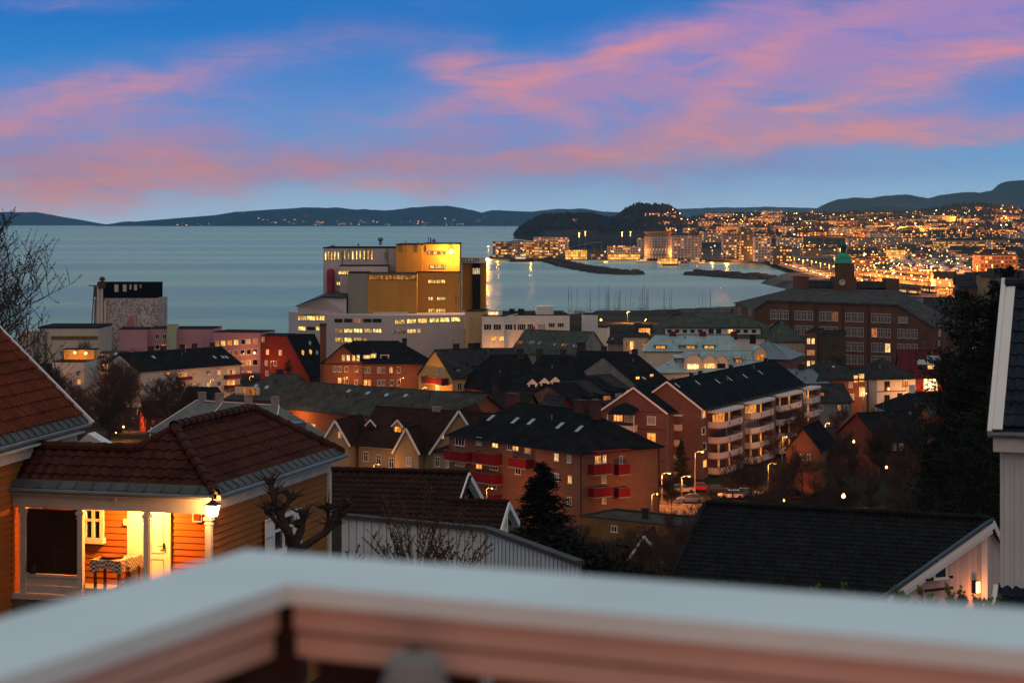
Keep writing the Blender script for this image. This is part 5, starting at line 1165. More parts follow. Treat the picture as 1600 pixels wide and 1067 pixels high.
# parked cars
def car(paint, label, loc, rz, group='cars parked along the lamplit street'):
    o = root('parked_car', label, 'car', loc, rz, group)
    m = MB().use(paint); S = [(-2.15, .45, .62, .70), (-2.0, .35, .80, .82), (-1.1, .32, .88, .86), (.9, .32, .90, .86), (1.9, .36, .78, .82), (2.15, .45, .60, .70)]
    k0 = 0
    for i in range(len(S) - 1):
        (x0, a0, b0, w0), (x1, a1, b1, w1) = S[i], S[i + 1]
        P_ = [(x0, -w0, a0), (x0, w0, a0), (x0, w0, b0), (x0, -w0, b0), (x1, -w1, a1), (x1, w1, a1), (x1, w1, b1), (x1, -w1, b1)]
        m.poly(P_, [(3, 7, 6, 2), (0, 4, 7, 3), (1, 2, 6, 5), (0, 1, 5, 4)])
    m.poly([(S[0][0], -S[0][3], S[0][1]), (S[0][0], S[0][3], S[0][1]), (S[0][0], S[0][3], S[0][2]), (S[0][0], -S[0][3], S[0][2])], [(0, 3, 2, 1)]); m.poly([(S[-1][0], -S[-1][3], S[-1][1]), (S[-1][0], S[-1][3], S[-1][1]), (S[-1][0], S[-1][3], S[-1][2]), (S[-1][0], -S[-1][3], S[-1][2])], [(0, 1, 2, 3)])
    m.poly([(-1.35, -.62, 1.42), (.35, -.62, 1.42), (.35, .62, 1.42), (-1.35, .62, 1.42)], [(0, 1, 2, 3)]); m.build('body', o)
    g = MB().use(glass); B_ = [(-1.85, -.8, .86), (1.05, -.8, .89), (1.05, .8, .89), (-1.85, .8, .86)]; T_ = [(-1.35, -.62, 1.41), (.35, -.62, 1.41), (.35, .62, 1.41), (-1.35, .62, 1.41)]
    g.poly(B_ + T_, [(0, 1, 5, 4), (1, 2, 6, 5), (2, 3, 7, 6), (3, 0, 4, 7)]); g.build('windows', o)
    wh = MB().use(mat('tyre', (.015, .015, .015), .9))
    wh.tube([(0, -.11, 0), (0, .11, 0)], .32, 12); me = wh.mesh('wheel')
    for x in (-1.35, 1.35):
        for y in (-.78, .78): link('wheel', me, o, (x, y, .32))
    t_ = MB().use(mat('tail_lamp', (.3, .01, .01), .3)); 
    for y in (-.6, .6): t_.box(-2.18, y - .14, .6, -2.14, y + .14, .74)
    t_.build('tail_light', o); return o
paints = {'red': mat('red_paint', (.30, .01, .02), .35, .05, spec=.5), 'silver': mat('silver_paint', (.35, .35, .36), .35, .05, spec=.5, metal=.4), 'black': mat('black_paint', (.02, .02, .022), .3, .05, spec=.6), 'white': mat('white_car_paint', (.6, .6, .6), .35, .05, spec=.5), 'blue': mat('blue_paint', (.03, .06, .15), .35, .05, spec=.5)}
for c_, x, y, rz, lb in (('red', 1097, 768, .1, 'dark red car just right of the tall lamp pole'), ('silver', 1066, 771, .15, 'silver car parked behind the small spruce foot'), ('black', 1122, 772, .05, 'black car between the red car and the hedge'), ('white', 1142, 780, 3.2, 'white car under the bare tree beside the road'), ('black', 1030, 776, .2, 'black car beside the red balconied block'), ('silver', 1168, 777, 0, 'silver car farthest right on the lamplit street'), ('blue', 1078, 786, 3.3, 'blue car at the near kerb of the lamplit street')):
    car(paints[c_], lb, gp(x, y) + Vector((0, 0, .14)), rz)
b = Bld('service_building', 'low flat grey roofed brick building at the foot of the lamplit street', 'building', a=(905, 806), ze=8.0, rot=-38, bx=1075, w=9, wall=mat('dull_ochre_render', (.20, .10, .035), .85), roof=greyroof, style='flat')
b.win('F', 1027, 850, 12, 14, litwhite, 'two'); b.win('F', 1000, 832, 9, 12, lits[3]); b.win('F', 960, 826, 9, 10, False)
m = MB().use(darkmetal); m.lathe([(.5, 0), (.5, 1.1), (.62, 1.15), (.62, 1.35), (.1, 1.4)], (b.L * .45, 4.5, b.ze), 10); m.build('vent', b.o)
b = Bld('small_gable_house', 'small ochre gabled cabin with white bargeboards beyond the hedge', 'house', a=(984, 872), ze=14.5, rot=-14, bx=1032, w=5, rh=2.4, wall=mat('tan_boards', (.30, .17, .08), .8, .15, .4, brick=(40, .16, .012, 0)), roof=brownroof, style='gy', over=.35)
b.bargeboards(ov=.35, t_=.25); b.win('F', 1020, 852, 9, 12, lits[2], 'cross')

# ------------------------------------------------------------------ harbour and city
rc = random.Random(5)
farwall = {}
def fmat(k):
    D = {'white': ((.46, .42, .38), .3), 'grey': ((.26, .24, .22), .3), 'brick': ((.24, .11, .07), .35), 'dark': ((.04, .04, .042), .35), 'cream': ((.40, .31, .20), .35), 'lit': ((.25, .18, .10), .6), 'hotel': ((.36, .33, .31), .18), 'glasshall': ((.3, .22, .1), 1.0)}
    c, l_ = D[k]
    kw = dict(fw=3.4, fh=3.4, st=1.9, ec=(1, .36, .07))
    if k == 'hotel': kw = dict(fw=4.2, fh=3.2, ww=.45, wh=.5, st=1.3, ec=(1, .42, .12))
    if k == 'glasshall': kw = dict(fw=3, fh=3.2, ww=.86, wh=.85, st=1.5, ec=(1, .42, .07))
    if k == 'lit': kw = dict(fw=3.4, fh=3.6, ww=.9, wh=.5, st=1.0)
    return facade('far_facade_' + k, c, lit=l_, **kw)
def block(name, label, px0, px1, yt, yb, k, dep=18, zg=3, group=None, roof=None, rot=0, top='flat', cat='building', yt2=None):
    D = (H - zg) * F / (yb - Y0); x0 = (px0 - 800) / F * D; x1 = (px1 - 800) / F * D; z1 = H - (yt - Y0) / F * D - zg; W = x1 - x0
    o = root(name, label, cat, (x0, D, zg), R(rot), group)
    z2 = z1 if yt2 is None else H - (yt2 - Y0) / F * D - zg
    m = MB().use(fmat(k) if isinstance(k, str) else k)
    m.poly([(0, 0, 0), (W, 0, 0), (W, dep, 0), (0, dep, 0), (0, 0, z1), (W, 0, z2), (W, dep, z2), (0, dep, z1)], [(0, 1, 5, 4), (1, 2, 6, 5), (2, 3, 7, 6), (3, 0, 4, 7)]); m.build('wall', o)
    r = MB().use(roof or flatroof)
    if top == 'flat': r.poly([(-.3, -.3, z1), (W + .3, -.3, z2), (W + .3, dep + .3, z2), (-.3, dep + .3, z1), (-.3, -.3, z1 + .6), (W + .3, -.3, z2 + .6), (W + .3, dep + .3, z2 + .6), (-.3, dep + .3, z1 + .6)], [(0, 1, 5, 4), (1, 2, 6, 5), (2, 3, 7, 6), (3, 0, 4, 7), (4, 5, 6, 7)])
    elif top == 'gable':
        h_ = dep * .28; r.poly([(-.5, -.5, z1), (W + .5, -.5, z1), (W + .5, dep / 2, z1 + h_), (-.5, dep / 2, z1 + h_), (W + .5, dep + .5, z1), (-.5, dep + .5, z1)], [(0, 1, 2, 3), (3, 2, 4, 5), (1, 4, 2), (0, 3, 5)])
    elif top == 'vault':
        N = 10; h_ = min(5, W * .12)
        for i in range(N):
            a_, c_ = math.pi * i / N, math.pi * (i + 1) / N
            A_ = (W / 2 - W / 2 * math.cos(a_), z1 + h_ * math.sin(a_)); B_ = (W / 2 - W / 2 * math.cos(c_), z1 + h_ * math.sin(c_))
            r.face((A_[0], -.3, A_[1]), (B_[0], -.3, B_[1]), (B_[0], dep, B_[1]), (A_[0], dep, A_[1])); r.face((A_[0], -.29, A_[1]), (B_[0], -.29, B_[1]), (B_[0], -.29, z1), (A_[0], -.29, z1))
    r.build('roof', o); return o
# quay edge
qm = mat('quay_stone', (.09, .08, .07), .9, .3, .2)
def strip(name, pts, w_, z0, z1, m, kind='structure', lab=None):
    mb = MB().use(m)
    for (a_, c_) in zip(pts[:-1], pts[1:]): mb.beam((a_[0], a_[1], (z0 + z1) / 2), (c_[0], c_[1], (z0 + z1) / 2), w_, z1 - z0)
    return mb.build(name)
wq = [P(px, Y0 + 1, d) for px, d in ((768, 2690), (880, 2630), (1010, 2590), (1130, 2470), (1242, 2330))]
tag(strip('quay_wall', [(p.x, p.y) for p in wq], 10, -2, 3.6, qm), 'stone quay wall along the far harbour front', 'quay wall')
rock = mat('rubble_stone', (.055, .048, .042), .95, .5, .6)
def mole(label, pts, wd, ht, seed):
    mb = MB().use(rock); r_ = random.Random(seed)
    for (a_, c_) in zip(pts[:-1], pts[1:]):
        a_, c_ = Vector((a_[0], a_[1], 0)), Vector((c_[0], c_[1], 0)); L = (c_ - a_).length; nseg = max(2, int(L / 9)); d = (c_ - a_) / nseg; sd = Vector((-d.y, d.x, 0)).normalized()
        for i in range(nseg):
            for q in (-1, 0, 1):
                p = a_ + d * i + sd * (q * wd * .33 + r_.uniform(-2, 2)); s_ = r_.uniform(.6, 1.1)
                z_ = ht * (1 if q == 0 else .62) * r_.uniform(.8, 1.1); e_ = r_.uniform(5, 8)
                mb.poly([p + Vector((-e_, -e_ * s_, -2)), p + Vector((e_, -e_, -2)), p + Vector((e_ * s_, e_, -2)), p + Vector((-e_, e_, -2)), p + Vector((-e_ * .6, -e_ * .5, z_)), p + Vector((e_ * .6, -e_ * .6, z_ * .9)), p + Vector((e_ * .5, e_ * .6, z_)), p + Vector((-e_ * .6, e_ * .5, z_ * .85))], [(0, 1, 5, 4), (1, 2, 6, 5), (2, 3, 7, 6), (3, 0, 4, 7), (4, 5, 6, 7)])
    return tag(mb.build('breakwater'), label, 'breakwater')
def W2(px, py, z=0): p = Q(px, py, z); return (p.x, p.y)
mole('long rubble breakwater curving across the harbour mouth, the left one', [W2(846, 407), W2(866, 409), W2(890, 416), W2(920, 422), W2(950, 427), W2(975, 428.5), W2(1008, 429)], 26, 5, 1)
mole('straight dark breakwater on the right, pointing left towards the long one', [W2(1088, 429), W2(1120, 431), W2(1160, 434), W2(1205, 437)], 30, 5, 2)
mole('marina breakwater behind the sailing masts', [W2(893, 500), W2(930, 499), W2(985, 498), W2(1012, 497)], 12, 3.4, 3)

WF = [('pier_building', 'dark block with lit floors at the left tip of the far quay', 770, 800, 378.5, 402.5, 'lit', 'flat'), ('pier_building', 'pale building second from the tip of the far quay', 800, 818, 377, 403, 'grey', 'flat'),
      ('pier_building', 'glass office with warm lit floors left of the two linked blocks', 818, 841, 379, 403.5, 'lit', 'flat'), ('pier_building', 'wide brightly striped office beside the station hall', 842.5, 872, 379, 404, 'lit', 'flat'),
      ('warehouse', 'long pale roofed warehouse behind the lit pier offices', 834, 889, 371, 397, 'white', 'flat'), ('station_hall', 'glowing glass hall under the curved footbridge', 884, 917, 391, 405.5, 'glasshall', 'flat'),
      ('low_hall', 'low orange lit hall right of the glowing glass hall', 925, 947, 396, 406, 'lit', 'flat'), ('terminal', 'white terminal with dark windows and bright ground floor', 950, 1000, 384, 398.5, 'white', 'flat'),
      ('terminal_arcade', 'glowing arcade at the foot of the white terminal', 951, 1000, 397, 406, 'glasshall', 'flat'), ('hotel_link', 'narrow pale block between the terminal and the round hotel', 997, 1012, 372, 402, 'hotel', 'flat'),
      ('hotel', 'broad pale hotel facade to the right of the round hotel', 1053, 1096, 368, 405, 'hotel', 'flat'), ('hall', 'pale hall lit by orange lamps right of the hotels', 1094, 1132, 362, 384, 'cream', 'flat'),
      ('office', 'dim grey block behind the trees right of the hotels', 1130, 1156, 366, 404, 'grey', 'flat'), ('office', 'striped office tower below the slanting glass roof', 1160, 1178, 372, 406, 'lit', 'flat'),
      ('office', 'pale office with lit windows left of the dark box', 1180, 1206, 370, 409, 'white', 'flat'), ('dark_box', 'black box building with a thin lit band on top', 1208, 1238, 386, 414, 'dark', 'flat'),
      ('office', 'white office row at the edge of the harbour road', 1215, 1255, 371, 388, 'white', 'flat'), ('old_barracks', 'long low dark building halfway up under the headland', 997, 1084, 349.5, 356, 'dark', 'flat')]
for nm, lb, a_, c_, t_, bt, k, tp in WF: block(nm, lb, a_, c_, t_, bt, k, 22, top=tp, roof=palesheet if nm == 'warehouse' else None, zg=3 if bt > 380 else 24)
# rounded hotel with a golden crown
D = 2540; o = root('round_hotel', 'rounded white hotel with a golden lit crown', 'hotel', (P(1030, 400, D).x, D + 18, 3))
m = MB().use(fmat('hotel')); rr = 27 * D / F; zt_ = H - (369 - Y0) / F * D - 3
m.lathe([(rr * .82, 0), (rr * .82, zt_)], n=28); m.build('wall', o)
m = MB().use(facade('crown_glass', (.3, .2, .08), 2, 5, .6, .6, 1, .8)); m.lathe([(rr * .72, zt_), (rr * .78, zt_ + 4)], n=28); m.build('crown_windows', o)
m = MB().use(ochretower); m.lathe([(rr * .84, zt_ + 4), (rr * .86, zt_ + 5), (.1, zt_ + 5.6)], n=28); m.build('roof', o)
# curved footbridge, slanting glass roof, crane, far towers
o = root('footbridge', 'long curved roofed footbridge rising over the glass hall', 'bridge', W2(883, 404) + (3,)); m = MB().use(metal)
bp_ = [Vector((W2(883, 404)[0] + 0, 0, 9)), Vector((20, -8, 12.6)), Vector((45, -4, 15)), Vector((48.6, 4, 15.5))]
bp_ = [Vector((0, 0, 7)), Vector((12, -3, 10)), Vector((25, -5, 13)), Vector((38, -4, 15)), Vector((48, 0, 15.5))]
for z_, m_ in ((0, flatroof), (3, metal)):
    m.use(m_)
    for a_, c_ in zip(bp_[:-1], bp_[1:]): m.beam(a_ + Vector((0, 0, z_)), c_ + Vector((0, 0, z_)), 5, .7)
m.build('deck', o)
for p in bp_[1:]: m = MB().use(metal); m.tube([(p.x, p.y, 0), (p.x, p.y, p.z)], .5, 6); m.build('pier', o)
o = block('glass_roof_block', 'slanting glass roofed tower above the striped office', 1158, 1190, 355, 407, 'dark', 24, yt2=371)
def crane(label, px, yt, yb, lean):
    D = 47 * F / (yb - Y0); o = root('harbour_crane', label, 'crane', (P(px, yb, D).x, D, 3)); h_ = (yb - yt) / F * D
    m = MB().use(metal); m.beam((0, 0, 0), (0, 0, h_ * .55), 1.4, 1.4, (0, 1, 0)); m.build('mast', o); m = MB().use(metal); m.beam((-3 * lean, 0, h_ * .5), (lean * h_ * .7, 0, h_), .9, .9); m.build('jib', o)
    m = MB().use(redwall); m.box(-1.5, -1.5, h_ * .45, 1.5, 1.5, h_ * .62); m.build('cab', o)
crane('slim harbour crane leaning left above the rail yard lamps', 1287, 354, 390, -1); crane('short crane standing by the white boat hall', 1434, 405, 425, .3)
# city behind the school
CB = [('long_office', 'long grey office block stretching behind the domed tower', 1326, 1462, 372, 388, 'grey'), ('industrial_hall', 'long pale roofed hall with a lit right end', 1464, 1552, 377, 392, 'lit'),
      ('office', 'long grey roofed block above the pale roofed hall', 1471, 1550, 361, 374, 'grey'), ('department_store', 'glowing golden block in the middle of the city', 1392, 1414.5, 391, 407, 'glasshall'),
      ('office', 'dark glass office left of the golden block', 1325, 1371, 387, 399, 'dark'), ('office', 'dark glass office right behind the golden block', 1372, 1426, 384, 397, 'dark'),
      ('office', 'grey low block directly in front of the dark glass offices', 1372, 1394, 392, 404, 'grey'), ('red_flats', 'red brick flats speckled with lights left of the grey office', 1326, 1382, 354, 371, 'brick'),
      ('pink_hall', 'pale pink lit hall below the hillside lamps', 1416, 1452, 362, 370, 'cream'), ('white_row', 'white row of flats at the right edge of the city', 1556, 1600, 380, 398, 'cream'),
      ('brick_wharf', 'row of brown brick wharf houses on the right', 1532, 1590, 399, 431, 'brick'), ('grey_block', 'square grey block beside the wharf houses', 1548, 1577, 375, 398, 'grey'),
      ('brick_row', 'red brick row glowing beside the domed tower', 1332, 1362, 404, 418, 'brick'), ('brick_row', 'brick row between the brick row by the dome and the golden block', 1363, 1388, 401, 413, 'brick'),
      ('church_block', 'tall brown block with amber lights left of the dome', 1309, 1322, 356, 372, 'brick'), ('flats', 'dark terrace flats below the crane', 1255, 1283, 388, 400, 'dark')]
for nm, lb, a_, c_, t_, bt, k in CB: block(nm, lb, a_, c_, t_, bt, k, 30, roof=palesheet if k == 'lit' else None)
block('boat_hall', 'white arched boat hall among the moored boats', 1440, 1466, 425.5, 431, white, 30, top='vault', roof=white)
block('boat_hall', 'small white arched hall behind the moored boats', 1376, 1392, 409, 413, white, 24, top='vault', roof=white)
block('depot', 'pale depot with an amber wall lamp at the end of the rail yard', 1462, 1497, 436, 452, cream, 18, top='gable', roof=flatroof)
for i, (a_, c_, t_, bt) in enumerate(((1497, 1512, 440, 470), (1512, 1532, 436, 466))): block('tenement', ('brown tenement touching the pale depot', 'brown tenement nearest the greenish block')[i], a_, c_, t_, bt, 'brick', 14, top='gable')
# dense town fabric: many small blocks in depth order
kinds = ['grey', 'brick', 'cream', 'dark', 'white', 'lit', 'grey', 'brick']
cnt = 0
while cnt < 280:
    py = rc.choice([rc.uniform(366, 382), rc.uniform(372, 410), rc.uniform(400, 445)]); px = rc.uniform(1120, 1610)
    if py > 388 and px < 1300 + (py - 388) * 1.1: continue
    if 408 < py and px < 1520: continue
    w_ = rc.uniform(9, 24) * (.7 + (py - 366) / 120); h_ = rc.uniform(5, 9) * (.75 + (py - 366) / 110)
    k = rc.choice(kinds)
    block('city_building', 'one of many small lit blocks packed across the distant city', px, px + w_, py - h_, py, k, rc.uniform(12, 22), 3 + gz((px - 800) / F * 47 * F / (py - Y0), 47 * F / (py - Y0)) * 0, 'small blocks of the distant city', top=rc.choice(['flat', 'gable']), rot=rc.uniform(-14, 14)); cnt += 1
# larger blocks on the slope
def surf(px, py):
    d = np.geomspace(2900, 9500, 260); x = (px - 800) / F * d; z = H - (py - Y0) / F * d; g = ground_h(x, d); k = np.nonzero(g > z)[0]
    return (x[k[0]], d[k[0]], float(g[k[0]])) if len(k) else None
for i in range(85):
    px, py = rc.uniform(1085, 1605), rc.uniform(338, 373); s_ = surf(px, py)
    if not s_: continue
    o = root('slope_building', 'long dim block of flats on the distant town slope', 'building', (s_[0], s_[1], s_[2] - 2), rc.uniform(-.35, .35), 'long blocks on the distant slope'); W = rc.uniform(22, 75); hh = rc.uniform(8, 19); k = rc.choice(['grey', 'brick', 'cream', 'grey', 'white', 'dark'])
    m = MB().use(fmat(k)); m.box(-W / 2, 0, 0, W / 2, 14, hh); m.build('wall', o); m = MB().use(rc.choice([flatroof, palesheet, slate])); m.box(-W / 2 - .5, -.5, hh + .01, W / 2 + .5, 14.5, hh + 1); m.build('roof', o)
# hillside houses
hm_ = []
for i, (c, l_) in enumerate((((.34, .30, .26), .6), ((.16, .06, .04), .6), ((.24, .17, .09), .7), ((.08, .08, .08), .5))):
    mb = MB(); fm_ = facade('hill_house_facade_%d' % i, c, 3.6, 3.2, .5, .55, l_, 2.2, (1, .33, .06)); mb.use(fm_)
    mb.poly([(-6, -4, 0), (6, -4, 0), (6, 4, 0), (-6, 4, 0), (-6, -4, 6.2), (6, -4, 6.2), (6, 4, 6.2), (-6, 4, 6.2), (-6, 0, 9), (6, 0, 9)], [(0, 1, 5, 4), (1, 2, 6, 9, 5), (2, 3, 7, 6), (3, 0, 4, 8, 7)])
    mb.use([slate, brownroof, blackroof, slate][i]); mb.poly([(-6.6, -4.8, 5.7), (6.6, -4.8, 5.7), (6.6, 0, 9.15), (-6.6, 0, 9.15), (6.6, 4.8, 5.7), (-6.6, 4.8, 5.7)], [(0, 1, 2, 3), (3, 2, 4, 5)]); hm_.append(mb.mesh('hillside_house'))
def surf(px, py):
    """where the sight line through px, py meets the ground beyond 2.9 km"""
    d = np.geomspace(2900, 9500, 260); x = (px - 800) / F * d; z = H - (py - Y0) / F * d; g = ground_h(x, d); k = np.nonzero(g > z)[0]
    return (x[k[0]], d[k[0]], float(g[k[0]])) if len(k) else None
placed = 0; tries = 0; stuffh = MB(); 
while placed < 210 and tries < 1500:
    tries += 1
    px = rc.uniform(1010, 1620); py = rc.uniform(328, 372)
    if px < 1090 and not (333 < py < 344 or 350 < py < 362): continue
    if px < 1200 and py < 331: continue
    s_ = surf(px, py)
    if not s_ or s_[1] > 8500: continue
    i = rc.randrange(4); sc_ = rc.uniform(.8, 1.5)
    o = link('hillside_house', hm_[i], None, (s_[0], s_[1], s_[2] - 1), rc.uniform(-.8, .8)); o.scale = (sc_ * rc.uniform(1, 1.9), sc_, sc_)
    tag(o, ('small pale lit house', 'small brick red lit house', 'small ochre lit house', 'small dark lit house')[i] + ' among the hundreds on the distant hillside', 'house', 'houses on the distant hillside'); placed += 1
s_ = surf(899, 347)
if s_: o = link('headland_cottage', hm_[2], None, (s_[0], s_[1], s_[2]), 0); tag(o, 'lone amber lit cottage on the dark wooded headland', 'house')
# lamps: poles with heads for the larger ones
def lampmesh(gm_, h_, r):
    m = MB().use(darkmetal); m.tube([(0, 0, 0), (0, 0, h_)], .12, 4); m.use(gm_); m.lathe([(.02, h_ - r), (r * .75, h_ - r * .6), (r, h_), (r * .6, h_ + r * .7), (.02, h_ + r)], n=6); return m.mesh('lamp_post')
LM = [lampmesh(glow2, 9, .62), lampmesh(glow2, 7, .5), lampmesh(gloww, 11, .6), lampmesh(glowr, 7, .42), lampmesh(glow2, 13, .8)]
cityl = bpy.data.lights.new('city_lamp_light', 'POINT'); cityl.color = (1, .29, .035); cityl.energy = 75000; cityl.shadow_soft_size = .8
quayl = cityl.copy(); quayl.energy = 22000; hilll = cityl.copy(); hilll.energy = 300000; hilll.shadow_soft_size = 2
def clamp_(px, py, k=0, z=3, lab='orange street lamp glowing among the many in the distant city', light=False, grp='street lamps of the distant city', D=None):
    D = D or (H - z) * F / (py - Y0); x = (px - 800) / F * D; o = link('lamp_post', LM[k], None, (x, D, max(gz(x, D), z - .5) if D < 2900 else z)); tag(o, lab, 'street lamp', grp)
    if light:
        l_ = bpy.data.objects.new('lamp_light', quayl if 'quay' in lab else cityl); C.objects.link(l_); l_.parent = o; l_.location = (0, -1.5, 7.5)
    return o
# rail yard rows
for row, (xa, ya, xb, yb_) in enumerate(((1336, 428, 1480, 444), (1340, 437, 1480, 455), (1360, 446, 1495, 464), (1350, 422, 1470, 432))):
    for i in range(11):
        t_ = (i + rc.uniform(-.2, .2)) / 10; clamp_(xa + (xb - xa) * t_, ya + (yb_ - ya) * t_, 1, light=i % 2 == 0, lab='orange lamp post in the rows across the rail yard', grp='lamp posts of the rail yard')
for i in range(16): clamp_(1214 + i * 6.8, 409 + i * 2.0 + rc.uniform(-1, 1), 0, light=i % 2 == 0, lab='orange lamp post along the curving harbour road', grp='lamp posts of the harbour road')
for i in range(34): clamp_(775 + i * 14 + rc.uniform(-3, 3), 404 - max(0, (i - 20)) * -.25, rc.choice([0, 1, 1, 2]), light=i % 4 == 0, lab='lamp post on the far harbour quay', grp='lamp posts of the far quay')
for i, (px, py, yt) in enumerate(((905, 378, 365), (914.5, 378, 363), (972, 380, 364), (985, 380, 363.5))):
    D = 47 * F / (py - Y0) if False else 3300; h_ = (py - yt) / F * D; o = root('floodlight_mast', ['tall lamp mast left of its near twin above the footbridge', 'tall lamp mast right of its near twin above the footbridge', 'tall lamp mast above the terminal, left of two', 'tall lamp mast above the terminal, right of two'][i], 'light mast', ((px - 800) / F * D, D, 3.5))
    z_ = H - (yt - Y0) / F * D - 3.5; m = MB().use(metal); m.tube([(0, 0, 0), (0, 0, z_)], .4, 5); m.build('mast', o); m = MB().use(glow2); m.box(-1.2, -.6, z_, 1.2, .6, z_ + 1.6); m.box(-.5, -.5, z_ - 6, .5, -.41, z_); m.build('lamp_head', o)
for i in range(150):
    px = rc.uniform(1090, 1600); py = rc.uniform(372, 440)
    if py > 396 and px < 1300 and not (px < 1215 and py < 408): continue
    clamp_(px, py, rc.choices(range(5), (5, 5, 2, 1, 2))[0], light=i % 3 == 0)
for px, py, k in ((763, 400, 4), (1195, 402, 2), (1282, 378, 4), (1290, 380, 4), (1317, 366, 4), (1298, 378, 4)): clamp_(px, py, k, light=True, lab='especially bright orange lamp above the harbour front', grp='brightest harbour lamps')
bigl = cityl.copy(); bigl.energy = 500000; bigl.shadow_soft_size = 1.2
for px, py in ((762, 400), (1196, 402.5)): p = Q(px, py, 3); l_ = bpy.data.objects.new('lamp_light', bigl); C.objects.link(l_); l_.location = (p.x, p.y - 6, 14)
for px, py in ((1451, 443), (1457, 443)): clamp_(px, py, 3, lab='red signal lamp in the rail yard', grp='signal lamps')
clamp_(1089, 427, 3, 1.5, 'small beacon on the tip of the right breakwater', grp='beacons'); 
# hillside lamps: the largest as posts, the rest of the far shore as one mass of lights
hl = 0
while hl < 95:
    px = rc.uniform(1030, 1610); py = rc.uniform(329, 372); s_ = surf(px, py)
    if not s_ or (px < 1090 and py < 334): continue
    o = link('lamp_post', LM[rc.choice([0, 0, 1, 2, 4])], None, s_, 0); o.scale = (2.0, 2.0, 1.2); tag(o, 'street lamp glowing on the distant hillside', 'street lamp', 'street lamps of the distant hillside'); hl += 1
    if hl % 2 == 0: l_ = bpy.data.objects.new('lamp_light', hilll); C.objects.link(l_); l_.parent = o; l_.location = (0, -6, 12)
m = MB().use(glow2)
for px0, px1, py0, py1, n_, D in ((278, 345, 348, 352.5, 9, 19300), (410, 470, 336, 351, 12, 19300), (480, 600, 340, 352, 34, 19300), (600, 760, 340, 352, 26, 19300)):
    for i in range(n_):
        px, py = rc.uniform(px0, px1), py1 - abs(rc.gauss(0, 1)) * (py1 - py0) * .45; x = (px - 800) / F * D; z_ = H - (py - Y0) / F * D; r_ = rc.uniform(.8, 2.2); m.box(x - r_, D - 400, z_, x + r_, D - 394, z_ + r_ * 1.5)
for i in range(150):
    px = rc.uniform(1060, 1620); py = rc.uniform(330, 372); s_ = surf(px, py)
    if s_: r_ = rc.uniform(.8, 1.7); m.box(s_[0] - r_, s_[1] - 12, s_[2] + 4, s_[0] + r_, s_[1] - 11, s_[2] + 4 + r_ * 1.5)
for i in range(420):
    px = rc.uniform(1130, 1600); py = rc.uniform(372, 452)
    if py > 392 and px < 1330: continue
    p = Q(px, py, 6); r_ = rc.uniform(.3, .62) * (.6 + .4 * p.y / 2000); m.box(p.x - r_, p.y, p.z, p.x + r_, p.y + .3, p.z + r_ * 1.6)
fw = MB().use(mat('far_wood', (.028, .024, .021), .95, .6, .02, spec=0)); rf = random.Random(4); cnt2 = 0; NP = 9000
fx = np.array([rf.uniform(800, 1620) for _ in range(NP)]); fy = np.array([math.exp(rf.uniform(math.log(4300), math.log(9000))) if q > 1075 else rf.uniform(5000, 6400) for q in fx]); fx_ = (fx - 800) / F * fy; fz = ground_h(fx_, fy)
for x, y, z in zip(fx_, fy, fz):
    if z < 6: continue
    r_ = rf.uniform(3, 7); h_ = rf.uniform(5, 13); q = rf.uniform(.5, .8)
    fw.poly([(x - r_, y, z - 1), (x, y - r_, z - 1), (x + r_, y, z - 1), (x - r_ * q, y, z + h_ * .6), (x, y - r_ * q, z + h_ * .55), (x + r_ * q, y, z + h_ * .6), (x + rf.uniform(-2, 2), y, z + h_)], [(0, 1, 4, 3), (1, 2, 5, 4), (3, 4, 6), (4, 5, 6)])
tag(fw.build('woods'), 'dark woods covering the headland and far hillside', 'woods', kind='stuff')
o = m.build('distant_lights'); tag(o, 'scattered tiny lights of far windows and lamps across the fjord and city', 'lights', kind='stuff')
# harbour road with lit asphalt, rail tracks and trains
m = MB().use(mat('concrete_road', (.12, .11, .10), .85, .3, .1)); hr = [W2(px, py, 3.6) for px, py in ((1196, 404), (1216, 409), (1240, 417), (1270, 426), (1310, 436), (1380, 447))]
for a_, c_ in zip(hr[:-1], hr[1:]): m.beam((a_[0], a_[1], 4.3), (c_[0], c_[1], 4.3), 26, .25)
tag(m.build('harbour_road'), kind='structure')
m = MB().use(mat('track_ballast', (.10, .08, .06), .95, .4, .5))
m.poly([Vector((*W2(1330, 420, 3.5), 4.42)), Vector((*W2(1500, 434, 3.5), 4.42)), Vector((*W2(1500, 470, 3.5), 4.42)), Vector((*W2(1345, 462, 3.5), 4.42))], [(0, 3, 2, 1)]); tag(m.build('track_bed'), kind='structure')
trm = facade('train_side', (.16, .07, .05), 3, 3.6, .7, .35, .8, 1.2); 
for i, (xa, ya, xb, yb_) in enumerate(((1345, 433, 1440, 442), (1350, 441, 1470, 453), (1370, 450, 1480, 462), (1400, 428, 1468, 434), (1372, 456, 1440, 463))):
    a_, c_ = Vector((*W2(xa, ya, 4), 4.5)), Vector((*W2(xb, yb_, 4), 4.5)); d = (c_ - a_).normalized(); L = (c_ - a_).length; nn = int(L // 25)
    o = root('train', ['train on the farthest track but one in the rail yard', 'long train across the middle of the rail yard', 'long train on the near side of the rail yard', 'short train at the back of the rail yard', 'short train nearest the school roof'][i], 'train', a_, math.atan2(d.y, d.x))
    for j in range(nn): m = MB().use(trm); m.box(j * 25, -1.5, .9, j * 25 + 24, 1.5, 3.9); m.use(flatroof); m.box(j * 25 + .2, -1.3, 3.902, j * 25 + 23.8, 1.3, 4.2); m.use(darkmetal); m.box(j * 25 + 2, -1.2, .1, j * 25 + 22, 1.2, .89); m.build('carriage', o)
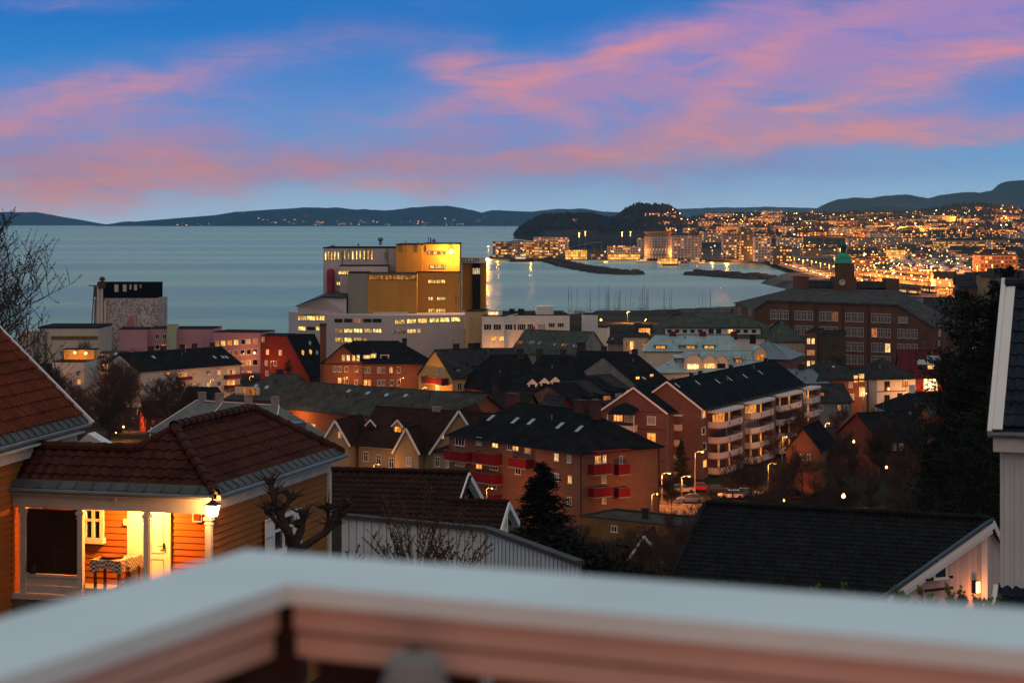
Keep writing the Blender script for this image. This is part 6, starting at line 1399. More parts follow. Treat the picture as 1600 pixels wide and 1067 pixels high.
for i in range(16):
    t_ = i / 15; px = 1222 + t_ * 80; py = 412 + t_ * 24; p = Q(px, py, 4.6); o = root('moving_car', 'car on the glowing harbour road', 'car', (p.x, p.y, 4.45), R(100), 'cars on the harbour road')
    m = MB().use(paints['silver']); m.box(-2.1, -.85, .3, 2.1, .85, .9); m.box(-1.4, -.75, .902, 1.0, .75, 1.45); m.build('body', o); m = MB().use(gloww if i % 2 else glowr); m.box(-2.2, -.8, .5, -2.11, -.4, .85); m.box(-2.2, .4, .5, -2.11, .8, .85); m.build('lights', o)
# sailing boats in the marina
hull = mat('boat_hull', (.45, .45, .46), .4, .1, 1); rg = random.Random(9)
def sail_proto(h_):
    o = root('sailing_boat', 'white sailing boat with bare mast moored in the marina', 'sailing boat', (0, 0, 0), 0, 'sailing boats in the marina'); m = MB().use(hull)
    S = [(-4.5, 1.1), (-2, 1.5), (1.5, 1.45), (3.8, .7), (5, .02)]
    for (x0, w0), (x1, w1) in zip(S[:-1], S[1:]): m.poly([(x0, -w0, 1.0), (x1, -w1, 1.1), (x1, w1, 1.1), (x0, w0, 1.0), (x0, -w0 * .6, -.2), (x1, -w1 * .6, -.2), (x1, w1 * .6, -.2), (x0, w0 * .6, -.2)], [(0, 1, 2, 3), (0, 4, 5, 1), (3, 2, 6, 7)])
    m.poly([(-4.5, -1.1, 1), (-4.5, 1.1, 1), (-4.5, .66, -.2), (-4.5, -.66, -.2)], [(0, 1, 2, 3)]); m.build('hull', o)
    m = MB().use(white); m.box(-2, -.8, 1.05, 1.5, .8, 1.55); m.build('cabin', o); m = MB().use(metal); m.tube([(.8, 0, 1), (.8, 0, h_)], [.11, .07], 5); m.tube([(.8, 0, 2.2), (-3.2, 0, 2.3)], .08, 4); m.tube([(.8 - 0, -.9, h_ * .6), (.8, .9, h_ * .6)], .05, 4); m.build('mast', o); return o
pr_ = [sail_proto(12), sail_proto(15)]; first = [True, True]
for i in range(44):
    px = rg.uniform(888, 1016) if i < 34 else rg.uniform(1030, 1180); py = rg.uniform(487, 494); p = Q(px, py, 0); k = i % 2
    o = pr_[k] if first[k] else copy_tree(pr_[k]); first[k] = False; o.location = (p.x, p.y, 0); o.rotation_euler = (0, rg.uniform(-.03, .03), rg.choice([.2, 1.5, 1.7, 3.1]) + rg.uniform(-.2, .2)); s_ = rg.uniform(.75, 1.15); o.scale = (s_, s_, s_)
for px, hh in ((872, 0), (887, 1)): pass
m = MB().use(concrete)
for py in (490, 496): a_, c_ = Vector((*W2(890, py), .5)), Vector((*W2(1012, py), .5)); m.beam(a_, c_, 2.5, .5)
tag(m.build('jetty'), 'low concrete jetty between the moored sailing boats', 'jetty')
p = Q(980.5, 505, 4); street_lamp(Vector((p.x, p.y, 3.4)), 5.6, 'bright quay lamp on a pole in front of the marina masts', 26000, r=.55, gm_=glow, arm=.5)
p = Q(1008, 507, 4); street_lamp(Vector((p.x, p.y, 3.0)), 3.2, 'small quay lamp right of the bright marina lamp', 3000, r=.3, gm_=glow2, arm=.3)
# working boats by the far quay
def workboat(px, py, label, s_, c='white'):
    p = Q(px, py, 0); o = root('work_boat', label, 'boat', (p.x, p.y, 0), rg.uniform(-.3, .3)); o.scale = (s_, s_, s_)
    m = MB().use(white if c == 'white' else darkbrick); m.prism([(-9, -2.4), (5, -2.6), (10, 0), (5, 2.6), (-9, 2.4)], -.5, 1.8); m.build('hull', o)
    m = MB().use(white); m.box(-5, -1.8, 1.803, 3, 1.8, 4.2); m.box(-1, -1.5, 4.203, 3, 1.5, 6.2); m.build('wheelhouse', o); m = MB().use(lits[2]); m.box(-.8, -1.56, 4.6, 2.8, -1.505, 5.6); m.box(-4.6, -1.86, 2.5, 2.4, -1.805, 3.3); m.build('windows', o)
    m = MB().use(metal); m.tube([(0, 0, 6.2), (0, 0, 10)], .15, 4); m.tube([(-6, 0, 1.8), (-6, 0, 7)], .15, 4); m.build('mast', o)
for a in ((1007, 411, 'white ferry moored left of the quay shed', 1.1), (1032, 413, 'white work boat moored under the glowing quay shed', .9), (1047, 415, 'dark hulled boat moored closest to the breakwater end', .9, 'dark'), (1088, 413, 'white trawler lit by the quay lamps', 1.3), (1098, 414, 'smaller boat right of the lit white trawler', .9), (815, 409, 'red hulled ship at the left end of the quay', 1.6, 'dark'), (1068, 411, 'small boat between the shed and the trawler', .7)): workboat(*a)
block('quay_shed', 'glowing low shed on the quay behind the moored boats', 1029, 1058, 404.5, 412.5, 'glasshall', 10, zg=2)
block('quay_shed', 'plain grey shed right of the glowing quay shed', 1059, 1076, 405, 412.5, 'grey', 10, zg=2)
for i in range(70):
    px = rg.uniform(1392, 1512); py = rg.uniform(407, 429)
    if 1438 < px < 1468 and py > 420: continue
    D = 46.5 * F / (py - Y0); s_ = rg.uniform(.5, 1.1)
    if i == 0:
        mb = MB().use(white); mb.prism([(-6, -2), (3, -2), (7, 0), (3, 2), (-6, 2)], 0, 1.6); mb.box(-3, -1.4, 1.603, 2, 1.4, 3.2); mb.use(metal); mb.tube([(0, 0, 3.2), (0, 0, 8)], .12, 4); bm_ = mb.mesh('moored_boat')
    o = link('moored_boat', bm_, None, ((px - 800) / F * D, D, 3.6), rg.uniform(0, 6)); o.scale = (s_, s_, s_); tag(o, 'small white boat laid up in the harbour basin beyond the rail yard', 'boat', 'boats in the basin beyond the rail yard')

# ------------------------------------------------------------------ near houses
def tilemat(name, c, v=.35, rough=.7): return mat(name, c, rough, v, 1.3, brick=(.3, .34, 0.0, 0), dark=.62, spec=.04, stain=.45)
redtile = tilemat('red_clay_tile', (.15, .035, .018)); browntile = tilemat('brown_clay_tile', (.075, .026, .018)); blacktile = tilemat('black_concrete_tile', (.014, .015, .017)); bluetile = tilemat('glazed_dark_tile', (.022, .034, .050), .25, .45)
orangeboards = mat('orange_painted_boards', (.27, .105, .028), .7, .18, .7, stain=.25)
agedwhite = mat('aged_white_boards', (.50, .47, .43), .65, .18, 1.2, stain=.5)
def tiles(parent, O, U, V, W, L, m, tw=.30, rw_=.34, clips=(), amp=.028, name='roof_tiles', seed=0):
    r_ = random.Random(seed); O, U, V = Vector(O), Vector(U).normalized(), Vector(V).normalized(); N = U.cross(V)
    if N.z < 0: N = -N
    mb = MB().use(m); nc = int(W / tw) + 1; nr = int(L / rw_) + 1; K = 6
    prof = [amp * math.cos(2 * math.pi * j / K) for j in range(K + 1)]
    for r in range(nr):
        for c in range(nc):
            jz = r_.uniform(-.006, .006); tv = r_.uniform(-.008, .008); vs = []
            for (v_, n_) in ((r * rw_ + tv, -.02), (r * rw_ + tv, .042), ((r + 1) * rw_ + .04, .004)):
                for j in range(K + 1): vs.append(O + U * (c * tw + tw * j / K) + V * v_ + N * (n_ + prof[j] + jz))
            if clips and all((vs[7] - Vector(p)).dot(Vector(q)) > .6 or (vs[-1] - Vector(p)).dot(Vector(q)) > .6 for p, q in clips[:1]): continue
            fs = []
            for a_ in (0, 1):
                for j in range(K): q = a_ * (K + 1) + j; fs.append((q, q + 1, q + K + 2, q + K + 1))
            mb.poly(vs, fs)
    me = mb.mesh(name)
    if clips:
        bm = bmesh.new(); bm.from_mesh(me)
        for p, q in clips: bmesh.ops.bisect_plane(bm, geom=bm.verts[:] + bm.edges[:] + bm.faces[:], plane_co=p, plane_no=q, clear_outer=True)
        bm.to_mesh(me); bm.free()
    me.polygons.foreach_set('use_smooth', [False] * len(me.polygons)); return link(name, me, parent)
def caps(parent, a_, c_, m, r=.13, name='ridge_tiles', st=.38):
    a_, c_ = Vector(a_), Vector(c_); n_ = max(1, int((c_ - a_).length / st)); d = (c_ - a_) / n_; mb = MB().use(m)
    for i in range(n_): mb.tube([a_ + d * i - d * .06, a_ + d * (i + 1)], [r * 1.12, r * .92], 9, False)
    return mb.build(name, parent)
lapshade = mat('lap_shade', (.03, .012, .006), .9)  # dark colour on board undersides, painting in the shadow line under each lap
def clap(mb, a_, c_, z0, z1, off, ex=.165):
    """lap boards on a vertical plane from a to c (xy), facing off"""
    a_, c_, off = Vector((*a_, 0)), Vector((*c_, 0)), Vector((*off, 0)).normalized(); z = z0
    while z < z1:
        zt_ = min(z + ex, z1); lo, hi = off * .04, off * .012; A0, C0_ = a_ + lo, c_ + lo; A1, C1 = a_ + hi, c_ + hi
        mb.face(A0 + Vector((0, 0, z)), C0_ + Vector((0, 0, z)), C1 + Vector((0, 0, zt_)), A1 + Vector((0, 0, zt_)))
        k_ = mb.cur; mb.use(lapshade).face(a_ + lo * .4 + Vector((0, 0, z - .014)), c_ + lo * .4 + Vector((0, 0, z - .014)), C0_ + Vector((0, 0, z)), A0 + Vector((0, 0, z))); mb.cur = k_; z = zt_
class Fr(Bld):
    def __init__(s, A, rot, o, w=1, L=1): th = R(rot); s.X = Vector((math.cos(th), math.sin(th), 0)); s.Y = Vector((-math.sin(th), math.cos(th), 0)); s.A = Vector((A[0], A[1], A[2])); s.zg = A[2]; s.w, s.L = w, L; s.o = o
    def pl(s, y, px, py):
        o, d = s.ray(px, py); return o + d * ((y - o.y) / d.y)
    def px_(s, x, px, py):
        o, d = s.ray(px, py); return o + d * ((x - o.x) / d.x)
# --- porch house
zg = 40.62; A = (-7.23, 50.0, zg)
o = root('porch_house', 'ochre boarded house with brown tiled hip roof and a lamplit porch', 'house', A, R(-15.1)); f = Fr(A, -15.1, o); ze = 43.25 - zg
k = .707; g = lambda x, y, z: Vector((x, y, ze + z))
ro = MB().use(browntile)   # under-deck of the roof
ro.poly([g(-5.7, .02, -.05), g(0, .02, -.05), g(-.0, 9.3, -.05), g(-4.04, 9.3, -.05), g(-4.04, 2.6, -.05), g(-5.7, 2.6, -.05), g(-2.02, 2.02, 1.38), g(-2.02, 7.28, 1.38), g(-2.74, 1.3, .87), g(-5.7, 1.3, .87)],
        [(0, 1, 6, 8, 9), (1, 2, 7, 6), (2, 3, 7), (3, 4, 8, 6, 7), (4, 5, 9, 8)])
ro = ro.build('roof', o)
cs = R(math.degrees(math.atan(k))); V1 = Vector((0, math.cos(cs), math.sin(cs))); V2 = Vector((-math.cos(cs), 0, math.sin(cs)))
tiles(ro, g(-5.75, .22, .155), (1, 0, 0), V1, 5.9, 2.4, browntile, clips=[(g(0, 0, 0), Vector((1, 1, 0)))], seed=1)
# lower left part of the front slope is cut at the low ridge
for ch in ro.children:
    if ch.name.startswith('roof_tiles'):
        bm = bmesh.new(); bm.from_mesh(ch.data)
        bad = [f_ for f_ in bm.faces if f_.calc_center_median().y > max(1.32, min(f_.calc_center_median().x + 4.06, 2.05))]; bmesh.ops.delete(bm, geom=bad, context='FACES'); bm.to_mesh(ch.data); bm.free()
tiles(ro, g(-.22, 9.4, .155), (0, -1, 0), V2, 9.6, 2.5, browntile, clips=[(g(0, 0, 0), Vector((-1, -1, 0))), (g(0, 9.3, 0), Vector((-1, 1, 0)) ), (g(-2.02, 0, 0), Vector((-1, 0, 0)))], seed=2)
caps(ro, g(-.05, .05, .10), g(-2.02, 2.02, 1.48), browntile); caps(ro, g(-2.02, 2.02, 1.5), g(-2.02, 7.28, 1.5), browntile); caps(ro, g(-2.02, 7.28, 1.48), g(-.05, 9.25, .10), browntile)
caps(ro, g(-2.74, 1.3, .97), g(-5.75, 1.3, .97), browntile); caps(ro, g(-2.74, 1.3, .97), g(-2.1, 1.95, 1.42), browntile, .1)
# metal eaves strip with gutters
def eaves(parent, a_, c_, up, W=.3):
    a_, c_, up = Vector(a_), Vector(c_), Vector(up).normalized(); d = (c_ - a_); n_ = int(d.length / .45); d /= n_; mb = MB().use(mat('weathered_lead', (.085, .09, .095), .6, .3, 2))
    for i in range(n_):
        p, q = a_ + d * i + d * .02, a_ + d * (i + 1) - d * .02; N = d.cross(up).normalized(); N = N if N.z > 0 else -N
        mb.poly([p, q, q + up * W, p + up * W, p + N * .03, q + N * .03, q + up * W + N * .03, p + up * W + N * .03], [(0, 3, 2, 1), (4, 5, 6, 7), (0, 1, 5, 4), (2, 3, 7, 6), (1, 2, 6, 5), (3, 0, 4, 7)])
        s_ = up * (W * .5) + N * .055; mb.tube([p + s_ - up * W * .45, p + s_ + up * W * .45], .018, 4)
    mb.build('eaves_flashing', parent); mb = MB().use(metal); off = Vector((0, 0, -.05)) - Vector((up.x, up.y, 0)).normalized() * .05; mb.tube([a_ + off, c_ + off], .06, 7); mb.build('gutter', parent)
eaves(ro, g(-5.7, .0, .05), g(-.05, .0, .05), V1); eaves(ro, g(0, 0.05, .05), g(0, 9.3, .05), V2)
# walls
m = MB().use(orangeboards); clap(m, (-.38, .38), (-.38, 8.9), -3.5, ze - .30, (1, 0)); m.build('side_wall', o)
m = MB().use(orangeboards); m.box(-5.9, 2.05, -3.5, -.40, 8.88, ze - .1); clap(m, (-5.6, 2.04), (-.42, 2.04), .0, ze - .35, (0, -1)); m.build('porch_wall', o)
m = MB().use(agedwhite); m.box(-.37, .36, ze - .42, -.30, 8.95, ze - .12); m.box(-.365, 8.72, -3.5, -.28, 8.95, ze - .42); m.box(-.40, .36, ze - .12, -.02, 9.2, ze - .07); m.build('frieze_board', o)
m = MB().use(agedwhite); m.box(-5.7, .18, ze - .45, -.25, .36, ze - .07); m.box(-5.7, .0, ze - .115, -.4, 2.05, ze - .066); m.build('porch_beam', o)
def post(px, w_):
    x = f.pl(.25, px, 860).x; m = MB().use(agedwhite); m.box(x - w_ / 2, .2, 0, x + w_ / 2, .2 + w_, ze - .46); m.box(x - w_ / 2 - .035, .165, ze - .60, x + w_ / 2 + .035, .235 + w_, ze - .52); m.box(x - w_ / 2 - .02, .18, ze - .70, x + w_ / 2 + .02, .22 + w_, ze - .665); m.build('post', o); return x
xp = [post(37, .15), post(126, .14), post(229, .13), post(326, .15)]
m = MB().use(mat('dark_reed_screen', (.055, .028, .018), .95, .3, 2, brick=(.025, 40, .004, 0))); m.box(xp[0] + .08, .26, .52, xp[1] - .08, .29, ze - .5); m.build('reed_screen', o)
m = MB().use(agedwhite); m.box(xp[0] + .08, .22, .44, xp[1] - .08, .36, .5); 
for zz in (.02, .23): m.box(xp[0] + .08, .25, zz, xp[1] - .08, .31, zz + .19)
m.build('balustrade', o)
m = MB().use(agedwhite); m.box(-5.7, .1, -.12, -.3, 2.04, -.004); m.build('porch_floor', o)
m = MB().use(mat('stone_base', (.16, .15, .14), .9, .35, 1.2, bump=.4)); m.box(-5.72, .14, -3.5, -.42, 2.03, -.125); m.build('foundation', o)
a_ = f.pl(2.0, 201, 797); c_ = f.pl(2.0, 268, 905); zt_ = a_.z
m = MB().use(trimw); m.box(a_.x - .02, 1.96, 0, a_.x + .42, 2.02, zt_ + .12); m.build('door_sidelight', o)
dx0 = a_.x + .44; dx1 = c_.x
m = MB().use(trimw); m.box(dx0, 1.93, 0, dx0 + .08, 2.02, zt_); m.box(dx1 - .08, 1.93, 0, dx1, 2.02, zt_); m.box(dx0, 1.93, zt_ + .001, dx1, 2.02, zt_ + .12); m.build('door_frame', o)
m = MB().use(trimw); m.box(dx0 + .085, 1.97, .02, dx1 - .085, 2.0, zt_ - .01)
for z0, z1 in ((.12, .72), (.86, zt_ - .12)):
    for s_ in ((dx0 + .2, z0, dx0 + .22, z1), (dx1 - .22, z0, dx1 - .2, z1), (dx0 + .2, z0, dx1 - .2, z0 + .02), (dx0 + .2, z1 - .02, dx1 - .2, z1)): m.use(beige).box(s_[0], 1.955, s_[1], s_[2], 1.969, s_[3])
dr = m.build('door', o); m = MB().use(darkmetal); m.box(dx1 - .2, 1.9, .98, dx1 - .17, 1.96, 1.12); m.box(dx1 - .32, 1.89, 1.04, dx1 - .17, 1.91, 1.06); m.build('handle', dr)
w_ = f.win('F', 148, 818, 1, 1, glass) if False else None
p = f.pl(2.0, 148, 818); wa, wb = winmesh(.52, .85, trimw, glass, 'cross'); q = link('window', wa, o, (p.x, 1.98, p.z)); link('window_frame', wb, q)
p = f.pl(1.98, 197, 815); m = MB().use(agedwhite); m.box(p.x - .06, 1.93, p.z - .08, p.x + .06, 1.99, p.z + .08); m.build('meter_box', o)
p = f.pl(1.97, 309, 807); m = MB().use(trimw); m.box(p.x - .13, 1.92, p.z - .13, p.x + .13, 1.99, p.z + .13); m.use(mat('plaque_picture', (.25, .06, .03), .7, .6, 12)); m.box(p.x - .09, 1.905, p.z - .09, p.x + .09, 1.919, p.z + .09); tag(m.build('wall_plaque', None), 'small framed picture plaque on the orange wall right of the porch door', 'plaque'); ob = bpy.data.objects['wall_plaque']; ob.matrix_world = Matrix.Translation(A) @ Matrix.Rotation(R(-15.1), 4, 'Z')
m = MB().use(agedwhite); p = f.pl(.1, 177, 781); m.lathe([(.01, 0), (.07, 0), (.07, .03), (.03, .03), (.01, .05)], (0, 0, 0), 12); e_ = m.build('round_ornament', o); e_.location = (p.x, .18, p.z); e_.rotation_euler = (R(90), 0, 0)
m = MB().use(browntile); x_ = f.pl(.1, 24, 800).x; m.tube([(x_ - .15, -.1, ze - .2), (x_ - .15, .1, ze - .5), (x_ - .15, .1, -3)], .05, 7); m.build('downpipe', o)
# side window with shutters
p0 = f.px_(-.35, 422, 838); p1 = f.px_(-.35, 455, 826); W = abs(p1.y - p0.y); zc = f.px_(-.35, 438, 832).z
wa, wb = winmesh(W, .95, trimw, glass, 'cross'); q = link('window', wa, o, (-.33, (p0.y + p1.y) / 2, zc), math.pi / 2); link('window_frame', wb, q)
for sgn_, yb in ((-1, p0.y - .04), (1, p1.y + .04)):
    m = MB().use(trimw); m.box(-.28, yb - (.5 if sgn_ < 0 else 0), zc - .52, -.25, yb + (0 if sgn_ < 0 else .5), zc + .52); s_ = m.build('shutter', o)
    m = MB().use(agedwhite)
    for dz in (-.48, 0, .44): y_ = yb - .25 if sgn_ < 0 else yb + .25; m.box(-.249, y_ - .24, zc + dz, -.235, y_ + .24, zc + dz + .06)
    m.build('shutter_batten', s_)
def place(nm, mb_, label, cat, loc): 
    e = root(nm, label, cat, Vector((A[0], A[1], zg)) + f.X * loc[0] + f.Y * loc[1] + Vector((0, 0, loc[2])), R(-15.1)); return e
# checked tablecloths
ck = bpy.data.materials.new('checked_cloth'); ck.use_nodes = True; t = NT(ck.node_tree); b_ = ck.node_tree.nodes['Principled BSDF']; tc = t.node('ShaderNodeTexCoord'); ch_ = t.node('ShaderNodeTexChecker'); ch_.inputs['Scale'].default_value = 19; ch_.inputs['Color1'].default_value = (.6, .55, .45, 1); ch_.inputs['Color2'].default_value = (.03, .02, .02, 1)
t.l.new(tc.outputs['UV'], ch_.inputs[0]); t.l.new(ch_.outputs[0], b_.inputs['Base Color']); wood_ = mat('brown_wood', (.14, .045, .02), .6, .3, 4)
def table(px0, px1, py, y, label, lab2, tray):
    p0, p1 = f.pl(y, px0, py), f.pl(y, px1, py); W = (p1.x - p0.x) / 2; e = place('garden_table', None, label, 'table', ((p0.x + p1.x) / 2, y + .35, 0)); H_ = p0.z
    m = MB().use(wood_); m.box(-W * .96, -.33, H_ - .05, W * .96, .33, H_ - .012); m.build('table_top', e)
    for sx_ in (-1, 1):
        for sy_ in (-1, 1): m = MB().use(wood_); m.box(sx_ * W * .8 - .03, sy_ * .27 - .03, 0, sx_ * W * .8 + .03, sy_ * .27 + .03, H_ - .052); m.build('leg', e)
    c = place('tablecloth', None, lab2, 'tablecloth', ((p0.x + p1.x) / 2, y + .35, H_)); m = MB().use(ck); n_ = 48; r0 = []; r1 = []
    for i in range(n_):
        a_ = 2 * math.pi * i / n_; cx_, sy_ = math.cos(a_), math.sin(a_); q = max(abs(cx_), abs(sy_)); x_, y_ = cx_ / q * W * 1.02, sy_ / q * .36; r0.append((x_, y_, .002)); wv_ = 1 + .05 * math.sin(a_ * 9)
        dr_ = .20 + .13 * (abs(cx_ * sy_) * 2) ** 3; r1.append((x_ * (1.05) * wv_, y_ * 1.08 * wv_, -dr_))
    m.poly(r0, [tuple(range(n_))]); m.poly(r0 + r1, [(i, n_ + i, n_ + (i + 1) % n_, (i + 1) % n_) for i in range(n_)]); m.build('cloth', c)
    if tray:
        d = place('serving_tray', None, 'dark oval tray lying on the front checked tablecloth', 'tray', ((p0.x + p1.x) / 2 + .02, y + .35, H_ + .006)); m = MB().use(wood_); m.lathe([(.01, 0), (.26, 0), (.30, .07), (.28, .075), (.24, .03), (.01, .03)], n=20); m.build('tray', d)
table(142, 188, 874, .55, 'small wooden table nearest the porch post, under a checked cloth', 'black and white checked tablecloth on the table nearest the porch post', True)
table(183, 203, 872, 1.1, 'second small table behind the front one, against the door side', 'checked tablecloth of the table behind, beside the white door', False)
b_o = place('flower_pot', None, 'dark pot standing on the white porch balustrade', 'pot', (xp[0] + .25, .28, .51)); m = MB().use(darkmetal); m.lathe([(.01, 0), (.09, 0), (.11, .24), (.12, .26), (.09, .25), (.01, .2)], n=12); m.build('pot', b_o)
# lantern
lw = P(332, 806, 49.55); e = root('porch_lantern', 'glowing four sided lantern with black cap on the porch corner post', 'lantern', lw, R(-15))
m = MB().use(emis('lantern_glass_glow', (1, .62, .25), 14, .15, True)); m.poly([(-.09, -.09, 0), (.09, -.09, 0), (.09, .09, 0), (-.09, .09, 0), (-.14, -.14, .26), (.14, -.14, .26), (.14, .14, .26), (-.14, .14, .26)], [(0, 3, 2, 1), (0, 1, 5, 4), (1, 2, 6, 5), (2, 3, 7, 6), (3, 0, 4, 7)]); m.build('lantern_glass', e)
m = MB().use(darkmetal); m.poly([(-.17, -.17, .265), (.17, -.17, .265), (.17, .17, .265), (-.17, .17, .265), (0, 0, .40)], [(0, 3, 2, 1), (0, 1, 4), (1, 2, 4), (2, 3, 4), (3, 0, 4)])
for sx_ in (-1, 1):
    for sy_ in (-1, 1): m.beam((sx_ * .09, sy_ * .09, 0), (sx_ * .142, sy_ * .142, .262), .014, .014)
m.lathe([(.02, .39), (.035, .43), (.01, .46)], n=8); m.box(-.1, -.1, -.03, .1, .1, -.002); m.build('lantern_cap', e)
m = MB().use(darkmetal); m.tube([(0, .1, -.02), (0, .25, -.1), (-.02, .42, -.02)], .02, 6); m.build('bracket', e)
def plight(nm, parent, loc, en, col=sod, r=.06):
    l = bpy.data.lights.new(nm, 'POINT'); l.color = col; l.energy = en; l.shadow_soft_size = r; lo = bpy.data.objects.new(nm, l); C.objects.link(lo); lo.parent = parent; lo.location = loc; return lo
plight('lantern_light', e, (0, -.0, .12), 620, (1, .33, .06), .1); plight('lantern_light', e, (-.12, .22, .1), 160, (1, .36, .07), .05)
e2 = place('porch_ceiling_lamp', None, 'round lamp under the porch ceiling before the white door', 'lamp', (f.pl(1.2, 215, 790).x, 1.15, ze - .25)); m = MB().use(emis('ceiling_lamp_glow', (1, .62, .25), 12, .1, True)); m.lathe([(.01, -.06), (.1, -.04), (.13, .05), (.01, .06)], n=12); m.build('lamp_globe', e2); m = MB().use(darkmetal); m.lathe([(.05, .06), (.05, .13)], n=8); m.build('lamp_base', e2)
plight('ceiling_lamp_light', e2, (0, 0, -.12), 850, (1, .30, .045), .1)
# --- left house
E = Vector((-11.6, 56, 44.43)); Ud = Vector((-.16, -.987, 0)).normalized(); Bd = Vector((-.987, .16, 0)); o = root('red_roof_house', 'orange boarded house with bright red tiled gable roof at the left edge', 'house', (E.x, E.y, 38.5), 0); T0 = Vector((E.x, E.y, 38.5))
lo_ = lambda v: Vector(v) - T0
a44 = R(44); Vu = (Bd * math.cos(a44) + Vector((0, 0, math.sin(a44)))).normalized()
m = MB().use(redtile); e0, e1 = lo_(E), lo_(E + Ud * 14); m.face(e0, e1, e1 + Vu * 7, e0 + Vu * 7); m.face(e0 + Vu * 7, e1 + Vu * 7, e1 + Vu * 7 + Bd * 5 - Vector((0, 0, 5)), e0 + Vu * 7 + Bd * 5 - Vector((0, 0, 5))); ro = m.build('roof', o)
tiles(ro, e0 + Vu * .3 + Vector((.03, 0, .06)), Ud, Vu, 13, 6.6, redtile, tw=.3, rw_=.36, seed=4)
eaves(ro, e0 + Vector((0, 0, .04)), e1 + Vector((0, 0, .04)), Vu)
m = MB().use(trimw); m.beam(e0 - Ud * .06 - Vu * .1 + Vector((0, 0, .06)), e0 - Ud * .06 + Vu * 7, .09, .24); m.build('bargeboard', ro)
wx = lo_(E - Vector((.30, 0, 0)));
m = MB().use(orangeboards); aw_, cw_ = wx + Ud * .4, wx + Ud * 14; clap(m, (aw_.x, aw_.y), (cw_.x, cw_.y), 0, 5.45, (.987, -.16)); m.build('side_wall', o)
m = MB().use(agedwhite); m.beam((aw_.x + .1, aw_.y, 5.6), (cw_.x + .1, cw_.y, 5.6), .12, .32); m.beam((aw_.x + .18, aw_.y, 5.78), (cw_.x + .18, cw_.y, 5.78), .4, .05); m.build('frieze_board', o)
m = MB().use(orangeboards); m.face((aw_.x - .02, aw_.y, 0), (aw_.x - 6, aw_.y + 1, 0), (aw_.x - 6, aw_.y + 1, 5.6), (aw_.x - .02, aw_.y, 5.6)); m.build('gable_wall', o)
q0, q1, q2 = lo_(P(118, 694, 58)), lo_(P(137, 677, 58)), lo_(P(168, 696, 58)); m = MB().use(trimw); bk = Vector((.1, .5, 0)); m.poly([q0, q1, q2, q0 + bk, q1 + bk, q2 + bk], [(0, 2, 1), (3, 4, 5), (0, 1, 4, 3), (1, 2, 5, 4), (2, 0, 3, 5)]); m.build('rear_gablet', o)
# --- right house
zg3 = 38.0; A3 = (10.57, 45.0, zg3); o = root('white_boarded_house', 'tall white boarded house with glazed blue black tiles at the right edge', 'house', A3, R(-19)); f3 = Fr(A3, -19, o); z3 = 45.43 - zg3; V45 = Vector((0, 1, 1)).normalized()
m = MB().use(bluetile); m.poly([(0, 0, z3 - .06), (8, 0, z3 - .06), (8, 3.02, z3 + 2.98), (0, 3.02, z3 + 2.98), (8, 6.04, z3 - .06), (0, 6.04, z3 - .06)], [(0, 1, 2, 3), (3, 2, 4, 5)]); ro = m.build('roof', o)
tiles(ro, Vector((.05, .02, z3 + .05)), (1, 0, 0), V45, 7, 4.0, bluetile, tw=.19, rw_=.35, amp=.022, seed=5); caps(ro, (0, 3.02, z3 + 3.1), (8, 3.02, z3 + 3.1), bluetile, .14)
m = MB().use(trimw); m.beam((-.06, -.1, z3 - .1), (-.06, 3.1, z3 + 3.16), .1, .22); m.beam((.1, -.1, z3 - .0), (.1, 3.1, z3 + 3.22), .22, .04); m.build('bargeboard', ro)
m = MB().use(darkmetal)
for i in range(5): m.tube([(.35 + i * .3, .45, z3 + .50), (.35 + i * .3, .35, z3 + .62)], .02, 5)
m.tube([(.3, .35, z3 + .62), (2.2, .35, z3 + .62)], .02, 5); m.tube([(.3, .38, z3 + .56), (2.2, .38, z3 + .56)], .02, 5); m.build('snow_guard', ro)
m = MB().use(metal); m.box(.62, .5, z3 + .45, .95, 1.2, z3 + .55) if False else m.tube([(-.05, -.06, z3 - .12), (8, -.06, z3 - .12)], .07, 7); m.build('gutter', ro)
m = MB().use(agedwhite); m.box(.0, .0, z3 - .5, 8, .28, z3 - .12); m.build('soffit', o)
m = MB().use(mat('white_vertical_boards', (.56, .56, .57), .65, .12, .8, stain=.2))
m.box(.12, .3, -3, 8, 6, z3 - .3)
for i in range(34): m.box(.14 + i * .23, .27, -3, .14 + i * .23 + .045, .299, z3 - .5)
m.box(.10, .25, -3, .22, .40, z3 - .5) if False else None
m.build('wall', o)
p = f3.pl(-1.4, 1562, 920); m = MB().use(bluetile); p2 = f3.pl(-1.4, 1545, 960); 
zl = f3.pl(.25, 1560, 919).z; xl = f3.pl(.25, 1560, 919).x; e_ = Vector((0, 1, .75)).normalized()
tiles(o, Vector((xl, .25, zl)) - e_ * 2.0 + Vector((0, 0, 0)), (1, 0, 0), e_, 5, 1.95, bluetile, tw=.19, rw_=.35, amp=.022, seed=6, name='lean_to_tiles')
m = MB().use(trimw); m.beam(Vector((xl - .05, .25, zl)) - e_ * 2.1, Vector((xl - .05, .25, zl + .02)), .1, .2); m.build('lean_to_bargeboard', o)
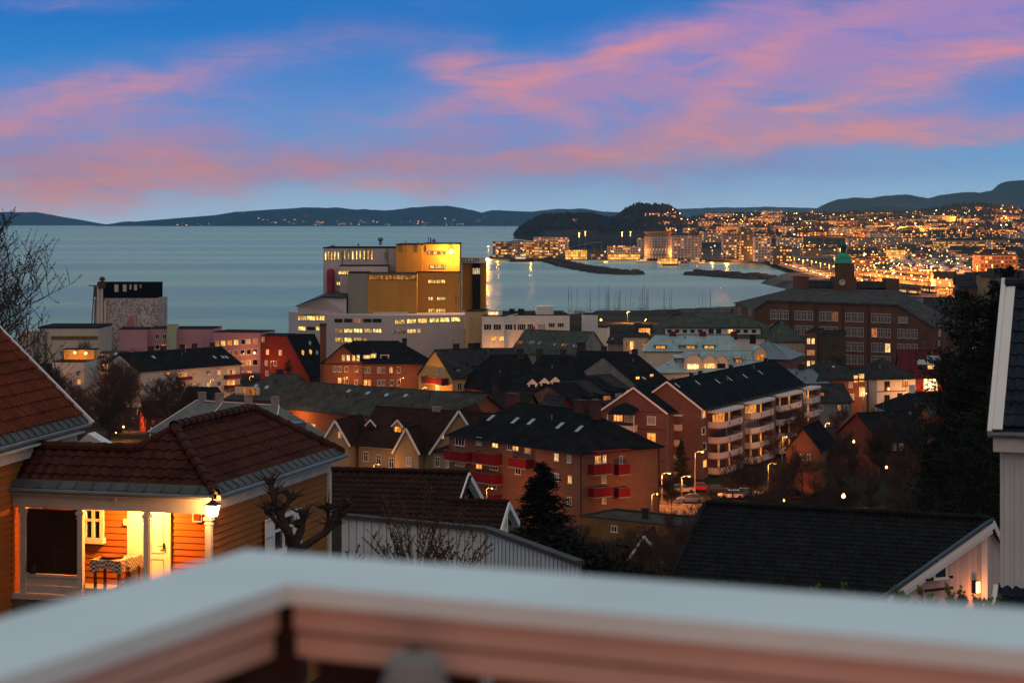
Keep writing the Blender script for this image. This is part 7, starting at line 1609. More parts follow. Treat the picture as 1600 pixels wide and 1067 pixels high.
# --- tiled garage house with two stepped gables
zg4 = 35.0; A4 = (-1.7, 80.0, zg4); o = root('stepped_gable_house', 'brown tiled outbuilding with pale blue white gable beyond the board wall', 'outbuilding', A4, R(-11)); f4 = Fr(A4, -11, o); zr = 40.1 - zg4; k4 = .51
def gab(parent_, x0, x1, yc, zr_, hw, nm, seed, wallx):
    e_ = Vector((0, 1, k4)).normalized(); sl_ = hw * math.sqrt(1 + k4 * k4)
    m = MB().use(browntile); m.poly([(x0, yc - hw, zr_ - hw * k4 - .05), (x1, yc - hw, zr_ - hw * k4 - .05), (x1, yc, zr_ - .05), (x0, yc, zr_ - .05), (x1, yc + hw, zr_ - hw * k4 - .05), (x0, yc + hw, zr_ - hw * k4 - .05)], [(0, 1, 2, 3), (3, 2, 4, 5)]); r_ = m.build(nm, parent_)
    tiles(r_, Vector((x0, yc - hw, zr_ - hw * k4 + .05)), (1, 0, 0), e_, x1 - x0 - .1, sl_ - .2, browntile, seed=seed, rw_=.33); caps(r_, (x0, yc, zr_ + .07), (x1, yc, zr_ + .07), browntile, .12)
    m = MB().use(trimw)
    for s_ in (-1, 1): m.beam((x1 + .03, yc + s_ * hw, zr_ - hw * k4 - .02), (x1 + .03, yc, zr_ - .02), .06, .22); m.beam((x1 - .1, yc + s_ * hw * 1.0, zr_ - hw * k4 - .13), (x1 - .1, yc, zr_ - .13), .2, .04)
    m.build('bargeboard', r_); m = MB().use(mat('pale_blue_boards', (.40, .46, .50), .7, .12, .6, brick=(.14, 40, .012, 0), mortar=.6)); hz_ = hw - .35
    m.poly([(wallx, yc - hz_, 0), (wallx, yc + hz_, 0), (wallx, yc + hz_, zr_ - hz_ * k4 - .1), (wallx, yc, zr_ - .1), (wallx, yc - hz_, zr_ - hz_ * k4 - .1)], [(0, 1, 2, 3, 4)]); m.build('gable_wall', parent_)
browntile_ = browntile; browntile = tilemat('umber_clay_tile', (.036, .017, .013)); gab(o, -13, 0, 0, zr, 3.1, 'roof', 7, -.45); 
zr2 = 39.4 - zg4; gab(o, -.3, 2.1, -2.6, zr2 - .05, 2.0, 'porch_roof', 8, 1.0); m = MB().use(trimw); m.box(1.95, -2.68, zr2 - 1.5, 2.07, -2.52, zr2 - .25); m.beam((2.0, -3.6, zr2 - 1.6), (2.0, -2.62, zr2 - .9), .1, .1); m.box(1.95, -3.4, 0, 2.07, -3.28, zr2 - .8); m.build('bracket', o)
# --- board wall in front
zt_ = 39.6; w0, w1, w2 = Q(534, 808, zt_), Q(762, 829, zt_), Q(906, 882, zt_); o = root('board_wall', 'tall pale board wall with a grey coping, bending in the middle', 'wall', (w1.x, w1.y, 34)); bw = mat('grey_white_boards', (.60, .62, .62), .75, .15, .5, stain=.35)
for a_, c_ in ((w0, w1), (w1, w2)):
    a_, c_ = a_ - Vector((w1.x, w1.y, 34)), c_ - Vector((w1.x, w1.y, 34)); d = c_ - a_; n_ = int(d.length / .16); m = MB().use(bw); dn = d.normalized(); sd = Vector((dn.y, -dn.x, 0))
    for i in range(n_):
        p, q = a_ + dn * i * .16, a_ + dn * (i * .16 + .145); off = sd * (.02 if i % 2 else 0.0); p += off; q += off
        m.poly([(p.x, p.y, 0), (q.x, q.y, 0), (q.x, q.y, zt_ - 34), (p.x, p.y, zt_ - 34)], [(0, 1, 2, 3)])
    m.poly([(a_.x, a_.y, 0), (c_.x, c_.y, 0), (c_.x, c_.y, 5.5), (a_.x, a_.y, 5.5)], [(0, 1, 2, 3)]) if False else None
    b2_ = -sd * .06; m.use(bw).poly([(a_.x + b2_.x, a_.y + b2_.y, 0), (c_.x + b2_.x, c_.y + b2_.y, 0), (c_.x + b2_.x, c_.y + b2_.y, zt_ - 34), (a_.x + b2_.x, a_.y + b2_.y, zt_ - 34)], [(0, 1, 2, 3)]); m.build('boarding', o)
    m = MB().use(mat('lead_coping', (.07, .065, .062), .7, .3, 1)); m.beam(a_ + Vector((0, 0, .06)), c_ + Vector((0, 0, .06)), .32, .14); m.build('coping', o)
# --- black tiled house with the prow gable
RL = Vector((10.4, 109, 34.94)); RR = Vector((24.1, 103, 34.97)); fd = Vector((-2.02, -4.63, -2.82)).normalized(); o = root('black_roof_house', 'near pink white house with a huge black tiled roof at the lower right', 'house', (RL.x, RL.y, 26)); T5 = Vector((RL.x, RL.y, 26)); Ur = (RR - RL).normalized()
rayd = Vector(((1383 - 800) / F, 1, -(930 - Y0) / F)); Nn = Ur.cross(-fd).normalized(); Nn = Nn if Nn.z > 0 else -Nn; tt = (RL - Vector((0, 0, H))).dot(Nn) / rayd.dot(Nn); Fp = Vector((0, 0, H)) + rayd * tt
vd = (Fp - RR); cn = vd.cross(Nn).normalized(); cn = cn if cn.x > 0 else -cn; cn2 = Vector(cn)
up5 = -fd; Lr = 8.0; O5 = RL + fd * Lr - T5; Wd = 15.6; 
foot = RR + vd * 1.35
m = MB().use(blacktile); pts5 = [RL - T5, RR - T5, foot - T5, RL + fd * Lr - T5]; bkv = Vector((2.02, 4.63, -2.82)); pts5 += [RR + bkv - T5, RL + bkv - T5]; dn_ = Nn * -.05
m.poly([p + dn_ for p in pts5], [(0, 1, 2, 3), (0, 5, 4, 1)]); ro = m.build('roof', o)
tiles(ro, O5 + Nn * .03, Ur, up5, Wd, Lr - .1, blacktile, tw=.33, rw_=.35, amp=.034, clips=[(RR - T5, cn2)], seed=9); caps(ro, RL - T5 + Nn * .1, RR - T5 + Nn * .1, blacktile, .16)
m = MB().use(blacktile); m.beam(RL - T5 - Ur * .1 + Nn * .05, RL + fd * Lr - T5 - Ur * .1 + Nn * .05, .2, .22); m.build('verge', ro)
m = MB().use(mat('blue_verge_metal', (.06, .09, .12), .5, .2)); m.beam(RR - T5 + Nn * .1 + cn * .1, foot - T5 + Nn * .1 + cn * .1, .22, .12); m.build('verge_flashing', ro)
pinkw = mat('pinkish_white_boards', (.55, .45, .42), .7, .12, .5, brick=(.2, 40, .012, 0), mortar=.7)
m = MB().use(trimw)
for off_, hh in ((.16, .30), (.05, .26)): m.beam(RR - T5 + cn * off_ - Vector((0, 0, .22 + (.3 if off_ < .1 else 0))), foot - T5 + cn * off_ - Vector((0, 0, .22 + (.3 if off_ < .1 else 0))), .07, hh)
rb_ = RR + Vector((1.6, 3.4, -2.2)); m.beam(RR - T5 + Vector((.12, -.02, -.15)), rb_ - T5 + Vector((.12, 0, -.15)), .07, .3); m.build('bargeboard', ro)
ins = -cn * .45; wa_ = RR + ins - T5; wb_ = foot + ins - T5; wc_ = rb_ + ins - T5
m = MB().use(pinkw); m.face((wb_.x, wb_.y, 0), (wa_.x, wa_.y, 0), wa_ - Vector((0, 0, .2)), wb_ - Vector((0, 0, .2))); m.face((wa_.x, wa_.y, 0), (wc_.x + .4, wc_.y, 0), (wc_.x + .4, wc_.y, wc_.z - .3), wa_ - Vector((0, 0, .2))); m.build('gable_wall', o)
m = MB().use(trimw); m.box(wa_.x - .16, wa_.y - .1, 0, wa_.x + .14, wa_.y - .01, wa_.z - .4); m.build('corner_board', o)
def onwall(px, py):
    n_ = Vector((cn.x, cn.y, 0)); p0 = wa_ + T5; d = Vector(((px - 800) / F, 1, -(py - Y0) / F)); t_ = (p0 - Vector((0, 0, H))).dot(n_) / d.dot(n_); return Vector((0, 0, H)) + d * t_ - T5
an = math.atan2((wa_ - wb_).y, (wa_ - wb_).x)
p = onwall(1468, 888); wa2, wb2 = winmesh(.85 / 1, .95, trimw, glass, 'plain'); q = link('window', wa2, o, p, an); link('window_frame', wb2, q)
for py_ in (903, 920): p = onwall(1466, py_); m = MB().use(mat('dark_window_head', (.06, .02, .02), .7)); m.box(-.9, -.1, -.06, .9, 0, .06); q = m.build('window_ledge', o); q.location = p; q.rotation_euler = (0, 0, an)
p = onwall(1529, 916); e = root('wall_lamp', 'slim orange wall lamp on the pinkish white gable by the white house', 'lamp', p + T5 + Vector((-.1, -.35, 0)), an); m = MB().use(emis('near_wall_lamp_glow', (1, .40, .10), 7, .1)); m.box(-.1, -.04, -.25, .1, .04, .3); m.build('lamp_tube', e); m = MB().use(darkmetal); m.box(-.12, .05, -.3, .12, .3, .34); m.build('bracket', e)
plight('wall_lamp_light', e, (0, -.5, -.3), 70, (1, .30, .10), .1)

# ------------------------------------------------------------------ balcony rail and the viewer's own house
zt = 49.6; oc, ic = Q(385, 858, zt), Q(450, 912, zt); ol, il = Q(0, 965, zt), Q(0, 1060, zt); orr, ir = Q(1600, 950, zt), Q(1600, 1015, zt)
dl = (ol - oc); dr_ = (orr - oc); dil = (il - ic); dir_ = (ir - ic); o = root('balcony_rail', 'pale painted balcony rail meeting at a corner, out of focus in front', 'railing', (oc.x, oc.y, zt - 1.0)); T6 = Vector((oc.x, oc.y, zt - 1.0))
rp_ = mat('rail_paint', (.70, .81, .82), .5, .10, 3, stain=.15); rw2 = mat('rail_inner_warm_tint', (.66, .45, .38), .55, .15, 3)  # pink of the inner boards is warm window light put into the colour
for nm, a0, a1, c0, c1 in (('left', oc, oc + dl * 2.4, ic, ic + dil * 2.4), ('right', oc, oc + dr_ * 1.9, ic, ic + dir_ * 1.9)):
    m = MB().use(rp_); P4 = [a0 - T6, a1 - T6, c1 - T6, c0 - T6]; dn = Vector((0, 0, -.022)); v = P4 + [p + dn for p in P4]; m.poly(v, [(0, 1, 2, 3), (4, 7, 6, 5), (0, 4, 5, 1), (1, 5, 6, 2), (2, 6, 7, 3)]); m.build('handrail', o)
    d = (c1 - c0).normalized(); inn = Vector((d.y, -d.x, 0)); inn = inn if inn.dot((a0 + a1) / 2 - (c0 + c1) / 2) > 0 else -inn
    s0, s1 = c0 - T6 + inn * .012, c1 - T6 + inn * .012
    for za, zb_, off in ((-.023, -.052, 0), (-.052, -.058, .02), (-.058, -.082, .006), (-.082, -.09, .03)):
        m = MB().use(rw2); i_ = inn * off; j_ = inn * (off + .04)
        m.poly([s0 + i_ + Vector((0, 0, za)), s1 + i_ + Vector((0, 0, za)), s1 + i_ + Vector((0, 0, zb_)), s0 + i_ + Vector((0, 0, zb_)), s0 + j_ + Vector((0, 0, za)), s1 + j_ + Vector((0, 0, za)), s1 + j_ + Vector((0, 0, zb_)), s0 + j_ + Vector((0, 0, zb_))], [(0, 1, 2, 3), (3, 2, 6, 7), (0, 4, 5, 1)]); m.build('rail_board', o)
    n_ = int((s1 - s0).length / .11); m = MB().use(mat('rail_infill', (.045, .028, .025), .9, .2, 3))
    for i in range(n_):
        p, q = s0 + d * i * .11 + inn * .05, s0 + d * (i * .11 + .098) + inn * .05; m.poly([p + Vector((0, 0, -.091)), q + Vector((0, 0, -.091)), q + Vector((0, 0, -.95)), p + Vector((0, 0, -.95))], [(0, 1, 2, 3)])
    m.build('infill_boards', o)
m = MB().use(MATS['rail_infill']); q_ = ic - T6; w_ = (oc - ic).normalized() * .10; m.tube([q_ + w_ + Vector((0, 0, -.9)), q_ + w_ + Vector((0, 0, -.024))], .055, 4); m.build('corner_post', o)
p = P(648, 1050, 2.05); e = root('garden_light', 'grey rounded knob standing inside the balcony corner, very blurred', 'garden light', p); m = MB().use(mat('grey_plastic', (.20, .22, .22), .5)); m.lathe([(.05, -.98), (.05, -.08), (.042, -.04), (.03, 0), (.026, .015), (.01, .022)], n=20); m.build('knob', e, smooth=True)
o = root('home_wall', 'lit window wall of the house the view is taken from', 'house', (0, -2.4, 46)); m = MB().use(palewall); m.box(-5, -.2, 0, -.9, 0, 7); m.box(.9, -.2, 0, 5, 0, 7); m.box(-.9, -.2, 0, .9, 0, 2.6); m.box(-.9, -.2, 5.2, .9, 0, 7); m.build('wall', o)
m = MB().use(emis('home_window_glow', (1, .34, .17), 5.5, .1, True)); m.face((-.9, -.1, 2.6), (-.9, -.1, 5.2), (.9, -.1, 5.2), (.9, -.1, 2.6)); m.build('window', o)
m = MB().use(mat('deck_boards', (.12, .08, .06), .8, .3, 2, brick=(.12, 40, .006, 0))); m.box(-4, 0, 2.5, 4, 4.4, 2.56); m.build('balcony_floor', o)

# ------------------------------------------------------------------ trees
bark = mat('bark', (.045, .034, .028), .95, .4, 3); twig = mat('twigs', (.055, .038, .030), .95, .3, 1); palebark = mat('pale_bark', (.12, .10, .08), .9, .4, 2)
needle = mat('needles', (.016, .024, .014), .9, .5, .8); needle2 = mat('dark_needles', (.011, .016, .011), .9, .5, .8); bud = mat('spring_buds', (.22, .16, .02), .8, .3, 3); leafm = mat('young_leaves', (.10, .13, .03), .7, .3, 3)
def bare(seed, h_, spread, lv=4, nb=(7, 6, 5, 4), r0=None, tw_=.012, buds=None, fork=.3):
    r_ = random.Random(seed); tr, cr = MB().use(bark), MB().use(twig)
    def br(p, d, L, rad, l):
        mb = tr if l == 0 else cr; n_ = 4 if l == 0 else (3 if l < 3 else 2); pts = [p]; dd = d.copy(); q = p.copy()
        for i in range(n_):
            dd = (dd + Vector((r_.uniform(-1, 1), r_.uniform(-1, 1), r_.uniform(-.4, .8))) * (.12 if l == 0 else .22)).normalized(); q = q + dd * (L / n_); pts.append(q.copy())
        rr_ = [rad * (1 - .75 * i / n_) for i in range(n_ + 1)]; mb.tube(pts, rr_, 6 if l == 0 else (4 if l == 1 else 3), False)
        if buds and l >= lv - 1:
            for s_ in range(3): c = pts[-1] + (pts[-2] - pts[-1]) * r_.random(); e_ = .05; cr.use(buds); cr.face(c + Vector((r_.uniform(-e_, e_), r_.uniform(-e_, e_), e_)), c + Vector((e_, r_.uniform(-e_, e_), -e_)), c + Vector((-e_, r_.uniform(-e_, e_), -e_ * .5))); cr.use(twig)
        if l >= lv: return
        for i in range(nb[l]):
            t_ = fork + (1 - fork) * (i + r_.random()) / nb[l]; k_ = min(int(t_ * n_), n_ - 1); fr = t_ * n_ - k_; b0 = pts[k_].lerp(pts[k_ + 1], fr)
            axis = Vector((r_.uniform(-1, 1), r_.uniform(-1, 1), r_.uniform(-.2, .5))).normalized(); nd = (dd * (.55 if l else .45) + axis * (.75 if l else spread) + Vector((0, 0, .25))).normalized()
            br(b0, nd, L * r_.uniform(.42, .62) * (1.05 - .35 * t_ if l == 0 else 1), max(rad * .5 * (1 - .5 * t_), tw_), l + 1)
    br(Vector((0, 0, -.3)), Vector((0, 0, 1)), h_ * .72, r0 or h_ * .018, 0); return tr.mesh('trunk'), cr.mesh('crown')
def conifer(seed, h_, w_, m, step=.42, clump=26, kind='spruce'):
    r_ = random.Random(seed); tr, cr = MB().use(bark), MB().use(m); tr.tube([(0, 0, -.3), (0, 0, h_ * .6), (0, 0, h_)], [h_ * .017, h_ * .010, .02], 7); z = h_ * (.07 if kind == 'spruce' else .18)
    while z < h_ * .985:
        t_ = z / h_; rad = w_ * ((1 - t_) ** .8 * (.85 + .3 * r_.random()) if kind == 'spruce' else (math.sin(math.pi * min(1, (1 - t_) * 1.02 + .02)) ** .6) * r_.uniform(.45, 1.1)); nb_ = 7 if kind == 'spruce' else 6
        for i in range(nb_):
            a_ = r_.uniform(0, 2 * math.pi); d = Vector((math.cos(a_), math.sin(a_), -.22 if kind == 'spruce' else .18)); L = rad * r_.uniform(.7, 1.1); p0 = Vector((0, 0, z + r_.uniform(-.2, .2))); tr.tube([p0, p0 + d * L], [.05, .012], 3, False)
            for j in range(clump):
                u = r_.random() ** .6; c = p0 + d * L * u + Vector((r_.gauss(0, .16), r_.gauss(0, .16), r_.gauss(-.05 if kind == 'spruce' else .1, .14))) * (.5 + L * .35); e_ = r_.uniform(.10, .24) * (1 if kind == 'spruce' else 1.15)
                v1 = Vector((r_.gauss(0, 1), r_.gauss(0, 1), r_.gauss(0, .6))).normalized() * e_; v2 = Vector((r_.gauss(0, 1), r_.gauss(0, 1), r_.gauss(-.3, .6))).normalized() * e_ * .6; cr.face(c - v1, c + v2, c + v1 - v2 * .3)
        z += step
    return tr.mesh('trunk'), cr.mesh('crown')
def plant(name, meshes, loc, label, cat='tree', group=None, s_=1.0, rz=0, tr=None):
    o = root(name, label, cat, loc, rz, group); o.scale = (s_, s_, s_) if not hasattr(s_, '__len__') else s_; link('trunk', meshes[0], o); link('crown', meshes[1], o); return o
BT = [bare(31 + i, 14, .9, 4, (11, 8, 6, 5), tw_=.029, r0=.2) for i in range(4)]
rt = random.Random(21)
def gpt(px, py): p = gp2(px, py); return p
def gp2(px, py):
    d = np.linspace(60, 900, 1700); x = (px - 800) / F * d; z = H - (py - Y0) / F * d; gg = ground_h(x, d); k_ = np.nonzero(gg > z)[0]
    k_ = k_[0] if len(k_) else -1; return Vector((x[k_], d[k_], gg[k_] - .1))
for i in range(46):
    px, py = rt.uniform(62, 330), rt.uniform(612, 712); p = gp2(px, py); s_ = rt.uniform(.45, .95) * (1 if px > 90 else .8)
    if px > 215 and py < 650: s_ *= .6
    plant('bare_tree', BT[i % 4], p, 'leafless tree in the dark grove between the red roof and the town', group='leafless trees of the left grove', s_=s_, rz=rt.uniform(0, 6))
for i in range(84):
    px, py = rt.uniform(1205, 1470), rt.uniform(700, 905); p = gp2(px, py); s_ = rt.uniform(.55, 1.0) * (.75 if py < 740 else .8)
    if py > 800: s_ *= .7
    plant('bare_tree', BT[i % 4], p, 'leafless tree in the dense grove on the slope below the balconies', group='leafless trees of the right grove', s_=s_, rz=rt.uniform(0, 6))
for px, py, s_, lb in ((1246, 590, .62, 'small pale lit tree in the courtyard of the mossy slate block'), (1208, 735, .5, 'leafless tree beside the lowest balcony stack'), (985, 800, .55, 'leafless tree before the entrance of the red balconied block'), (960, 812, .6, 'leafless tree left of the red block entrance tree'), (1148, 800, .62, 'twiggy tree over the white parked car'),
                       (1180, 800, .6, 'twiggy tree right of the white parked car'), (455, 600, .5, 'thin tree in front of the brown brick block'), (612, 560, .35, 'tiny bare tree against the white factory wing'), (1090, 500, .5, 'round bare tree top behind the mossy ridge'), (1305, 600, .6, 'leafless tree in front of the dark brown wing'), (1050, 812, .5, 'leafless tree behind the flat service building')):
    plant('bare_tree', BT[int(px) % 4], gp2(px, py), lb, s_=s_, rz=px)
for px in range(905, 1100, 11): D_ = rt.uniform(175, 265); plant('bare_tree', BT[px % 4], Vector(((px - 800) / F * D_, D_, gz(0, D_) - .2)), 'leafless tree on the dark bank between the board wall and the lamplit street', group='leafless trees of the bank', s_=rt.uniform(.35, .6), rz=px)
for px in range(1120, 1215, 9): D_ = rt.uniform(270, 310); plant('bare_tree', BT[px % 4], Vector(((px - 800) / F * D_, D_, gz(0, D_) - .2)), 'leafless street tree in front of the balcony block drive', group='leafless trees before the balcony block', s_=rt.uniform(.3, .55), rz=px)
p = Vector(((1036 - 800) / F * 150, 150, gz(11, 150))); plant('bare_tree', bare(78, 9, 1.5, 4, (7, 6, 5, 4), r0=.18, tw_=.012, fork=.25), p, 'crooked leafless fruit tree in front of the lamplit street', s_=.95)
p = Vector((-36.6, 130, 22)); plant('bare_tree', bare(91, 29, .75, 4, (18, 12, 9, 6), r0=.4, tw_=.026, buds=mat('brown_tree_buds', (.07, .045, .03), .9), fork=.2), p, 'tall budding tree reaching in at the left edge against the sea')
sp_ = conifer(3, 13, 3.4, needle2, .30, 44)
plant('spruce_tree', sp_, Vector(((848 - 800) / F * 142, 142, gz(2, 142))), 'broad dark spruce in front of the red balconies', s_=(1.7, 1.7, .95)); plant('spruce_tree', sp_, Vector(((905 - 800) / F * 138, 138, gz(4, 138) - 3.5)), 'lower dark spruce right of the broad spruce', s_=(2.0, 2.0, .62), rz=2)
plant('spruce_tree', sp_, Vector(((820 - 800) / F * 130, 130, gz(1, 130) - 4)), 'dark spruce top just behind the stepped gable house', s_=(1.6, 1.6, .66), rz=4)
plant('spruce_tree', sp_, gp2(1064, 768), 'small dense spruce beside the tall lamp pole', s_=(.78, .78, .70), rz=1); plant('spruce_tree', sp_, gp2(309, 616), 'slim spruce in front of the long cream block', s_=(.55, .55, .68), rz=3)
pn = [conifer(8, 20, 5.0, needle, .45, 44, 'pine'), conifer(9, 18, 4.6, needle2, .45, 44, 'pine')]
for i, (px, D, top, s_, lb) in enumerate(((1512, 170, 452, 1.0, 'tallest pine left of the white boarded house'), (1545, 150, 470, 1.0, 'tall pine directly against the white boarded house'), (1478, 185, 548, .9, 'pine on the left flank of the pine group'), (1500, 150, 600, .8, 'middle height pine low in the pine group'), (1530, 140, 640, .8, 'short pine in front of the tallest pines'), (1462, 165, 690, .7, 'lowest pine at the foot of the pine group'), (1448, 190, 765, .55, 'small pine above the black ridge'), (1570, 165, 420, .9, 'pine mostly hidden by the white boarded house'))):
    zt_ = H - (top - Y0) / F * D; x = (px - 800) / F * D; g_z = gz(x, D); hh = (zt_ - g_z) / (20 if i % 2 == 0 else 18); plant('pine_tree', pn[i % 2], Vector((x, D, g_z)), lb, s_=(s_, s_, hh), rz=i * 1.3)
# shrubs
def bush(seed, w_, h_, m, n_=900, e0=.12):
    r_ = random.Random(seed); tr, cr = MB().use(bark), MB().use(m)
    for i in range(14): a_ = r_.uniform(0, 6.28); tr.tube([(0, 0, -.2), (math.cos(a_) * w_ * .3, math.sin(a_) * w_ * .3, h_ * .5), (math.cos(a_) * w_ * .55, math.sin(a_) * w_ * .55, h_ * r_.uniform(.7, 1.0))], [.04, .02, .008], 3, False)
    for i in range(n_):
        u, v_ = r_.uniform(0, 6.28), math.acos(r_.uniform(-.2, 1)); q = r_.uniform(.6, 1.05) * (1 + .18 * math.sin(u * 5 + seed) * math.sin(v_ * 6)); c = Vector((math.cos(u) * math.sin(v_) * w_ * q, math.sin(u) * math.sin(v_) * w_ * q, h_ * .45 + math.cos(v_) * h_ * .55 * q)); v1 = Vector((r_.gauss(0, 1), r_.gauss(0, 1), r_.gauss(0, 1))).normalized() * e0; v2 = Vector((r_.gauss(0, 1), r_.gauss(0, 1), r_.gauss(0, 1))).normalized() * e0 * .7; cr.face(c - v1, c + v2, c + v1 - v2 * .4)
    return tr.mesh('stem'), cr.mesh('foliage')
BS = [bush(5, 2.2, 2.6, needle2, 3600), bush(6, 1.8, 2.0, mat('brown_shrub', (.035, .024, .018), .95, .4, 2), 3000)]
def shrub(px, py, k_, s_, lb, D=None, group=None, nm='shrub'):
    p = gp2(px, py) if D is None else Vector(((px - 800) / F * D, D, gz((px - 800) / F * D, D) - .1)); o = root(nm, lb, 'shrub', p, px, group); o.scale = (s_, s_, s_ * .9); link('stem', BS[k_][0], o); link('foliage', BS[k_][1], o)
for i in range(34): px = 790 + i * 8 + rt.uniform(-5, 5); D = rt.uniform(132, 165); shrub(px, 0, rt.choice([0, 1, 0]), rt.uniform(1.7, 2.7) * (1 - max(0, px - 930) / 320), 'shrub in the dark thicket between the board wall and the black roof', D, 'shrubs of the thicket by the board wall')
for i in range(22): shrub(rt.uniform(1190, 1320), rt.uniform(745, 800), rt.choice([0, 1, 1]), rt.uniform(.6, 1.0), 'shrub under the leafless trees beside the street', None, 'shrubs beside the street')
for i in range(20): shrub(rt.uniform(70, 330), rt.uniform(640, 715), 1, rt.uniform(.7, 1.3), 'shrub under the leafless trees of the left grove', None, 'shrubs of the left grove')
# small houses and lights inside the left grove
for i, (x0, y0, x1, ry_, ro_, wl, lb) in enumerate(((228, 652, 262, 628, 20, redwall, 'small dark house with pale gable boards between the grove and the hip roof'), (238, 690, 258, 668, 5, maroon, 'maroon house corner with a white window beside the slate hip roof'), (285, 622, 330, 606, -10, redwall, 'low red garages below the cream block'))):
    b = Bld('small_house', lb, 'house', a=(x0, y0), ze=7.5 + i, rot=ro_, bx=x1, w=8, ry=ry_, wall=wl, roof=blackroof, over=.3); b.bargeboards('L', trimw, .25)
    if i == 1: b.win('F', 245, 705, 6, 8, False, 'cross'); b.win('F', 243, 722, 5, 10, lits[2])
    if i == 0: b.win('F', 240, 660, 5, 6, False)
for i, (px, py, en, lb) in enumerate(((118, 622, 5000, 'bright orange lamp at the left of the leafless grove'), (193, 667, 3500, 'orange lamp glowing deep in the leafless grove'), (208, 653, 2500, 'small orange lamp above the deep grove lamp'), (181, 676, 1500, 'faint orange lamp below the deep grove lamp'), (240, 626, 2500, 'lamp in front of the cream block left end'), (1318, 775, 2500, 'orange lamp shining through the right grove'), (1344, 796, 800, 'yellow lamp low in the right grove'), (1385, 730, 2200, 'amber light high in the right grove'), (1309, 626, 3500, 'orange lamp in front of the dark gabled house'), (1225, 782, 2000, 'lamp at the left foot of the right grove'), (1334, 690, 1200, 'dim lamp in the middle of the right grove'))):
    z = {0: 8.5, 8: 8}.get(i, 7.0); p = Q(px, py, z) if i < 5 or i == 8 else (lambda D: P(px, py, D))(215 if i != 9 else 250); lampball(p, .22 if i in (0, 1, 5, 8) else .13, glow, 'garden_lamp', lb, 'lamp', None, (1, .34, .06), en)
for px, py, lb in ((148, 0, 0),): pass
# pollarded tree
D = 43.0; o = root('pollarded_tree', 'knobbly pollarded tree with bare stubs before the shuttered window', 'tree', P(460, 905, D)); T7 = P(460, 905, D); rp2 = random.Random(2)
pk = lambda px, py, y=0: P(px, py, D + y) - T7
tr = MB().use(bark)
for pts_, r0_, r1_ in (([(464, 1060, 0), (461, 890, 0), (459, 850, 0)], .21, .15), ([(458, 856, 0), (450, 832, -.2), (438, 805, -.2), (428, 778, -.1), (422, 752, 0)], .11, .06), ([(460, 852, 0), (470, 828, .1), (474, 806, .2)], .10, .07), ([(463, 862, 0), (485, 846, .1), (508, 832, .2), (528, 812, .3), (543, 786, .3)], .09, .05), ([(438, 805, -.2), (446, 790, -.1), (455, 778, 0)], .07, .06), ([(508, 832, .2), (514, 812, .2), (512, 794, .1)], .06, .05), ([(450, 832, -.2), (432, 815, -.4), (420, 800, -.4)], .06, .05)):
    n_ = len(pts_); tr.tube([pk(*p) for p in pts_], [r0_ + (r1_ - r0_) * i / (n_ - 1) for i in range(n_)], 9)
tr.build('trunk', o); cr = MB().use(bark)
for (px, py, y) in ((422, 752, 0), (428, 770, 0), (474, 802, .2), (455, 776, 0), (543, 784, .3), (512, 792, .1), (420, 798, -.4), (436, 790, -.2), (520, 818, .3), (466, 818, .1), (440, 812, -.2), (535, 800, .3)):
    c = pk(px, py, y); cr.lathe([(.01, -.10), (.09, -.06), (.11, 0), (.08, .07), (.01, .1)], c, 7)
    for j in range(16):
        d = Vector((rp2.gauss(0, .8), rp2.gauss(0, .8), rp2.uniform(-.1, 1))).normalized(); L = rp2.uniform(.10, .38); cr.tube([c, c + d * L * .6, c + d * L + Vector((0, 0, .04))], [.022, .014, .006], 4)
cr.build('crown', o)
# forsythia-like shrubs
def stems(label, px0, px1, base, D, n_, top, seed, lean=.3, bm_=bud, name='budding_shrub', e0=.022, nb_=26, rad=.011):
    r_ = random.Random(seed); B0 = P((px0 + px1) / 2, base, D); o = root(name, label, 'shrub', B0); st_, bd = MB().use(twig), MB().use(bm_); wpx = (px1 - px0) / F * D / 2; hm_x = (base - top) / F * D
    for i in range(n_):
        a_ = r_.uniform(-1, 1); L = hm_x * r_.uniform(.55, 1.02) * (1 - .25 * abs(a_)); p = Vector((a_ * .18 * wpx, r_.uniform(-.2, .2), 0)); pts_ = [p.copy()]; d = Vector((a_ * lean, r_.uniform(-.2, .2), 1)).normalized()
        for k_ in range(6): d = (d + Vector((a_ * .09 + r_.uniform(-.09, .09), r_.uniform(-.08, .08), 0.02))).normalized(); p = p + d * L / 6; pts_.append(p.copy())
        st_.tube([pts_[0] * .3 - Vector((0, 0, max(.2, B0.z - gz(B0.x, B0.y) + .1)))] + pts_, [rad * 1.3] + [rad * (1 - .12 * k_) for k_ in range(7)], 4, False)
        for s_ in range(3):
            k_ = r_.randint(2, 5); q = pts_[k_]; dd = Vector((r_.uniform(-1, 1), r_.uniform(-.5, .5), 1.2)).normalized(); e_ = q + dd * L * r_.uniform(.12, .3); st_.tube([q, e_], [.007, .004], 3, False)
            for j in range(6): c = q.lerp(e_, r_.random()); bd.face(c + Vector((e0, 0, 0)), c + Vector((0, e0 * .6, e0 * 1.6)), c + Vector((-e0, 0, e0 * .5)))
        for j in range(nb_): t_ = r_.uniform(.25, 1) * 5.99; k_ = int(t_); c = pts_[k_].lerp(pts_[k_ + 1], t_ - k_) + Vector((r_.uniform(-.02, .02), 0, 0)); bd.face(c + Vector((e0, 0, 0)), c + Vector((r_.uniform(-e0, e0), e0 * .6, e0 * 1.7)), c + Vector((-e0, 0, e0 * .4)))
    st_.build('stem', o); bd.build('foliage', o)
dimbud = mat('dull_yellow_buds', (.10, .075, .02), .85, .4, 4)
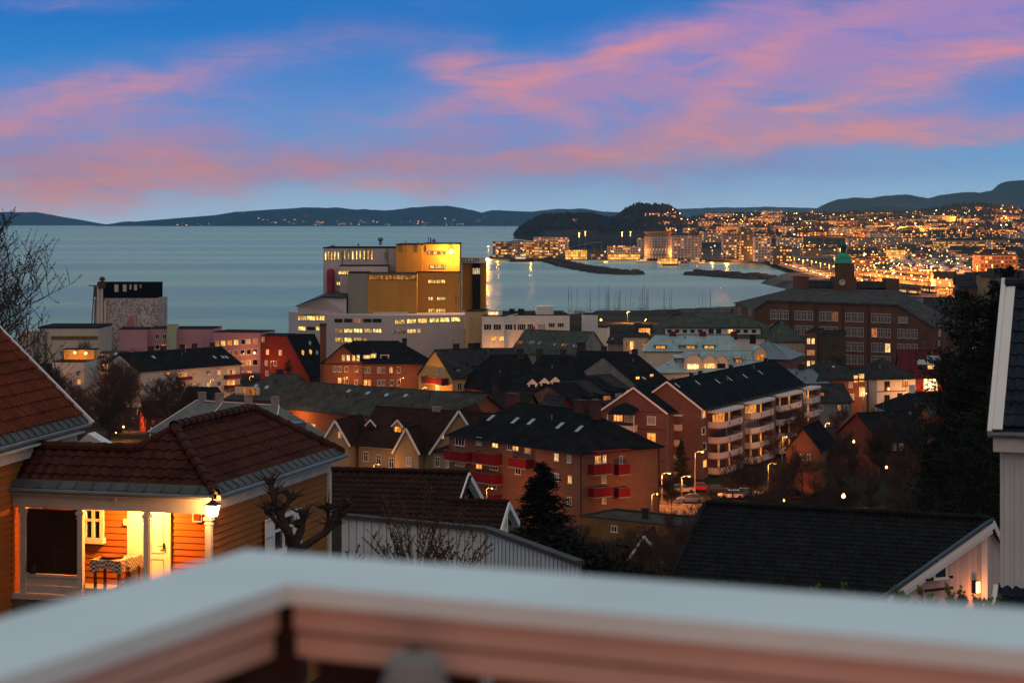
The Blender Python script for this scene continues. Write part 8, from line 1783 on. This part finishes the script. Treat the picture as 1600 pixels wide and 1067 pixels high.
stems('fan of dark budding twigs before the board wall, the left one', 555, 745, 925, 46, 30, 770, 1, .62, mat('brown_buds', (.05, .03, .022), .9)); stems('tall thin yellow budding twigs against the brown roof', 570, 720, 915, 50, 17, 722, 2, .22, dimbud, nb_=40); stems('dark budding twigs leaning right before the board wall', 660, 760, 905, 45, 14, 800, 3, .8, MATS['brown_buds'])
stems('few twigs beside the corner of the porch house', 530, 560, 905, 45, 6, 830, 4, .5, MATS['brown_buds'])
for i, (a_, c_, t_) in enumerate(((1255, 1290, 905), (1300, 1330, 905), (1328, 1368, 903), (1375, 1420, 912), (1425, 1470, 915), (1478, 1512, 914), (1515, 1555, 908))): stems('leafy shoot tips just above the rail, number %s from the left' % ['one', 'two', 'three', 'four', 'five', 'six', 'seven'][i], a_, c_, 985, 22, 7, t_, 20 + i, .2, leafm, 'leafy_shoots', .022, 34, .006)

# ------------------------------------------------------------------ street lamps in the lanes between the houses
def lane(sub, u, dist, en, what, face='F', h_=6.0):
    for b in BLDS:
        if sub in (b.o.get('label') or ''):
            if face == 'F': p = b.A + b.X * (b.L * u) - b.Y * dist
            elif face == 'L': p = b.A - b.X * dist + b.Y * (b.w * u)
            else: p = b.A + b.X * (b.L + dist) + b.Y * (b.w * u)
            street_lamp(Vector((p.x, p.y, gz(p.x, p.y))), h_, 'lane lamp ' + what, en * .62, r=.13, arm=.8, col=(1, .36, .08)); return
    print('NO LANE', sub)
for a in (('long low orange walled row', .15, 4, 2600, 'before the orange wall of the plain slate row'), ('brown brick block with a dark hipped', .25, 5, 2200, 'before the left half of the brown brick block'), ('brown brick block with a dark hipped', .8, 5, 1500, 'before the right half of the brown brick block'),
          ('yellow gabled house', .35, 5, 3200, 'lighting the balconied gable of the yellow house', 'L'), ('yellow gabled house', .5, 4.5, 1800, 'beside the long side of the yellow house'), ('long cream low block', .5, 7, 1500, 'before the middle of the long cream block'), ('long cream low block', .9, 7, 1500, 'before the right end of the long cream block'),
          ('ochre wooden villa', .35, 7, 1100, 'before the ochre villa'), ('lower pink wing', .7, 5, 1500, 'under the pink wing'), ('orange brick block with red', .62, 8, 2000, 'behind the broad spruce, by the red balconies'), ('orange brick block with red', .5, 7, 2000, 'at the right end of the red balconied block', 'R'),
          ('white villa with grey hipped', .5, 5, 1600, 'in the lane before the white villa'), ('dark hipped house with amber', .8, 4, 1600, 'in the lane under the amber bay windows'), ('red house with sloping', .5, 5, 2200, 'before the brightly lit window of the red house'), ('cream town house with arched', .4, 5, 1500, 'before the arched dormers'),
          ('long white flat deck', .3, 5, 1800, 'before the long white deck'), ('low white modern office', .4, 5, 1800, 'before the low white office'), ('brick block with four stacks', .3, 9, 2500, 'on the drive below the second balcony stack'), ('brick block with four stacks', .75, 9, 2000, 'on the drive below the last balcony stack'),
          ('shuttered house', .5, 4, 900, 'x'), ('big black hipped roof', .5, 5, 1200, 'in the lane below the three white trimmed dormers'), ('dark red block', .5, 5, 1300, 'at the foot of the dark red block'), ('long red', .2, 8, 1, 'x')):
    if a[4] != 'x': lane(*a)

# ------------------------------------------------------------------ small roof fittings and town trees
rq = random.Random(33)
for b in BLDS:
    if b.style == 'flat' or not hasattr(b, 'roof_obj') or b.L < 9 or b.A.y > 900: continue
    if b.style == 'gx':
        for i in range(max(2, int(b.L / 9))):
            x = rq.uniform(.18, .82) * b.L; y = b.w * rq.uniform(.2, .42); z = b.ze + b.rh * y / (b.w / 2) + .15
            m = MB().use(darkmetal if rq.random() < .6 else metal); r_ = rq.uniform(.09, .16); m.lathe([(r_, -.2), (r_, .5), (r_ * 1.6, .55), (r_ * 1.6, .68), (.02, .75)], (x, y, z), 7); m.build('roof_vent', b.roof_obj)
        if rq.random() < .7:
            x = rq.uniform(.25, .75) * b.L; z = b.ze + b.rh; m = MB().use(metal); m.tube([(x, b.w / 2, z), (x, b.w / 2, z + 2.4)], .035, 4)
            for k_ in range(4): m.beam((x - .5 + .06 * k_, b.w / 2 - .3, z + 2.3 - k_ * .16), (x + .5 - .06 * k_, b.w / 2 + .3, z + 2.3 - k_ * .16), .03, .03)
            m.build('aerial', b.roof_obj)
        for x in (.06, b.L - .06): m = MB().use(metal); m.tube([(x, -.12, 0), (x, -.12, b.ze - .25)], .06, 5); m.build('downpipe', b.o)
def zone(o, marks, axis='px'):
    p = o.matrix_world.translation if o.parent else o.location; px = 800 + p.x / p.y * F; return min(marks, key=lambda m_: abs(m_[0] - px))[1]
TM = {'long blocks on the distant slope': [(1110, 'above the pale hall'), (1170, 'above the glass tower'), (1230, 'above the black box'), (1290, 'above the harbour crane'), (1340, 'above the dome'), (1403, 'above the golden block'), (1460, 'above the boat hall'), (1520, 'below the mountain saddle'), (1590, 'below the highest mountain')],
      'leafless trees of the left grove': [(80, 'near the red roof'), (120, 'below the terrace house'), (165, 'under the cream gable'), (210, 'at the grove middle'), (255, 'beside the dark little house'), (310, 'next to the slate hip roof')],
      'leafless trees of the right grove': [(1215, 'beneath the last balcony stack'), (1250, 'by the half hidden brick gable'), (1290, 'below the dark gabled house'), (1330, 'below the bay window house'), (1375, 'before the black roofed brick house'), (1415, 'below the white villa'), (1460, 'touching the pines')],
      'houses on the distant hillside': [(1050, 'under the headland'), (1110, 'above the pale hall'), (1170, 'above the glass tower'), (1230, 'above the black box'), (1290, 'above the harbour crane'), (1340, 'above the dome'), (1403, 'above the golden block'), (1460, 'above the boat hall'), (1520, 'below the mountain saddle'), (1590, 'below the highest mountain')],
      'street lamps of the distant hillside': [(1050, 'under the headland'), (1110, 'above the pale hall'), (1170, 'above the glass tower'), (1230, 'above the black box'), (1290, 'above the harbour crane'), (1340, 'above the dome'), (1403, 'above the golden block'), (1460, 'above the boat hall'), (1520, 'below the mountain saddle'), (1590, 'below the highest mountain')],
      'small blocks of the distant city': [(1130, 'behind the hotels'), (1190, 'by the glass tower'), (1240, 'by the black box'), (1290, 'by the harbour crane'), (1340, 'beside the dome'), (1403, 'by the golden block'), (1450, 'by the boat hall'), (1500, 'by the pale roofed hall'), (1550, 'by the wharf houses'), (1600, 'at the city edge')],
      'street lamps of the distant city': [(1130, 'behind the hotels'), (1190, 'by the glass tower'), (1240, 'by the black box'), (1290, 'by the harbour crane'), (1340, 'beside the dome'), (1403, 'by the golden block'), (1450, 'by the boat hall'), (1500, 'by the pale roofed hall'), (1550, 'by the wharf houses'), (1600, 'at the city edge')],
      'lamp posts of the far quay': [(790, 'at the quay tip'), (860, 'before the pier offices'), (900, 'before the glass hall'), (970, 'before the white terminal'), (1030, 'before the round hotel'), (1080, 'before the broad hotel'), (1150, 'below the glass tower'), (1220, 'below the black box')],
      'lamp posts of the rail yard': [(1350, 'near the dome'), (1390, 'in the yard middle'), (1430, 'before the boat hall'), (1480, 'near the pale depot')],
      'boats in the basin beyond the rail yard': [(1400, 'below the golden block'), (1430, 'left of the boat hall'), (1475, 'right of the boat hall'), (1505, 'towards the wharf houses')],
      'sailing boats in the marina': [(895, 'at the white deck end'), (920, 'behind the stepped boathouse'), (950, 'left of the quay lamp'), (990, 'right of the quay lamp'), (1050, 'behind the mossy ridge'), (1140, 'near the school gable')]}
DEP = {'long blocks on the distant slope': (4600, 5600, 6600), 'houses on the distant hillside': (4600, 5600, 6600), 'small blocks of the distant city': (2000, 3000, 5000), 'street lamps of the distant city': (1900, 2700, 4200), 'street lamps of the distant hillside': (4600, 5600, 6600), 'leafless trees of the right grove': (170, 220, 260), 'leafless trees of the left grove': (380, 430, 500)}
for o in list(C.objects):
    g_ = o.get('group')
    if o.parent is None and g_ in TM:
        d_ = ''
        if g_ in DEP: a_, c_, e_ = DEP[g_]; d_ = ['nearest row, ', 'second row, ', 'third row, ', 'farthest row, '][(o.location.y > a_) + (o.location.y > c_) + (o.location.y > e_)]
        s_ = o['label'].split(); base_ = {'long blocks on the distant slope': 'long dim slope block', 'houses on the distant hillside': ' '.join(s_[:4]), 'small blocks of the distant city': 'small lit city block', 'street lamps of the distant hillside': 'hillside street lamp', 'street lamps of the distant city': 'orange city street lamp', 'leafless trees of the left grove': 'leafless grove tree', 'leafless trees of the right grove': 'leafless slope tree'}.get(g_, o['label'])
        o['label'] = ' '.join((base_ + ', ' + d_ + zone(o, TM[g_])).split()[:16])
